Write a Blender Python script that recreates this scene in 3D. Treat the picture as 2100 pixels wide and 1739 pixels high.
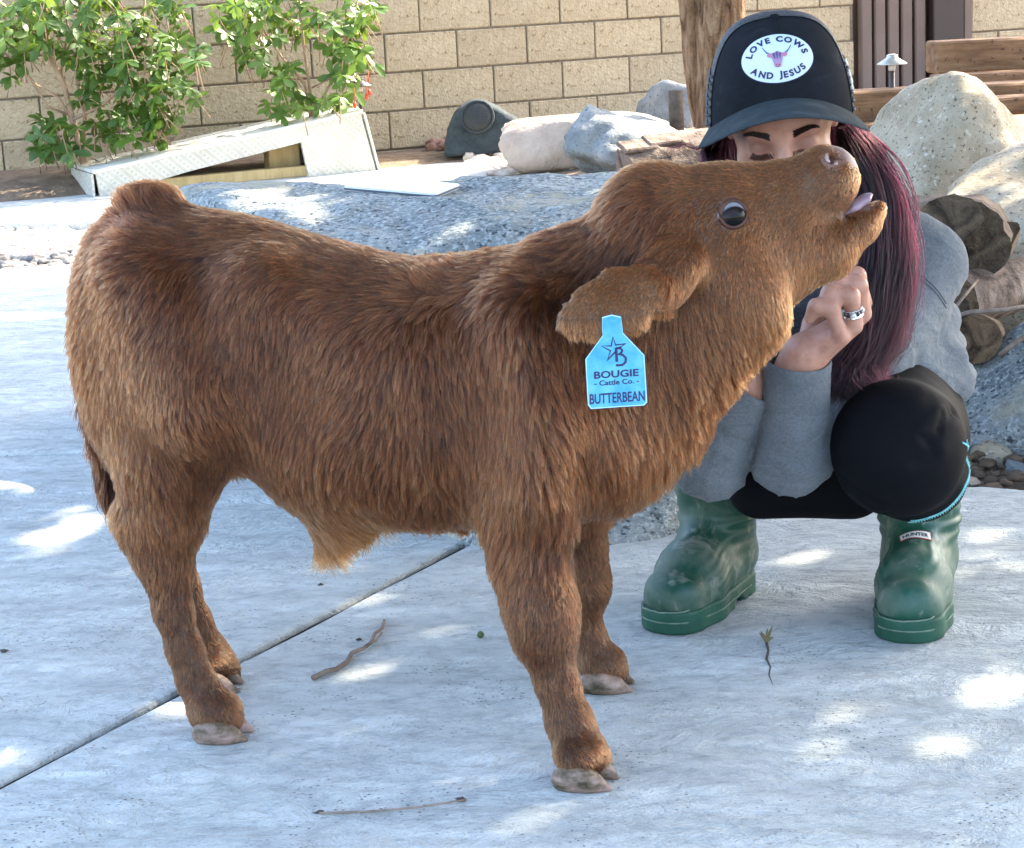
import bpy, math, random, os
import numpy as np
from mathutils import Vector, Matrix

for _o in list(bpy.data.objects):
    bpy.data.objects.remove(_o)
SC = bpy.context.scene
COL = SC.collection
rng = np.random.default_rng(7)
random.seed(7)
QUICK = os.environ.get('QUICK', '')

# ------------------------------------------------------------------ camera, sky, sun, exposure
PITCH, ROLL, FPX = math.radians(13.0), 0.050, 4105.0
CAM = np.array([0.0, 0.0, 0.98])
cp, sp, cr, sr = math.cos(PITCH), math.sin(PITCH), math.cos(ROLL), math.sin(ROLL)
AF = np.array([0, cp, -sp]); R0 = np.array([1.0, 0, 0]); U0 = np.array([0, sp, cp])
AR = cr * R0 - sr * U0
AU = sr * R0 + cr * U0
cam_d = bpy.data.cameras.new('camera')
cam_d.sensor_width = 36.0
cam_d.sensor_fit = 'HORIZONTAL'
cam_d.lens = 36.0 * FPX / 2100.0
cam_d.clip_end = 500
cam = bpy.data.objects.new('camera', cam_d)
COL.objects.link(cam)
m4 = Matrix.Identity(4)
for i in range(3):
    m4[i][0], m4[i][1], m4[i][2], m4[i][3] = AR[i], AU[i], -AF[i], CAM[i]
cam.matrix_world = m4
SC.camera = cam

SUN_AZ = np.array([0.80, 0.60])
SUN_EL = math.radians(43)
SUN = np.array([SUN_AZ[0] * math.cos(SUN_EL), SUN_AZ[1] * math.cos(SUN_EL), math.sin(SUN_EL)])
world = bpy.data.worlds.new('World')
SC.world = world
world.use_nodes = True
wn = world.node_tree.nodes
wl = world.node_tree.links
bg = wn['Background']
sky = wn.new('ShaderNodeTexSky')
sky.sky_type = 'NISHITA'
sky.sun_disc = False
sky.sun_elevation = SUN_EL
sky.sun_rotation = math.atan2(SUN_AZ[0], SUN_AZ[1])
sky.air_density = 1.0
sky.dust_density = 3.0
sky.ozone_density = 0.6
wl.new(sky.outputs[0], bg.inputs[0])
bg.inputs[1].default_value = 0.15
sun_d = bpy.data.lights.new('sun', 'SUN')
sun_d.energy = 2.6
sun_d.angle = math.radians(0.53)
sun_d.color = (1.0, 0.90, 0.72)
sun = bpy.data.objects.new('sun', sun_d)
COL.objects.link(sun)
sun.location = (6, 6, 9)
sun.rotation_euler = Vector(SUN).to_track_quat('Z', 'Y').to_euler()
SC.view_settings.view_transform = 'Standard'
SC.view_settings.look = 'None'
SC.view_settings.exposure = 3.1
SC.view_settings.gamma = 1.0
SC.view_settings.use_curve_mapping = False
SC.render.engine = 'CYCLES'
SC.cycles.use_denoising = True
SC.cycles.max_bounces = 6
SC.cycles.diffuse_bounces = 3
SC.cycles.transparent_max_bounces = 8
SC.cycles.sample_clamp_indirect = 6.0
SC.cycles_curves.shape = 'RIBBONS'

# ------------------------------------------------------------------ photo geometry helpers (photo coordinates are 2100 x 1739)
def ray(u, v):
    return AF * FPX + AR * (u - 1050.0) - AU * (v - 869.5)

def P(u, v, Y):
    d = ray(u, v)
    return CAM + d * (Y / d[1])

def G(u, v, z=0.0):
    d = ray(u, v)
    return CAM + d * ((z - CAM[2]) / d[2])

def pxm(px, Y):
    return px * Y / (cp * FPX)

def on_plane(u, v, O, e):
    """ray through the photo point meets the vertical plane that holds O and the direction e: (along e, height)"""
    n = np.array([-e[1], e[0], 0.0])
    d = ray(u, v)
    t = np.dot(O - CAM, n) / np.dot(d, n)
    p = CAM + d * t
    return np.dot(p - O, e), p[2], p

def unit(v):
    v = np.asarray(v, float)
    return v / max(np.linalg.norm(v), 1e-9)

# ------------------------------------------------------------------ materials
def new_mat(name):
    m = bpy.data.materials.new(name)
    m.use_nodes = True
    nt = m.node_tree
    b = nt.nodes['Principled BSDF']
    return m, nt, b

def N(nt, t, **kw):
    n = nt.nodes.new('ShaderNode' + t)
    for k, v in kw.items():
        if k in n.inputs.keys() if hasattr(n.inputs, 'keys') else False:
            n.inputs[k].default_value = v
        else:
            setattr(n, k, v)
    return n

def rgba(c):
    return (c[0], c[1], c[2], 1.0)

def noise_node(nt, scale, detail=5, rough=0.6, dist=0.0, stretch=None, rot=None):
    tc = nt.nodes.new('ShaderNodeTexCoord')
    src = tc.outputs['Object']
    if stretch or rot:
        mp = nt.nodes.new('ShaderNodeMapping')
        if stretch:
            mp.inputs['Scale'].default_value = stretch
        if rot:
            mp.inputs['Rotation'].default_value = rot
        nt.links.new(src, mp.inputs[0])
        src = mp.outputs[0]
    n = nt.nodes.new('ShaderNodeTexNoise')
    n.inputs['Scale'].default_value = scale
    n.inputs['Detail'].default_value = detail
    n.inputs['Roughness'].default_value = rough
    n.inputs['Distortion'].default_value = dist
    nt.links.new(src, n.inputs['Vector'])
    return n

def ramp(nt, src, stops):
    r = nt.nodes.new('ShaderNodeValToRGB')
    el = r.color_ramp.elements
    while len(el) < len(stops):
        el.new(0.5)
    for e, (p, c) in zip(el, stops):
        e.position = p
        e.color = rgba(c) if len(c) == 3 else c
    nt.links.new(src, r.inputs[0])
    return r

def mixc(nt, a, b, fac, mode='MIX'):
    m = nt.nodes.new('ShaderNodeMix')
    m.data_type = 'RGBA'
    m.blend_type = mode
    for sock, val in ((m.inputs[6], a), (m.inputs[7], b)):
        if hasattr(val, 'is_linked') or hasattr(val, 'links'):
            nt.links.new(val, sock)
        else:
            sock.default_value = rgba(val)
    if hasattr(fac, 'links'):
        nt.links.new(fac, m.inputs[0])
    else:
        m.inputs[0].default_value = fac
    return m.outputs[2]

def bump(nt, b, src, strength, dist=0.01, prev=None):
    bp = nt.nodes.new('ShaderNodeBump')
    bp.inputs['Strength'].default_value = strength
    bp.inputs['Distance'].default_value = dist
    nt.links.new(src, bp.inputs['Height'])
    if prev:
        nt.links.new(prev, bp.inputs['Normal'])
    nt.links.new(bp.outputs[0], b.inputs['Normal'])
    return bp.outputs[0]

def pmat(name, stops, scale=8, detail=6, rough=0.85, bumps=(), speck=None, stretch=None, nrough=0.65, dist=0.0, spec=0.3, rnd=0.0, rot=None):
    """noise-coloured material: stops for the colour ramp, bumps = [(scale, strength, distance, stretch)], speck = (scale, lo, hi, colour)"""
    m, nt, b = new_mat(name)
    n = noise_node(nt, scale, detail, nrough, dist, stretch, rot)
    c = ramp(nt, n.outputs[0], stops).outputs[0]
    if speck:
        for sc, lo, hi, col in (speck if isinstance(speck, list) else [speck]):
            n2 = noise_node(nt, sc, 3, 0.6)
            f = ramp(nt, n2.outputs[0], [(lo, (0, 0, 0)), (hi, (1, 1, 1))]).outputs[0]
            c = mixc(nt, c, col, f)
    if rnd:
        oi = nt.nodes.new('ShaderNodeObjectInfo')
        hv = nt.nodes.new('ShaderNodeHueSaturation')
        mr = nt.nodes.new('ShaderNodeMapRange')
        mr.inputs[3].default_value = 1 - rnd
        mr.inputs[4].default_value = 1 + rnd
        nt.links.new(oi.outputs['Random'], mr.inputs[0])
        nt.links.new(mr.outputs[0], hv.inputs['Value'])
        nt.links.new(c, hv.inputs['Color'])
        c = hv.outputs[0]
    nt.links.new(c, b.inputs['Base Color'])
    b.inputs['Roughness'].default_value = rough
    b.inputs['Specular IOR Level'].default_value = spec
    prev = None
    for bs in bumps:
        nb = noise_node(nt, bs[0], 6, 0.65, 0.0, bs[3] if len(bs) > 3 else None)
        prev = bump(nt, b, nb.outputs[0], bs[1], bs[2], prev)
    return m

def flat(name, c, rough=0.6, spec=0.4, metal=0.0):
    m, nt, b = new_mat(name)
    b.inputs['Base Color'].default_value = rgba(c)
    b.inputs['Roughness'].default_value = rough
    b.inputs['Specular IOR Level'].default_value = spec
    b.inputs['Metallic'].default_value = metal
    return m

# ------------------------------------------------------------------ objects
def tag(o, label=None, cat=None, group=None, kind=None):
    if label: o['label'] = label
    if cat: o['category'] = cat
    if group: o['group'] = group
    if kind: o['kind'] = kind
    return o

ROOTLOC = {}
def root_of(o):
    while o.parent: o = o.parent
    return o

def thing(name, label, cat, loc, group=None):
    o = bpy.data.objects.new(name, None)
    o.empty_display_size = 0.1
    COL.objects.link(o)
    o.location = tuple(float(x) for x in loc)
    ROOTLOC[o.name] = np.array(loc, float)
    return tag(o, label, cat, group)

def mesh_np(name, V, F):
    me = bpy.data.meshes.new(name)
    V = np.asarray(V, np.float32)
    if isinstance(F, np.ndarray) and F.ndim == 2:
        n, k = F.shape
        me.vertices.add(len(V)); me.vertices.foreach_set('co', V.ravel())
        me.loops.add(n * k); me.loops.foreach_set('vertex_index', F.ravel().astype(np.int32))
        me.polygons.add(n)
        me.polygons.foreach_set('loop_start', np.arange(0, n * k, k, dtype=np.int32))
        me.polygons.foreach_set('loop_total', np.full(n, k, np.int32))
        me.update(calc_edges=True)
        me.validate()
    else:
        me.from_pydata([tuple(float(x) for x in v) for v in V], [], [tuple(int(i) for i in f) for f in F])
        me.update()
    return me

def mk(name, V, F, mat, parent=None, smooth=True, base=None, label=None, cat=None, group=None, kind=None, matidx=None):
    """V in world coordinates; a part is stored relative to its root"""
    V = np.asarray(V, float)
    if parent is not None:
        off = ROOTLOC[root_of(parent).name]
    else:
        if base is None:
            base = np.array([V[:, 0].mean(), V[:, 1].mean(), V[:, 2].min()])
        off = np.asarray(base, float)
    if not isinstance(F, np.ndarray):
        used = sorted({int(i) for f in F for i in f})
        if len(used) < len(V):
            mp_ = {u_: i for i, u_ in enumerate(used)}
            V = V[used]; F = [tuple(mp_[int(i)] for i in f) for f in F]
    me = mesh_np(name, V - off, F)
    for m in (mat if isinstance(mat, (list, tuple)) else [mat]):
        me.materials.append(m)
    if matidx is not None:
        me.polygons.foreach_set('material_index', np.asarray(matidx, np.int32))
    if smooth:
        me.polygons.foreach_set('use_smooth', np.ones(len(me.polygons), bool))
    o = bpy.data.objects.new(name, me)
    COL.objects.link(o)
    if parent is not None:
        o.parent = parent
    else:
        o.location = tuple(off)
        ROOTLOC[o.name] = off
    tag(o, label, cat, group, kind)
    return o

class MB:
    """collects simple shapes into one vertex and face list"""
    def __init__(self):
        self.V = []; self.F = []
    def add(self, V, F):
        b = len(self.V)
        self.V += [np.asarray(v, float) for v in V]
        self.F += [tuple(i + b for i in f) for f in F]
    def box(self, c, size, axes=None, bev=0.0):
        ax = np.eye(3) if axes is None else np.asarray(axes, float)
        s = np.asarray(size, float) / 2
        c = np.asarray(c, float)
        if bev <= 0:
            V = [c + ax[0] * s[0] * i + ax[1] * s[1] * j + ax[2] * s[2] * k for i in (-1, 1) for j in (-1, 1) for k in (-1, 1)]
            self.add(V, [(0, 1, 3, 2), (4, 6, 7, 5), (0, 4, 5, 1), (2, 3, 7, 6), (0, 2, 6, 4), (1, 5, 7, 3)])
            return self
        # bevelled box: each corner becomes three vertices
        V = []; idx = {}
        for i in (-1, 1):
            for j in (-1, 1):
                for k in (-1, 1):
                    for a in range(3):
                        q = [s[0] * i, s[1] * j, s[2] * k]
                        for t in range(3):
                            if t != a: q[t] -= bev * (i, j, k)[t]
                        idx[(i, j, k, a)] = len(V)
                        V.append(c + ax[0] * q[0] + ax[1] * q[1] + ax[2] * q[2])
        F = []
        for a in range(3):
            o1, o2 = (a + 1) % 3, (a + 2) % 3
            for sg in (-1, 1):
                f = []
                for (p, q) in ((-1, -1), (1, -1), (1, 1), (-1, 1)):
                    t = [0, 0, 0]; t[a] = sg; t[o1] = p; t[o2] = q
                    f.append(idx[(t[0], t[1], t[2], a)])
                F.append(tuple(f if sg > 0 else f[::-1]))
        for a in range(3):
            o1, o2 = (a + 1) % 3, (a + 2) % 3
            for p in (-1, 1):
                for q in (-1, 1):
                    t0 = [0, 0, 0]; t1 = [0, 0, 0]
                    t0[a] = -1; t1[a] = 1; t0[o1] = t1[o1] = p; t0[o2] = t1[o2] = q
                    f = [idx[(*t0, o1)], idx[(*t1, o1)], idx[(*t1, o2)], idx[(*t0, o2)]]
                    F.append(tuple(f if p * q < 0 else f[::-1]))
        for i in (-1, 1):
            for j in (-1, 1):
                for k in (-1, 1):
                    f = [idx[(i, j, k, 0)], idx[(i, j, k, 1)], idx[(i, j, k, 2)]]
                    F.append(tuple(f if i * j * k > 0 else f[::-1]))
        self.add(V, F)
        return self
    def tube(self, pts, radii, n=8, cap=True):
        pts = [np.asarray(p, float) for p in pts]
        if not hasattr(radii, '__len__'): radii = [radii] * len(pts)
        V = []; F = []
        ref = np.array([0.31, 0.17, 0.93])
        for i, p in enumerate(pts):
            d = unit(pts[min(i + 1, len(pts) - 1)] - pts[max(i - 1, 0)])
            a = unit(np.cross(d, ref))
            if i and np.dot(a, pa) < 0: a = -a
            pa = a
            b = np.cross(d, a)
            for k in range(n):
                t = 2 * math.pi * k / n
                V.append(p + radii[i] * (math.cos(t) * a + math.sin(t) * b))
        for i in range(len(pts) - 1):
            for k in range(n):
                k2 = (k + 1) % n
                F.append((i * n + k, i * n + k2, (i + 1) * n + k2, (i + 1) * n + k))
        if cap:
            F.append(tuple(range(n - 1, -1, -1)))
            F.append(tuple(range((len(pts) - 1) * n, len(pts) * n)))
        self.add(V, F)
        return self
    def lathe(self, c, prof, n=24, axes=None):
        ax = np.eye(3) if axes is None else np.asarray(axes, float)
        c = np.asarray(c, float)
        V = []; F = []
        for r, z in prof:
            for k in range(n):
                t = 2 * math.pi * k / n
                V.append(c + ax[0] * r * math.cos(t) + ax[1] * r * math.sin(t) + ax[2] * z)
        for i in range(len(prof) - 1):
            for k in range(n):
                k2 = (k + 1) % n
                F.append((i * n + k, i * n + k2, (i + 1) * n + k2, (i + 1) * n + k))
        F.append(tuple(range(n - 1, -1, -1)))
        F.append(tuple(range((len(prof) - 1) * n, len(prof) * n)))
        self.add(V, F)
        return self
    def prism(self, poly, c, a, b, d):
        """polygon (2-D list) on axes a, b at c, thickness vector d"""
        c = np.asarray(c, float); a = np.asarray(a, float); b = np.asarray(b, float); d = np.asarray(d, float)
        n = len(poly)
        V = [c + a * x + b * y for x, y in poly] + [c + a * x + b * y + d for x, y in poly]
        F = [tuple(range(n - 1, -1, -1)), tuple(range(n, 2 * n))]
        for i in range(n):
            j = (i + 1) % n
            F.append((i, j, n + j, n + i))
        self.add(V, F)
        return self
    def out(self, name, mat, parent=None, smooth=False, **kw):
        return mk(name, np.array(self.V), self.F, mat, parent, smooth, **kw)

# ------------------------------------------------------------------ lattice noise in numpy
_LAT = np.random.default_rng(3).random((32, 32, 32)).astype(np.float32)
def vnoise(p):
    p = np.asarray(p, np.float32)
    i = np.floor(p).astype(int); f = p - i; f = f * f * (3 - 2 * f)
    i0 = i & 31; i1 = (i + 1) & 31
    def L(a, b, c): return _LAT[a, b, c]
    x0, y0, z0 = i0.T; x1, y1, z1 = i1.T; fx, fy, fz = f.T
    c00 = L(x0, y0, z0) * (1 - fx) + L(x1, y0, z0) * fx
    c10 = L(x0, y1, z0) * (1 - fx) + L(x1, y1, z0) * fx
    c01 = L(x0, y0, z1) * (1 - fx) + L(x1, y0, z1) * fx
    c11 = L(x0, y1, z1) * (1 - fx) + L(x1, y1, z1) * fx
    return ((c00 * (1 - fy) + c10 * fy) * (1 - fz) + (c01 * (1 - fy) + c11 * fy) * fz) * 2 - 1

def fbm(p, octaves=5, gain=0.5):
    s = 0; a = 1.0
    for o in range(octaves):
        s = s + a * vnoise(p * (2 ** o) + 17.3 * o); a *= gain
    return s

# ------------------------------------------------------------------ signed-distance modelling
class Field:
    def __init__(self, lo, hi, h):
        self.lo = np.array(lo, float); self.h = h
        n = np.ceil((np.array(hi) - self.lo) / h).astype(int) + 1
        self.n = n
        self.F = np.full(tuple(n), 0.5, np.float32)
        self.ax = [(self.lo[i] + np.arange(n[i]) * h).astype(np.float32) for i in range(3)]
    def _sl(self, lo, hi):
        s = []
        for i in range(3):
            a = int(max(0, math.floor((lo[i] - self.lo[i]) / self.h)))
            b = int(min(self.n[i], math.ceil((hi[i] - self.lo[i]) / self.h) + 1))
            if a >= b: return None
            s.append(slice(a, b))
        return tuple(s)
    def op(self, prim, k=0.0, sub=False, pad=0.03):
        lo, hi, fn = prim
        pad = pad + k
        sl = self._sl(np.asarray(lo) - pad, np.asarray(hi) + pad)
        if sl is None: return
        x = self.ax[0][sl[0]][:, None, None]; y = self.ax[1][sl[1]][None, :, None]; z = self.ax[2][sl[2]][None, None, :]
        d = fn(x, y, z).astype(np.float32)
        a = self.F[sl]
        if sub:
            d = -d
            if k > 0:
                hh = np.maximum(k - np.abs(a - d), 0) / k
                self.F[sl] = np.maximum(a, d) + hh * hh * k * 0.25
            else:
                self.F[sl] = np.maximum(a, d)
        else:
            if k > 0:
                hh = np.maximum(k - np.abs(a - d), 0) / k
                self.F[sl] = np.minimum(a, d) - hh * hh * k * 0.25
            else:
                self.F[sl] = np.minimum(a, d)
    def add(self, prim, k=0.0): self.op(prim, k)
    def cut(self, prim, k=0.0): self.op(prim, k, True)
    def mesh(self, smooth=2):
        Fd = self.F; s = Fd < 0
        c = np.zeros(tuple(np.array(Fd.shape) - 1), np.int8)
        for i in (0, 1):
            for j in (0, 1):
                for k in (0, 1):
                    c += s[i:Fd.shape[0] - 1 + i, j:Fd.shape[1] - 1 + j, k:Fd.shape[2] - 1 + k]
        act = (c > 0) & (c < 8)
        idx = np.argwhere(act)
        vid = np.full(act.shape, -1, np.int32); vid[act] = np.arange(len(idx))
        cn = [(i, j, k) for i in (0, 1) for j in (0, 1) for k in (0, 1)]
        val = {q: Fd[idx[:, 0] + q[0], idx[:, 1] + q[1], idx[:, 2] + q[2]] for q in cn}
        acc = np.zeros((len(idx), 3)); cnt = np.zeros(len(idx))
        for a in cn:
            for ax in range(3):
                if a[ax]: continue
                b = list(a); b[ax] = 1; b = tuple(b)
                va, vb = val[a], val[b]
                m = (va < 0) != (vb < 0)
                t = np.where(m, va / np.where(m, va - vb, 1), 0)
                pt = np.tile(np.array(a, float), (len(idx), 1)); pt[:, ax] += t
                acc[m] += pt[m]; cnt[m] += 1
        V = self.lo + (idx + acc / np.maximum(cnt, 1)[:, None]) * self.h
        faces = []
        for ax in range(3):
            o1, o2 = (ax + 1) % 3, (ax + 2) % 3
            sa = [slice(None)] * 3; sb = [slice(None)] * 3
            sa[ax] = slice(0, -1); sb[ax] = slice(1, None)
            ch = s[tuple(sa)] != s[tuple(sb)]
            e = np.argwhere(ch)
            e = e[(e[:, o1] > 0) & (e[:, o2] > 0) & (e[:, o1] < Fd.shape[o1] - 1) & (e[:, o2] < Fd.shape[o2] - 1)]
            def cell(d1, d2):
                q = e.copy(); q[:, o1] += d1; q[:, o2] += d2
                return vid[q[:, 0], q[:, 1], q[:, 2]]
            f = np.stack([cell(-1, -1), cell(0, -1), cell(0, 0), cell(-1, 0)], 1)
            ins = s[e[:, 0], e[:, 1], e[:, 2]]
            f[~ins] = f[~ins][:, ::-1]
            faces.append(f)
        Fc = np.concatenate(faces)
        V = relax(V, Fc, smooth)
        return V, Fc

def relax(V, Fc, it, lam=0.5):
    if it <= 0: return V
    k = Fc.shape[1]
    e = np.concatenate([Fc[:, [i, (i + 1) % k]] for i in range(k)])
    for _ in range(it):
        s = np.zeros_like(V); c = np.zeros(len(V))
        for d in range(3):
            s[:, d] = np.bincount(e[:, 0], V[e[:, 1], d], len(V)) + np.bincount(e[:, 1], V[e[:, 0], d], len(V))
        c = np.bincount(e[:, 0], minlength=len(V)) + np.bincount(e[:, 1], minlength=len(V))
        V = V * (1 - lam) + lam * s / np.maximum(c, 1)[:, None]
    return V

def vnormals(V, Fc):
    n = np.cross(V[Fc[:, 1]] - V[Fc[:, 0]], V[Fc[:, 2]] - V[Fc[:, 0]])
    o = np.zeros_like(V)
    for i in range(Fc.shape[1]):
        for d in range(3):
            o[:, d] += np.bincount(Fc[:, i], n[:, d], len(V))
    return o / np.maximum(np.linalg.norm(o, axis=1), 1e-12)[:, None]

def s_cone(a, b, r1, r2, lat=None):
    """tapered capsule; lat = (unit axis, factor): squeezed along that axis"""
    a = np.asarray(a, float); b = np.asarray(b, float)
    r = max(r1, r2) * (1.0 if lat is None else max(1.0, lat[1]))
    lo = np.minimum(a, b) - r; hi = np.maximum(a, b) + r
    ab = b - a; L2 = max(float(ab @ ab), 1e-9)
    def fn(x, y, z):
        px, py, pz = x - a[0], y - a[1], z - a[2]
        t = np.clip((px * ab[0] + py * ab[1] + pz * ab[2]) / L2, 0, 1)
        qx, qy, qz = px - t * ab[0], py - t * ab[1], pz - t * ab[2]
        rr = r1 + (r2 - r1) * t
        d2 = qx * qx + qy * qy + qz * qz
        if lat is None:
            return np.sqrt(d2) - rr
        n, f = lat
        w = qx * n[0] + qy * n[1] + qz * n[2]
        d2 = d2 - w * w + (w / f) ** 2
        return (np.sqrt(np.maximum(d2, 0)) - rr) * min(1.0, f)
    return lo, hi, fn

def s_path(pts, rad, lat=None):
    ps = [s_cone(pts[i], pts[i + 1], rad[i], rad[i + 1], lat) for i in range(len(pts) - 1)]
    lo = np.min([p[0] for p in ps], 0); hi = np.max([p[1] for p in ps], 0)
    def fn(x, y, z):
        d = ps[0][2](x, y, z)
        for p in ps[1:]:
            e = p[2](x, y, z)
            k = 0.012
            hh = np.maximum(k - np.abs(d - e), 0) / k
            d = np.minimum(d, e) - hh * hh * k * 0.25
        return d
    return lo, hi, fn

def s_ell(c, r, axes=None):
    c = np.asarray(c, float); r = np.asarray(r, float)
    A = np.eye(3) if axes is None else np.asarray(axes, float)
    ext = np.sqrt(((A * r[:, None]) ** 2).sum(0))
    def fn(x, y, z):
        px, py, pz = x - c[0], y - c[1], z - c[2]
        q = 0; g = 0
        for i in range(3):
            w = (px * A[i][0] + py * A[i][1] + pz * A[i][2]) / r[i]
            q = q + w * w; g = g + (w / r[i]) ** 2
        k0 = np.sqrt(q)
        return k0 * (k0 - 1) / np.maximum(np.sqrt(g), 1e-6)
    return c - ext, c + ext, fn

def s_box(c, size, axes=None, rad=0.01):
    c = np.asarray(c, float); s = np.asarray(size, float) / 2 - rad
    A = np.eye(3) if axes is None else np.asarray(axes, float)
    ext = (np.abs(A) * (s + rad)[:, None]).sum(0)
    def fn(x, y, z):
        px, py, pz = x - c[0], y - c[1], z - c[2]
        o = 0; mx = -1e9
        for i in range(3):
            w = np.abs(px * A[i][0] + py * A[i][1] + pz * A[i][2]) - s[i]
            o = o + np.maximum(w, 0) ** 2; mx = np.maximum(mx, w)
        return np.sqrt(o) + np.minimum(mx, 0) - rad
    return c - ext, c + ext, fn

def s_half(n, d, lo, hi):
    """half space n.p < d inside a box"""
    n = unit(n)
    return np.asarray(lo), np.asarray(hi), (lambda x, y, z: x * n[0] + y * n[1] + z * n[2] - d)

# ------------------------------------------------------------------ hair curves
def hair_object(name, pts, mat, parent, r_root, r_tip, attrs=None, kind=None, rscale=None):
    """pts: (n strands, k points, 3) world"""
    n, k, _ = pts.shape
    off = ROOTLOC[root_of(parent).name]
    hc = bpy.data.hair_curves.new(name)
    hc.add_curves([k] * n)
    hc.attributes['position'].data.foreach_set('vector', (pts - off).astype(np.float32).ravel())
    ra = hc.attributes.get('radius') or hc.attributes.new('radius', 'FLOAT', 'POINT')
    t = np.linspace(0, 1, k)
    prof = (r_root * (1 - t ** 2) + r_tip * t ** 2).astype(np.float32)
    rr_ = np.tile(prof, n) if rscale is None else (rscale[:, None] * prof[None]).ravel()
    ra.data.foreach_set('value', rr_.astype(np.float32))
    for an, av in (attrs or {}).items():
        at = hc.attributes.new(an, 'FLOAT', 'POINT')
        at.data.foreach_set('value', np.repeat(av.astype(np.float32), k))
    hc.materials.append(mat)
    o = bpy.data.objects.new(name, hc)
    COL.objects.link(o)
    o.parent = parent
    if kind: o['kind'] = kind
    return o

def hair_mat(name, lo, hi, attr, gain=2.2, random_amt=0.3, rough=0.35, radial=0.5, ior=1.45):
    """strand colour from the attribute; tips paler than roots by gain; a few strands much paler than the rest"""
    m, nt, b = new_mat(name)
    at = nt.nodes.new('ShaderNodeAttribute'); at.attribute_name = attr
    c = mixc(nt, lo, hi, at.outputs['Fac'])
    hi_n = nt.nodes.new('ShaderNodeHairInfo')
    def mth(op, x, y):
        n = nt.nodes.new('ShaderNodeMath'); n.operation = op
        for k, v in enumerate((x, y)):
            if hasattr(v, 'links'): nt.links.new(v, n.inputs[k])
            else: n.inputs[k].default_value = v
        return n.outputs[0]
    tip = mth('MULTIPLY', mth('POWER', hi_n.outputs['Intercept'], 1.4), gain - 0.75)  # darker undercoat, plus shade between locks put into the root colour
    rnd = mth('MULTIPLY', mth('POWER', hi_n.outputs['Random'], 2.5), random_amt * 3.5)  # a few bright strands carry streaky highlights in their colour
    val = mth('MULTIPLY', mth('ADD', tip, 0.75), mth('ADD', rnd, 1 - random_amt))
    hv = nt.nodes.new('ShaderNodeHueSaturation')
    nt.links.new(val, hv.inputs['Value']); nt.links.new(c, hv.inputs['Color'])
    h = nt.nodes.new('ShaderNodeBsdfHairPrincipled')
    h.model = 'CHIANG'; h.parametrization = 'COLOR'
    nt.links.new(hv.outputs[0], h.inputs['Color'])
    h.inputs['Roughness'].default_value = rough
    h.inputs['Radial Roughness'].default_value = radial
    h.inputs['IOR'].default_value = ior
    nt.nodes.remove(b)
    nt.links.new(h.outputs[0], nt.nodes['Material Output'].inputs[0])
    return m
# ------------------------------------------------------------------ setting
def sstep(x):
    x = np.clip(x, 0, 1); return x * x * (3 - 2 * x)

def ground_z(X, Y):
    X = np.asarray(X, float); Y = np.asarray(Y, float)
    z = -0.06 + 0 * X
    z = z + 0.10 * sstep((X - 0.85 - 0.10 * (4.5 - Y)) / 1.0) * sstep((Y - 3.7) / 2.2) 
    z = z + 0.15 * np.exp(-(((X - 1.0) / 0.7) ** 2 + ((Y - 9.6) / 0.8) ** 2))
    w = (X + 2.62) * 0.3584 - (Y - 10.02) * 0.9336
    z = z + (0.09 + 0.05 * sstep((-X - 1.0) / 1.2)) * sstep((1.1 - w) / 0.8)
    return z

M_soil = pmat('soil', [(0.3, (0.10, 0.07, 0.05)), (0.6, (0.22, 0.16, 0.11)), (0.8, (0.34, 0.27, 0.20))], 14, 8, 0.95,
              [(60, 0.6, 0.02), (9, 0.5, 0.05)])
xs = np.unique(np.concatenate([np.linspace(-40, -5, 12), np.linspace(-5, 5, 90), np.linspace(5, 40, 12)]))
ys = np.unique(np.concatenate([np.linspace(-20, 2, 10), np.linspace(2, 12, 90), np.linspace(12, 60, 14)]))
gx, gy = np.meshgrid(xs, ys, indexing='ij')
gzv = ground_z(gx, gy)
q = np.stack([gx.ravel(), gy.ravel(), gzv.ravel()], 1)
q[:, 2] += 0.02 * fbm(q * 1.7, 3) * (np.abs(q[:, 0]) < 6) * (q[:, 1] > 4.2)
ny = len(ys)
ii, jj = np.meshgrid(np.arange(len(xs) - 1), np.arange(ny - 1), indexing='ij')
fq = np.stack([ii * ny + jj, (ii + 1) * ny + jj, (ii + 1) * ny + jj + 1, ii * ny + jj + 1], -1).reshape(-1, 4)
mk('ground', q, fq, M_soil, base=(0, 0, 0), kind='structure')

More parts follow.
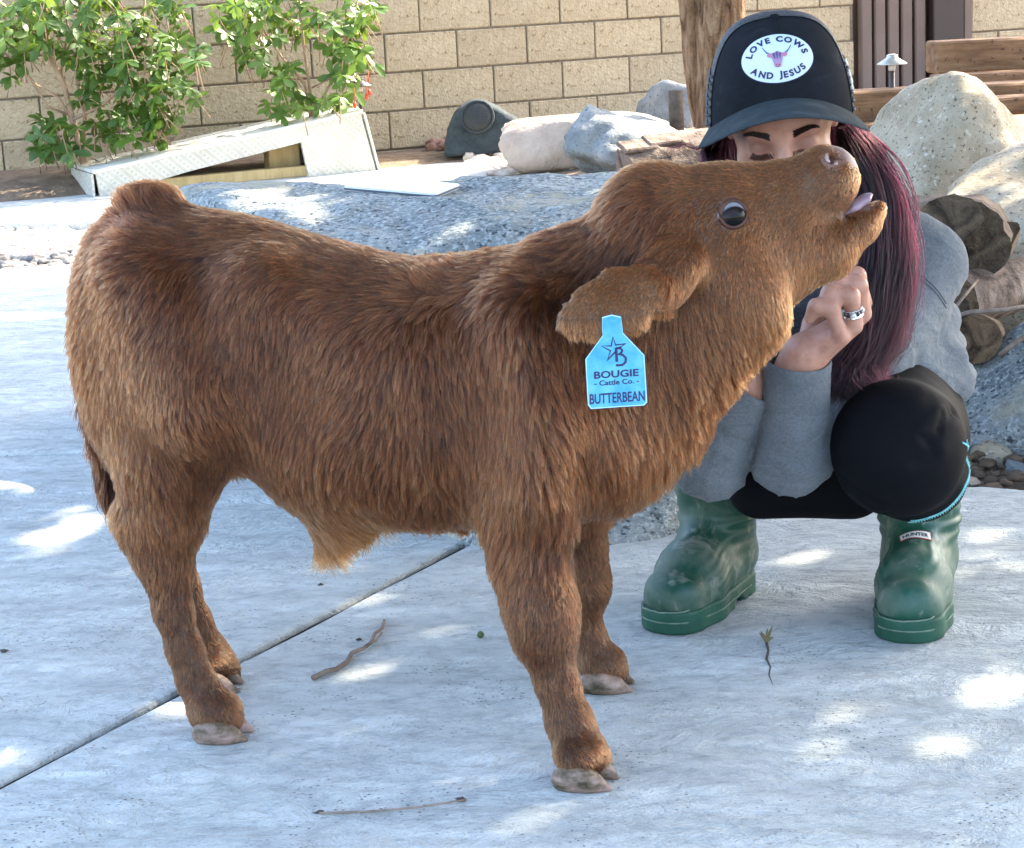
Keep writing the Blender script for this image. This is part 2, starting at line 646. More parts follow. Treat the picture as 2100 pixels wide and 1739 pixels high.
# ---- patio of textured concrete slabs with open joints
def concrete(name, tint=1.0):
    m, nt, b = new_mat(name)
    n1 = noise_node(nt, 1.6, 5, 0.6)
    n2 = noise_node(nt, 24, 7, 0.68, 0.5, (1, 1.6, 1), (0, 0, 0.45))
    c = ramp(nt, n1.outputs[0], [(0.3, (0.50 * tint, 0.525 * tint, 0.51 * tint)), (0.7, (0.62 * tint, 0.64 * tint, 0.62 * tint))]).outputs[0]
    f = ramp(nt, n2.outputs[0], [(0.34, (0.70, 0.72, 0.74)), (0.54, (1.03, 1.03, 1.03))]).outputs[0]
    c = mixc(nt, c, f, 0.85, 'MULTIPLY')
    # dirt specks and pinholes
    vo = nt.nodes.new('ShaderNodeTexVoronoi'); vo.inputs['Scale'].default_value = 95
    tc = nt.nodes.new('ShaderNodeTexCoord'); nt.links.new(tc.outputs['Object'], vo.inputs['Vector'])
    sp_ = ramp(nt, vo.outputs['Distance'], [(0.12, (1, 1, 1)), (0.24, (0, 0, 0))]).outputs[0]
    pn = noise_node(nt, 6, 4, 0.6)
    spm = ramp(nt, pn.outputs[0], [(0.44, (0, 0, 0)), (0.62, (0.9, 0.9, 0.9))]).outputs[0]
    sc_ = mixc(nt, (0, 0, 0), sp_, spm)
    c = mixc(nt, c, (0.10, 0.12, 0.13), sc_)
    # brown-grey stains
    n3 = noise_node(nt, 3.2, 6, 0.7)
    st = ramp(nt, n3.outputs[0], [(0.58, (0, 0, 0)), (0.76, (0.5, 0.5, 0.5))]).outputs[0]
    c = mixc(nt, c, (0.30, 0.27, 0.23), st)
    nt.links.new(c, b.inputs['Base Color'])
    b.inputs['Roughness'].default_value = 0.75
    b.inputs['Specular IOR Level'].default_value = 0.35
    p1 = bump(nt, b, n2.outputs[0], 1.0, 0.014)
    n4 = noise_node(nt, 5.5, 7, 0.72, 0.8, (1, 1.8, 1), (0, 0, 0.6))
    p2 = bump(nt, b, n4.outputs[0], 0.9, 0.045, p1)
    n5 = noise_node(nt, 160, 3, 0.6)
    p3 = bump(nt, b, n5.outputs[0], 0.6, 0.003, p2)
    bump(nt, b, sp_, -0.35, 0.003, p3)
    return m
M_conc = concrete('stamped_concrete')
M_path = concrete('pale_concrete', 1.0)

def clip(poly, p, n):
    out = []
    for i in range(len(poly)):
        a, b = poly[i], poly[(i + 1) % len(poly)]
        da, db = np.dot(a - p, n), np.dot(b - p, n)
        if da >= 0: out.append(a)
        if (da >= 0) != (db >= 0): out.append(a + (b - a) * (da / (da - db)))
    return out

def slab(name, poly, mat, parent, ztop=0.0, thick=0.09, jit=0.0018, step=0.03, **kw):
    pts = []
    for i in range(len(poly)):
        a, b = np.asarray(poly[i]), np.asarray(poly[(i + 1) % len(poly)])
        n = max(1, int(np.linalg.norm(b - a) / step))
        pts += [a + (b - a) * t / n for t in range(n)]
    pts = np.array(pts)
    prv = np.roll(pts, 1, 0); nxt = np.roll(pts, -1, 0)
    tn = nxt - prv; tn /= np.maximum(np.linalg.norm(tn, axis=1), 1e-9)[:, None]
    area = 0.5 * np.sum(pts[:, 0] * nxt[:, 1] - nxt[:, 0] * pts[:, 1])
    nin = np.stack([-tn[:, 1], tn[:, 0]], 1) * np.sign(area)
    q3 = np.concatenate([pts * 9, np.zeros((len(pts), 1))], 1)
    outer = pts + nin * (0.003 + jit * fbm(q3, 4))[:, None]
    inner = outer + nin * 0.007
    n = len(pts)
    V = np.concatenate([np.c_[inner, np.full(n, ztop)], np.c_[outer + nin * 0.002, np.full(n, ztop - 0.002)], np.c_[outer, np.full(n, ztop - 0.007)], np.c_[outer, np.full(n, ztop - thick)]])
    F = [tuple(range(n)) if area > 0 else tuple(range(n - 1, -1, -1))]
    for r in range(3):
        for i in range(n):
            j = (i + 1) % n
            f = (r * n + i, (r + 1) * n + i, (r + 1) * n + j, r * n + j)
            F.append(f if area > 0 else f[::-1])
    return mk(name, V, F, mat, parent, smooth=False, **kw)

patio = thing('patio', None, None, (0, 0, 0))
tag(patio, kind='structure')
A2 = lambda *l: [np.array(x, float) for x in l]
pat_poly = A2((-7, -1.5), (4.5, -1.5), (4.5, 3.05), (1.12, 3.40), (0.86, 3.55), (0.40, 3.62), (-0.05, 3.75), (-0.75, 4.75), (-0.95, 7.2), (-7, 6.6))
j0, j1 = G(0, 1607)[:2], G(905, 1140)[:2]
jn = np.array([-(j1 - j0)[1], (j1 - j0)[0]]); jn /= np.linalg.norm(jn)
l0, l1 = G(0, 936)[:2], G(200, 928)[:2]
ln = np.array([-(l1 - l0)[1], (l1 - l0)[0]]); ln /= np.linalg.norm(ln)
gap = 0.0045
slab('slab', clip(pat_poly, j0 - jn * gap, -jn), M_conc, patio)
left = clip(pat_poly, j0 + jn * gap, jn)
slab('slab', clip(left, l0 - ln * 0.003, -ln), M_conc, patio)
slab('slab', clip(left, l0 + ln * 0.003, ln), M_conc, patio)
# dark grit lying in the joint
M_grit = pmat('joint_grit', [(0.35, (0.012, 0.011, 0.010)), (0.62, (0.035, 0.03, 0.026)), (0.72, (0.16, 0.12, 0.09))], 60, 5, 0.95, [(120, 0.6, 0.006)])
slab('joint_filler', A2((-6.9, -1.4), (4.4, -1.4), (4.4, 3.0), (0.0, 3.65), (-0.85, 4.8), (-1.0, 7.0), (-6.9, 6.5)), M_grit, patio, ztop=-0.010, thick=0.06, step=0.5)

# ---- concrete path along the wall bed, strip of gravel before it
WALL_A = math.radians(21.0)
WD = np.array([math.cos(WALL_A), math.sin(WALL_A), 0.0]); WN = np.array([math.sin(WALL_A), -math.cos(WALL_A), 0.0])
pth = [G(-60, 362)[:2], G(-60, 458)[:2], G(230, 455)[:2], G(520, 420)[:2], G(1000, 372)[:2], G(1000, 318)[:2], G(760, 326)[:2], G(380, 352)[:2]]
path = thing('path', None, None, (0, 0, 0)); tag(path, kind='structure')
slab('path_slab', [np.array(p) for p in pth], M_path, path, ztop=0.0, step=0.15)

M_peb = pmat('pebble', [(0.3, (0.34, 0.27, 0.20)), (0.5, (0.55, 0.48, 0.40)), (0.72, (0.42, 0.32, 0.25))], 9, 3, 0.8, [(90, 0.3, 0.004)])
M_peb2 = pmat('dark_pebble', [(0.35, (0.10, 0.09, 0.085)), (0.65, (0.26, 0.23, 0.21))], 9, 3, 0.8, [(90, 0.3, 0.004)])

def ico(sub):
    t = (1 + 5 ** 0.5) / 2
    V = [(-1, t, 0), (1, t, 0), (-1, -t, 0), (1, -t, 0), (0, -1, t), (0, 1, t), (0, -1, -t), (0, 1, -t), (t, 0, -1), (t, 0, 1), (-t, 0, -1), (-t, 0, 1)]
    F = [(0, 11, 5), (0, 5, 1), (0, 1, 7), (0, 7, 10), (0, 10, 11), (1, 5, 9), (5, 11, 4), (11, 10, 2), (10, 7, 6), (7, 1, 8),
         (3, 9, 4), (3, 4, 2), (3, 2, 6), (3, 6, 8), (3, 8, 9), (4, 9, 5), (2, 4, 11), (6, 2, 10), (8, 6, 7), (9, 8, 1)]
    V = [unit(v) for v in V]
    for _ in range(sub):
        cache = {}; G2 = []
        def mid(a, b):
            k = (a, b) if a < b else (b, a)
            if k not in cache:
                cache[k] = len(V); V.append(unit(V[a] + V[b]))
            return cache[k]
        for a, b, c in F:
            x, y, z = mid(a, b), mid(b, c), mid(c, a)
            G2 += [(a, x, z), (b, y, x), (c, z, y), (x, y, z)]
        F = G2
    return np.array(V), np.array(F)
ICO = {s: ico(s) for s in (0, 1, 2, 3, 4, 5)}

def scatter(name, pts, size, mat, parent=None, sub=1, seed=0, **kw):
    r = np.random.default_rng(seed)
    bv, bf = ICO[sub]
    Vs = []; Fs = []
    for i, p in enumerate(pts):
        s = size * r.uniform(0.55, 1.25)
        sc = np.array([r.uniform(0.8, 1.5), r.uniform(0.7, 1.1), r.uniform(0.45, 0.75)]) * s
        a = r.uniform(0, 6.28); ca, sa = math.cos(a), math.sin(a)
        v = bv * sc * (1 + 0.18 * r.standard_normal((len(bv), 1)).clip(-1.4, 1.4))
        v = np.stack([v[:, 0] * ca - v[:, 1] * sa, v[:, 0] * sa + v[:, 1] * ca, v[:, 2]], 1)
        Vs.append(v + p); Fs.append(bf + i * len(bv))
    return mk(name, np.concatenate(Vs), np.concatenate(Fs), mat, parent, smooth=True, **kw)

def in_quad(n, quad, r, z=-0.06):
    a, b, c, d = [np.asarray(x, float) for x in quad]
    s, t = r.random((n, 1)), r.random((n, 1))
    p = (a * (1 - s) + b * s) * (1 - t) + (d * (1 - s) + c * s) * t
    return np.c_[p, ground_z(p[:, 0], p[:, 1]) + r.uniform(0.0, 0.03, n)]
r_ = np.random.default_rng(5)
scatter('gravel', in_quad(2600, (G(-60, 452)[:2], G(620, 425)[:2], G(620, 500)[:2], G(-60, 515)[:2]), r_), 0.028, M_peb, seed=2,
        label='pale tan gravel strip between patio and path', cat='gravel', kind='stuff', base=(-1.5, 8, 0))
scatter('gravel', in_quad(900, (G(-60, 505)[:2], G(450, 490)[:2], G(450, 540)[:2], G(-60, 552)[:2]), r_), 0.026, M_peb2, seed=3,
        label='dark wet-looking gravel along the patio edge', cat='gravel', kind='stuff', base=(-1.5, 7.4, 0))
scatter('gravel', in_quad(1500, (G(960, 318)[:2], G(1330, 300)[:2], G(1330, 352)[:2], G(960, 352)[:2]), r_), 0.03, M_peb, seed=4,
        label='pale gravel around the garden boulders near the wall', cat='gravel', kind='stuff', base=(.3, 9.5, 0))
scatter('mulch', in_quad(700, (G(880, 282)[:2], G(1120, 290)[:2], G(1120, 335)[:2], G(880, 318)[:2]), r_), 0.03,
        pmat('mulch', [(0.3, (0.10, 0.05, 0.035)), (0.7, (0.32, 0.19, 0.14))], 9, 4, 0.9), seed=6,
        label='reddish brown mulch chips under the rock speaker', cat='mulch', kind='stuff', base=(-.1, 10, 0))

# ---- concrete block wall
M_block = pmat('split_block', [(0.25, (0.34, 0.265, 0.165)), (0.5, (0.455, 0.365, 0.24)), (0.75, (0.54, 0.445, 0.305))], 7, 8, 0.95,
               [(55, 0.9, 0.012), (14, 0.5, 0.02)], speck=[(38, 0.60, 0.70, (0.24, 0.17, 0.09)), (70, 0.63, 0.72, (0.62, 0.55, 0.42))], rnd=0.07)
M_mortar = pmat('mortar', [(0.3, (0.15, 0.12, 0.085)), (0.7, (0.24, 0.20, 0.15))], 30, 4, 0.95)
W0 = np.array([-2.62, 10.02, 0.0])
def wall_hit(u, v):
    s, z, p = on_plane(u, v, W0, WD)
    return s, z
BL, BH = 0.4064, 0.2032
zref = wall_hit(1412, 107)[1]          # a course joint in the photograph
sref = wall_hit(982 / 1.0476, 110 / 1.0476)[0]
ZW, SW = {}, None
wall_t = thing('block_wall', 'tan split-face concrete block wall behind the shrubs and rocks', 'wall', W0)
gate_s0 = wall_hit(1752, 60)[0]; gate_s1 = wall_hit(1992, 40)[0]
AXW = np.array([WD, -WN, [0, 0, 1]])
mb = MB().box((0, 0, 0), (BL - 0.009, 0.12, BH - 0.010), AXW, 0.004)
block_me = mesh_np('concrete_block', np.array(mb.V), mb.F); block_me.materials.append(M_block)
M_brk = mb
zk = zref - BH * 5
mort = MB()
s_lo, s_hi = -1.7, gate_s1 + 2.2
rows = 12
mort.box(W0 + WD * ((s_lo + gate_s0) / 2) + np.array([0, 0, zk + rows * BH / 2]) - WN * 0.075, (gate_s0 - s_lo - 0.01, 0.13, rows * BH - 0.02), AXW)
mort.box(W0 + WD * ((gate_s1 + s_hi) / 2) + np.array([0, 0, zk + rows * BH / 2]) - WN * 0.075, (s_hi - gate_s1 - 0.02, 0.13, rows * BH - 0.02), AXW)
mort.out('mortar', M_mortar, wall_t)
wr = np.random.default_rng(11)
cuts = {}
for r in range(rows):
    zc = zk + (r + 0.5) * BH
    ph = sref if r % 2 == 1 else sref + BL / 2
    k0 = math.floor((s_lo - ph) / BL); k1 = math.ceil((s_hi - ph) / BL)
    for k in range(k0, k1):
        a, b = ph + k * BL, ph + (k + 1) * BL
        for lo_, hi_ in ((s_lo, gate_s0), (gate_s1, s_hi)):
            a2, b2 = max(a, lo_), min(b, hi_)
            if b2 - a2 < 0.06: continue
            L = round(b2 - a2, 3)
            if abs(L - BL) < 0.004: me = block_me
            else:
                key = L
                if key not in cuts:
                    t_ = MB().box((0, 0, 0), (L - 0.009, 0.12, BH - 0.010), AXW, 0.004)
                    cuts[key] = mesh_np('concrete_block', np.array(t_.V), t_.F); cuts[key].materials.append(M_block)
                me = cuts[key]
            o = bpy.data.objects.new('concrete_block', me)
            COL.objects.link(o); o.parent = wall_t
            pos = WD * ((a2 + b2) / 2) + WN * (-0.06 + wr.normal(0, 0.0018)) + np.array([0, 0, zc])
            o.location = tuple(pos)

# ---- brown ribbed metal gate between the wall ends
M_gate = pmat('brown_metal', [(0.3, (0.11, 0.075, 0.062)), (0.7, (0.15, 0.105, 0.088))], 3, 3, 0.5, [(40, 0.08, 0.002)], spec=0.45)
M_gatedk = flat('dark_bronze', (0.035, 0.022, 0.02), 0.5)
gate_t = thing('metal_gate', 'brown ribbed metal gate panel between block wall ends', 'gate', W0 + WD * gate_s0)
gw = gate_s1 - gate_s0
mb = MB().box(W0 + WD * (gate_s0 + gw * 0.5) - WN * 0.05 + np.array([0, 0, 0.75]), (gw - 0.02, 0.01, 2.2), AXW); mb.out('backing_sheet', M_gate, gate_t)
us = np.linspace(0.03, 0.60, 6)
for a, b in zip(us[:-1], us[1:]):
    MB().box(W0 + WD * (gate_s0 + gw * (a + b) / 2) + WN * 0.0 + np.array([0, 0, 0.75]), (gw * (b - a) - 0.018, 0.05, 2.15), AXW, 0.008).out('rib_panel', M_gate, gate_t)
MB().box(W0 + WD * (gate_s0 + gw * 0.76) + WN * 0.02 + np.array([0, 0, 0.75]), (gw * 0.26, 0.07, 2.2), AXW, 0.006).out('post', M_gatedk, gate_t)
MB().box(W0 + WD * (gate_s0 + gw * 0.94) + WN * 0.01 + np.array([0, 0, 0.75]), (gw * 0.07, 0.06, 2.2), AXW, 0.006).out('post', M_gate, gate_t)

# ---- boulders
def boulder(name, c, size, planes, mat, seed, sub=5, rough=0.06, sharp=10, rot=0.0, lumpy=2.0, **kw):
    """unit sphere cut by planes [(normal, distance)], softened, roughened; c = centre of the base"""
    V, F = ICO[sub]
    r = np.random.default_rng(seed)
    acc = np.full(len(V), 1e-6)
    for n, d in planes:
        n = unit(n)
        acc += np.maximum(V @ n / d, 0) ** sharp
    rad = acc ** (-1.0 / sharp)
    rad = np.minimum(rad, 1.35)
    q = V * rad[:, None]
    sz = np.asarray(size, float)
    nz = fbm(q * lumpy + seed * 3.1, 6, 0.55)
    rid = 1 - np.abs(fbm(q * lumpy * 1.7 + seed, 4))
    q = q * (1 + rough * nz[:, None] - rough * 0.8 * (rid[:, None] > 0.97) * 0.3)
    q = q * sz
    ca, sa = math.cos(rot), math.sin(rot)
    q = np.stack([q[:, 0] * ca - q[:, 1] * sa, q[:, 0] * sa + q[:, 1] * ca, q[:, 2]], 1)
    q = q - np.array([0, 0, q[:, 2].min()]) + np.asarray(c, float)
    return mk(name, q, F, mat, base=c, **kw)

def rplanes(seed, n=14, lo=0.72, hi=1.0):
    r = np.random.default_rng(seed)
    return [(unit(r.standard_normal(3)), r.uniform(lo, hi)) for _ in range(n)]

M_granite = pmat('grey_granite', [(0.28, (0.06, 0.075, 0.08)), (0.44, (0.165, 0.19, 0.195)), (0.58, (0.28, 0.305, 0.30)), (0.74, (0.40, 0.41, 0.385))], 7, 10, 0.85,
                 [(6, 0.7, 0.06, (1, 1, 2.5)), (22, 0.6, 0.02), (95, 0.6, 0.005)],
                 speck=[(95, 0.50, 0.62, (0.42, 0.44, 0.435)), (80, 0.56, 0.65, (0.04, 0.052, 0.062)), (5, 0.54, 0.68, (0.36, 0.33, 0.25))], nrough=0.78, stretch=(1, 1, 2.6), dist=0.8)
M_tanrock = pmat('tan_granite', [(0.3, (0.25, 0.195, 0.13)), (0.5, (0.37, 0.31, 0.225)), (0.7, (0.47, 0.415, 0.33))], 5, 8, 0.9,
                 [(9, 0.6, 0.03), (60, 0.7, 0.006)], speck=[(95, 0.58, 0.68, (0.09, 0.07, 0.05)), (45, 0.60, 0.70, (0.56, 0.51, 0.42))])
M_pinkrock = pmat('pinkish_rock', [(0.3, (0.36, 0.27, 0.21)), (0.7, (0.54, 0.43, 0.34))], 6, 7, 0.9, [(12, 0.6, 0.03), (60, 0.5, 0.006)])
M_bluerock = pmat('blue_grey_rock', [(0.3, (0.10, 0.115, 0.125)), (0.5, (0.20, 0.22, 0.225)), (0.7, (0.32, 0.33, 0.32))], 6, 8, 0.85,
                  [(10, 0.7, 0.03), (45, 0.7, 0.008)], speck=[(70, 0.60, 0.68, (0.07, 0.08, 0.09))])

# flat-topped grey ledge stone behind the calf
lc = np.array([-0.12, 4.12, -0.05])
def pl(nx, ny, nz, d): return ((nx, ny, nz), d)
ledge_V, ledge_F = ICO[5]
def ledge():
    V = ledge_V
    ctr = np.array([-0.12, 4.12, 0.22])
    pls = []
    def plane(p, n): n = unit(n); pls.append((n, max(0.02, float(np.dot(np.array(p) - ctr, n)))))
    plane((0, 4.4, 0.525), (0.00, -0.10, 1))
    plane((0.05, 3.27, 0.0), (0.05, -1, 1.35))
    plane((0.05, 3.22, 0.0), (-0.15, -1, 0.35))
    plane((-0.155, 3.43, 0.0), (-0.84, -0.60, 0.24))
    plane((-0.98, 4.3, 0.25), (-1, 0.05, 0.22))
    plane((0.27, 3.3, 0.0), (0.75, -0.55, 0.25))
    plane((0.50, 4.1, 0.25), (1, 0.05, 0.35))
    plane((0.0, 4.52, 0.4), (0.05, 1, 0.25))
    plane((0, 4, -0.06), (0, 0, -1))
    acc = np.full(len(V), 1e-9)
    for n, d in pls: acc += np.maximum(V @ n / d, 0) ** 34
    q = V * (acc ** (-1 / 34.0))[:, None]
    w = q + ctr
    n1 = fbm(w * 3.1 + 5, 6, 0.55); n2 = np.abs(fbm(w * np.array([3.5, 3.5, 8]) + 9, 5))
    q = q * (1 + 0.050 * n1 - 0.055 * n2)[:, None]
    w = q + ctr
    top = np.clip((w[:, 2] - 0.46) / 0.06, 0, 1)
    w[:, 2] = np.maximum(w[:, 2], -0.05)
    return w
LEDGE = ledge()
boul = mk('ledge_boulder', LEDGE, ledge_F, M_granite, base=(-0.1, 4.1, -0.05), label='large flat-topped grey granite boulder with a phone on it', cat='boulder')

# rocks by the wall
def gpt(u, v, z=None):
    """photo point standing on the ground sheet"""
    p = G(u, v, 0.0)
    for _ in range(12):
        p = G(u, v, float(ground_z(p[0], p[1])))
    return p
p0 = P(1245, 338, 9.55)
boulder('boulder', p0 + np.array([0, 0.25, -0.13]), (0.44, 0.30, 0.20), rplanes(3, 12, 0.75, 0.95), M_pinkrock, 21, sub=4, rough=0.05, rot=0.25,
        label='pinkish tan boulder with sunlit top beside the rock speaker', cat='boulder')
p0 = P(1335, 345, 9.0)
boulder('boulder', p0 + np.array([0, 0.1, -0.14]), (0.32, 0.24, 0.22), rplanes(14, 10, 0.6, 0.9), M_bluerock, 22, sub=4, rough=0.10, rot=0.5, lumpy=2.6,
        label='blue-grey angular rock behind the weathered log', cat='rock')
p0 = P(1378, 262, 10.5)
boulder('boulder', p0 + np.array([0.02, 0.1, -0.06]), (0.16, 0.14, 0.12), rplanes(15, 10, 0.7, 0.95), M_bluerock, 23, sub=3, rough=0.06,
        label='small pale grey rock against the wall beside the tree trunk', cat='rock')
# weathered log lying in front of them
def bark_log(name, a, b, r, mats, seed, label, cat='log', n=28, rings=9, rough=0.10, split=None, r2=None):
    a = np.asarray(a, float); b = np.asarray(b, float)
    d = unit(b - a); ax = unit(np.cross(d, [0.1, 0.05, 1])); ay = np.cross(d, ax)
    rr = np.random.default_rng(seed)
    V = []; F = []; mi = []
    for i in range(rings):
        t = i / (rings - 1); c = a + (b - a) * t
        R = r + ((r2 or r) - r) * t
        for k in range(n):
            th = 2 * math.pi * k / n
            w = R
            if split is not None:          # split face: the far side of the round is cut away
                cth = math.cos(th - split[0])
                if cth > split[1]: w = R * split[1] / cth
            V.append(c + w * (math.cos(th) * ax + math.sin(th) * ay))
    V = np.array(V)
    ctr = np.repeat(np.array([a + (b - a) * i / (rings - 1) for i in range(rings)]), n, 0)
    nzv = fbm(np.stack([V @ d * 6, V @ ax * 26, V @ ay * 26], 1) + seed * 1.7, 5, 0.6)
    V = ctr + (V - ctr) * (1 + rough * nzv)[:, None]
    for i in range(rings - 1):
        for k in range(n):
            k2 = (k + 1) % n
            F.append((i * n + k, i * n + k2, (i + 1) * n + k2, (i + 1) * n + k)); mi.append(0)
    V = list(V)
    for e, (c0, off) in enumerate(((a, 0), (b, (rings - 1) * n))):
        rimc = len(V)
        V.append(c0 + d * (-1 if e == 0 else 1) * 0.004)
        for k in range(n):
            k2 = (k + 1) % n
            F.append((off + k2, off + k, rimc) if e == 0 else (off + k, off + k2, rimc)); mi.append(1)
    t = thing(name, label, cat, (min(a[0], b[0]), min(a[1], b[1]), min(V, key=lambda q: q[2])[2]), 'firewood piled in the bed' if name == 'firewood_log' else None)
    V = np.array(V)
    Fb = [f for f, m in zip(F, mi) if m == 0]; Fe = [f for f, m in zip(F, mi) if m == 1]
    mk('bark', V, Fb, mats[0], t)
    Ve = np.array(V)
    mk('cut_face', Ve, Fe[:n], mats[1], t, smooth=False); mk('cut_face', Ve, Fe[n:], mats[1], t, smooth=False)
    return t
M_bark = pmat('bark', [(0.3, (0.06, 0.042, 0.03)), (0.55, (0.17, 0.12, 0.085)), (0.75, (0.30, 0.23, 0.17))], 8, 8, 0.95, [(18, 1.0, 0.02), (70, 0.6, 0.005)], dist=0.4)
M_oldwood = pmat('weathered_wood', [(0.34, (0.05, 0.034, 0.026)), (0.5, (0.19, 0.14, 0.11)), (0.70, (0.33, 0.265, 0.22))], 9, 9, 0.95, [(9, 1.0, 0.03), (40, 0.8, 0.01)], dist=1.2)
M_cutwood = pmat('cut_wood', [(0.36, (0.035, 0.02, 0.011)), (0.5, (0.16, 0.10, 0.055)), (0.66, (0.25, 0.17, 0.10))], 14, 9, 0.9, [(30, 1.0, 0.02)], dist=1.4)
M_cutwood2 = pmat('grey_cut_wood', [(0.36, (0.025, 0.017, 0.011)), (0.52, (0.105, 0.075, 0.048)), (0.7, (0.20, 0.145, 0.095))], 12, 9, 0.9, [(24, 1.0, 0.03)], dist=1.4)
pa, pb = P(1278, 348, 8.5), P(1530, 318, 8.7)
wl_ = bark_log('weathered_log', pa, pb, 0.085, (M_oldwood, M_oldwood), 4, 'weathered pinkish brown log with peeling layers behind the calf', 'log', rough=0.22, r2=0.15)
for k in range(4):      # peeled bark plates
    t = 0.12 + 0.2 * k
    c = pa + (pb - pa) * t + np.array([0.0, -0.02 + 0.01 * k, 0.095 + 0.012 * (k % 2)])
    d = unit(pb - pa); up = unit(np.array([0, -0.35, 1.0])); sd = unit(np.cross(d, up))
    MB().box(c, (0.16, 0.10, 0.022), np.array([d, sd, np.cross(sd, d)]), 0.006).out('bark_plate', M_oldwood, wl_)
# round dark post stub
mb = MB().lathe(P(1388, 268, 9.35) + np.array([0, 0, -0.02]), [(0.035, 0), (0.035, 0.20), (0.033, 0.205)], 16)
mb.out('post_stub', pmat('stub', [(0.3, (0.05, 0.04, 0.035)), (0.7, (0.14, 0.11, 0.09))], 20, 4, 0.8), smooth=True, label='short dark round post stub beside the tree trunk', cat='post')

# right-hand boulders
big = P(1965, 395, 6.3)
boulder('boulder', np.array([big[0] + 0.02, 6.45, float(ground_z(big[0], 6.4)) - 0.31]), (0.34, 0.30, 0.42), 
        [((0, 0, 1), 1.0), ((-0.75, -0.3, 0.62), 0.72), ((0.75, -0.2, 0.6), 0.80), ((0.2, -1, 0.3), 0.85), ((-1, 0, 0), 1.05), ((1, 0, 0), 1.1), ((0, 1, 0.2), 0.9)] + rplanes(8, 8, 0.85, 1.05),
        M_tanrock, 31, sub=5, rough=0.05, label='big rounded speckled tan granite boulder below the timbers', cat='boulder')
lit = P(2060, 470, 5.3)
boulder('boulder', np.array([lit[0] + 0.20, 5.35, float(ground_z(lit[0], 5.3)) - 0.20]), (0.42, 0.34, 0.27), rplanes(41, 12, 0.75, 1.0), M_tanrock, 33, sub=4, rough=0.05,
        label='pale sunlit boulder behind the firewood', cat='boulder')
gr = P(2080, 860, 3.75)
boulder('boulder', np.array([gr[0] + 0.24, 3.98, -0.20]), (0.27, 0.26, 0.25), [((-0.62, -0.2, 0.75), 0.62), ((-0.55, -0.8, -0.15), 0.72), ((0, 0, 1), 0.95), ((0.3, -1, 0.25), 0.80), ((1, 0, 0), 1), ((0, 1, 0), 0.9), ((0, 0, -1), 0.8)],
        M_granite, 35, sub=5, rough=0.05, label='blue-grey granite boulder in the bed beside the crouching person', cat='boulder')

def small_rock(u, v, w, mat, seed, label):
    p = gpt(u, v)
    boulder('rock', p + np.array([0, w * 0.5, -w * 0.25]), (w, w * 0.75, w * 0.62), rplanes(seed, 10, 0.65, 0.95), mat, seed, sub=3, rough=0.08, label=label, cat='rock')
small_rock(2035, 960, 0.045, M_tanrock, 51, 'small tan rock by the patio edge beside the black leggings')
small_rock(2085, 978, 0.028, M_bluerock, 52, 'little grey-green stone at the patio corner')
small_rock(2010, 880, 0.026, M_tanrock, 53, 'pale stone chip in leaf litter under the grey boulder')
small_rock(1985, 1000, 0.020, M_pinkrock, 54, 'brown pebble by the black leggings hem')
lr = np.random.default_rng(8)
lq = in_quad(900, ((0.55, 3.5), (1.7, 3.1), (1.9, 4.6), (0.5, 4.9)), lr)
scatter('leaf_litter', lq, 0.014, pmat('litter', [(0.3, (0.05, 0.035, 0.025)), (0.6, (0.16, 0.11, 0.075)), (0.8, (0.34, 0.27, 0.19))], 7, 4, 0.95), seed=9,
        label='brown leaf litter and grit in the bed behind the patio', cat='litter', kind='stuff', base=(1, 3.8, -0.05))

# firewood in the bed
bark_log('firewood_log', P(1905, 470, 4.55), P(1950, 480, 4.25), 0.085, (M_bark, M_cutwood2), 5, 'dark split firewood log leaning behind the grey hoodie shoulder', rough=0.12, split=(2.4, 0.35))
bark_log('firewood_log', P(1990, 480, 4.75), P(1985, 500, 4.35), 0.092, (M_bark, M_cutwood2), 6, 'thick split firewood log with a pale cut face', rough=0.10, split=(0.3, 0.45))
bark_log('firewood_log', P(2062, 515, 4.85), P(2058, 505, 4.5), 0.055, (M_bark, M_cutwood2), 7, 'thin split firewood piece wedged beside the thick split log', rough=0.10, split=(2.8, 0.3))
bark_log('firewood_log', P(1955, 620, 4.28), P(2140, 570, 4.55), 0.062, (M_oldwood, M_cutwood), 8, 'long brown firewood log lying crosswise under the split logs', rough=0.08)
bark_log('firewood_log', P(2012, 690, 4.5), P(2003, 697, 4.12), 0.052, (M_bark, M_cutwood), 9, 'small round firewood log with its cracked end grain showing', rough=0.06)
bark_log('firewood_log', P(1900, 640, 4.7), P(1950, 660, 4.25), 0.06, (M_bark, M_cutwood2), 10, 'dark firewood log buried behind the grey sleeve', rough=0.1)

M_twig = pmat('twig', [(0.3, (0.13, 0.09, 0.07)), (0.7, (0.30, 0.23, 0.18))], 30, 4, 0.9, [(90, 0.6, 0.002)])
def twig(pts, r, label, branches=()):
    mb = MB().tube(pts, [r * (1 - 0.5 * i / len(pts)) for i in range(len(pts))], 7)
    for b in branches: mb.tube(b, [r * 0.7] + [r * 0.45] * (len(b) - 1), 6)
    return mb.out('twig', M_twig, smooth=True, label=label, cat='twig')
twig([P(1935, 655, 4.1), P(1990, 640, 4.05), P(2060, 635, 4.05), P(2140, 622, 4.1)], 0.006, 'long pale twig lying across the firewood pile')
twig([P(1945, 650, 4.08), P(1975, 610, 4.12), P(2005, 575, 4.2)], 0.004, 'thin dry twig crossing the long firewood log')
twig([P(2050, 730, 3.95), P(2085, 700, 3.95), P(2150, 665, 4.0)], 0.007, 'pale stick lying on top of the grey boulder')

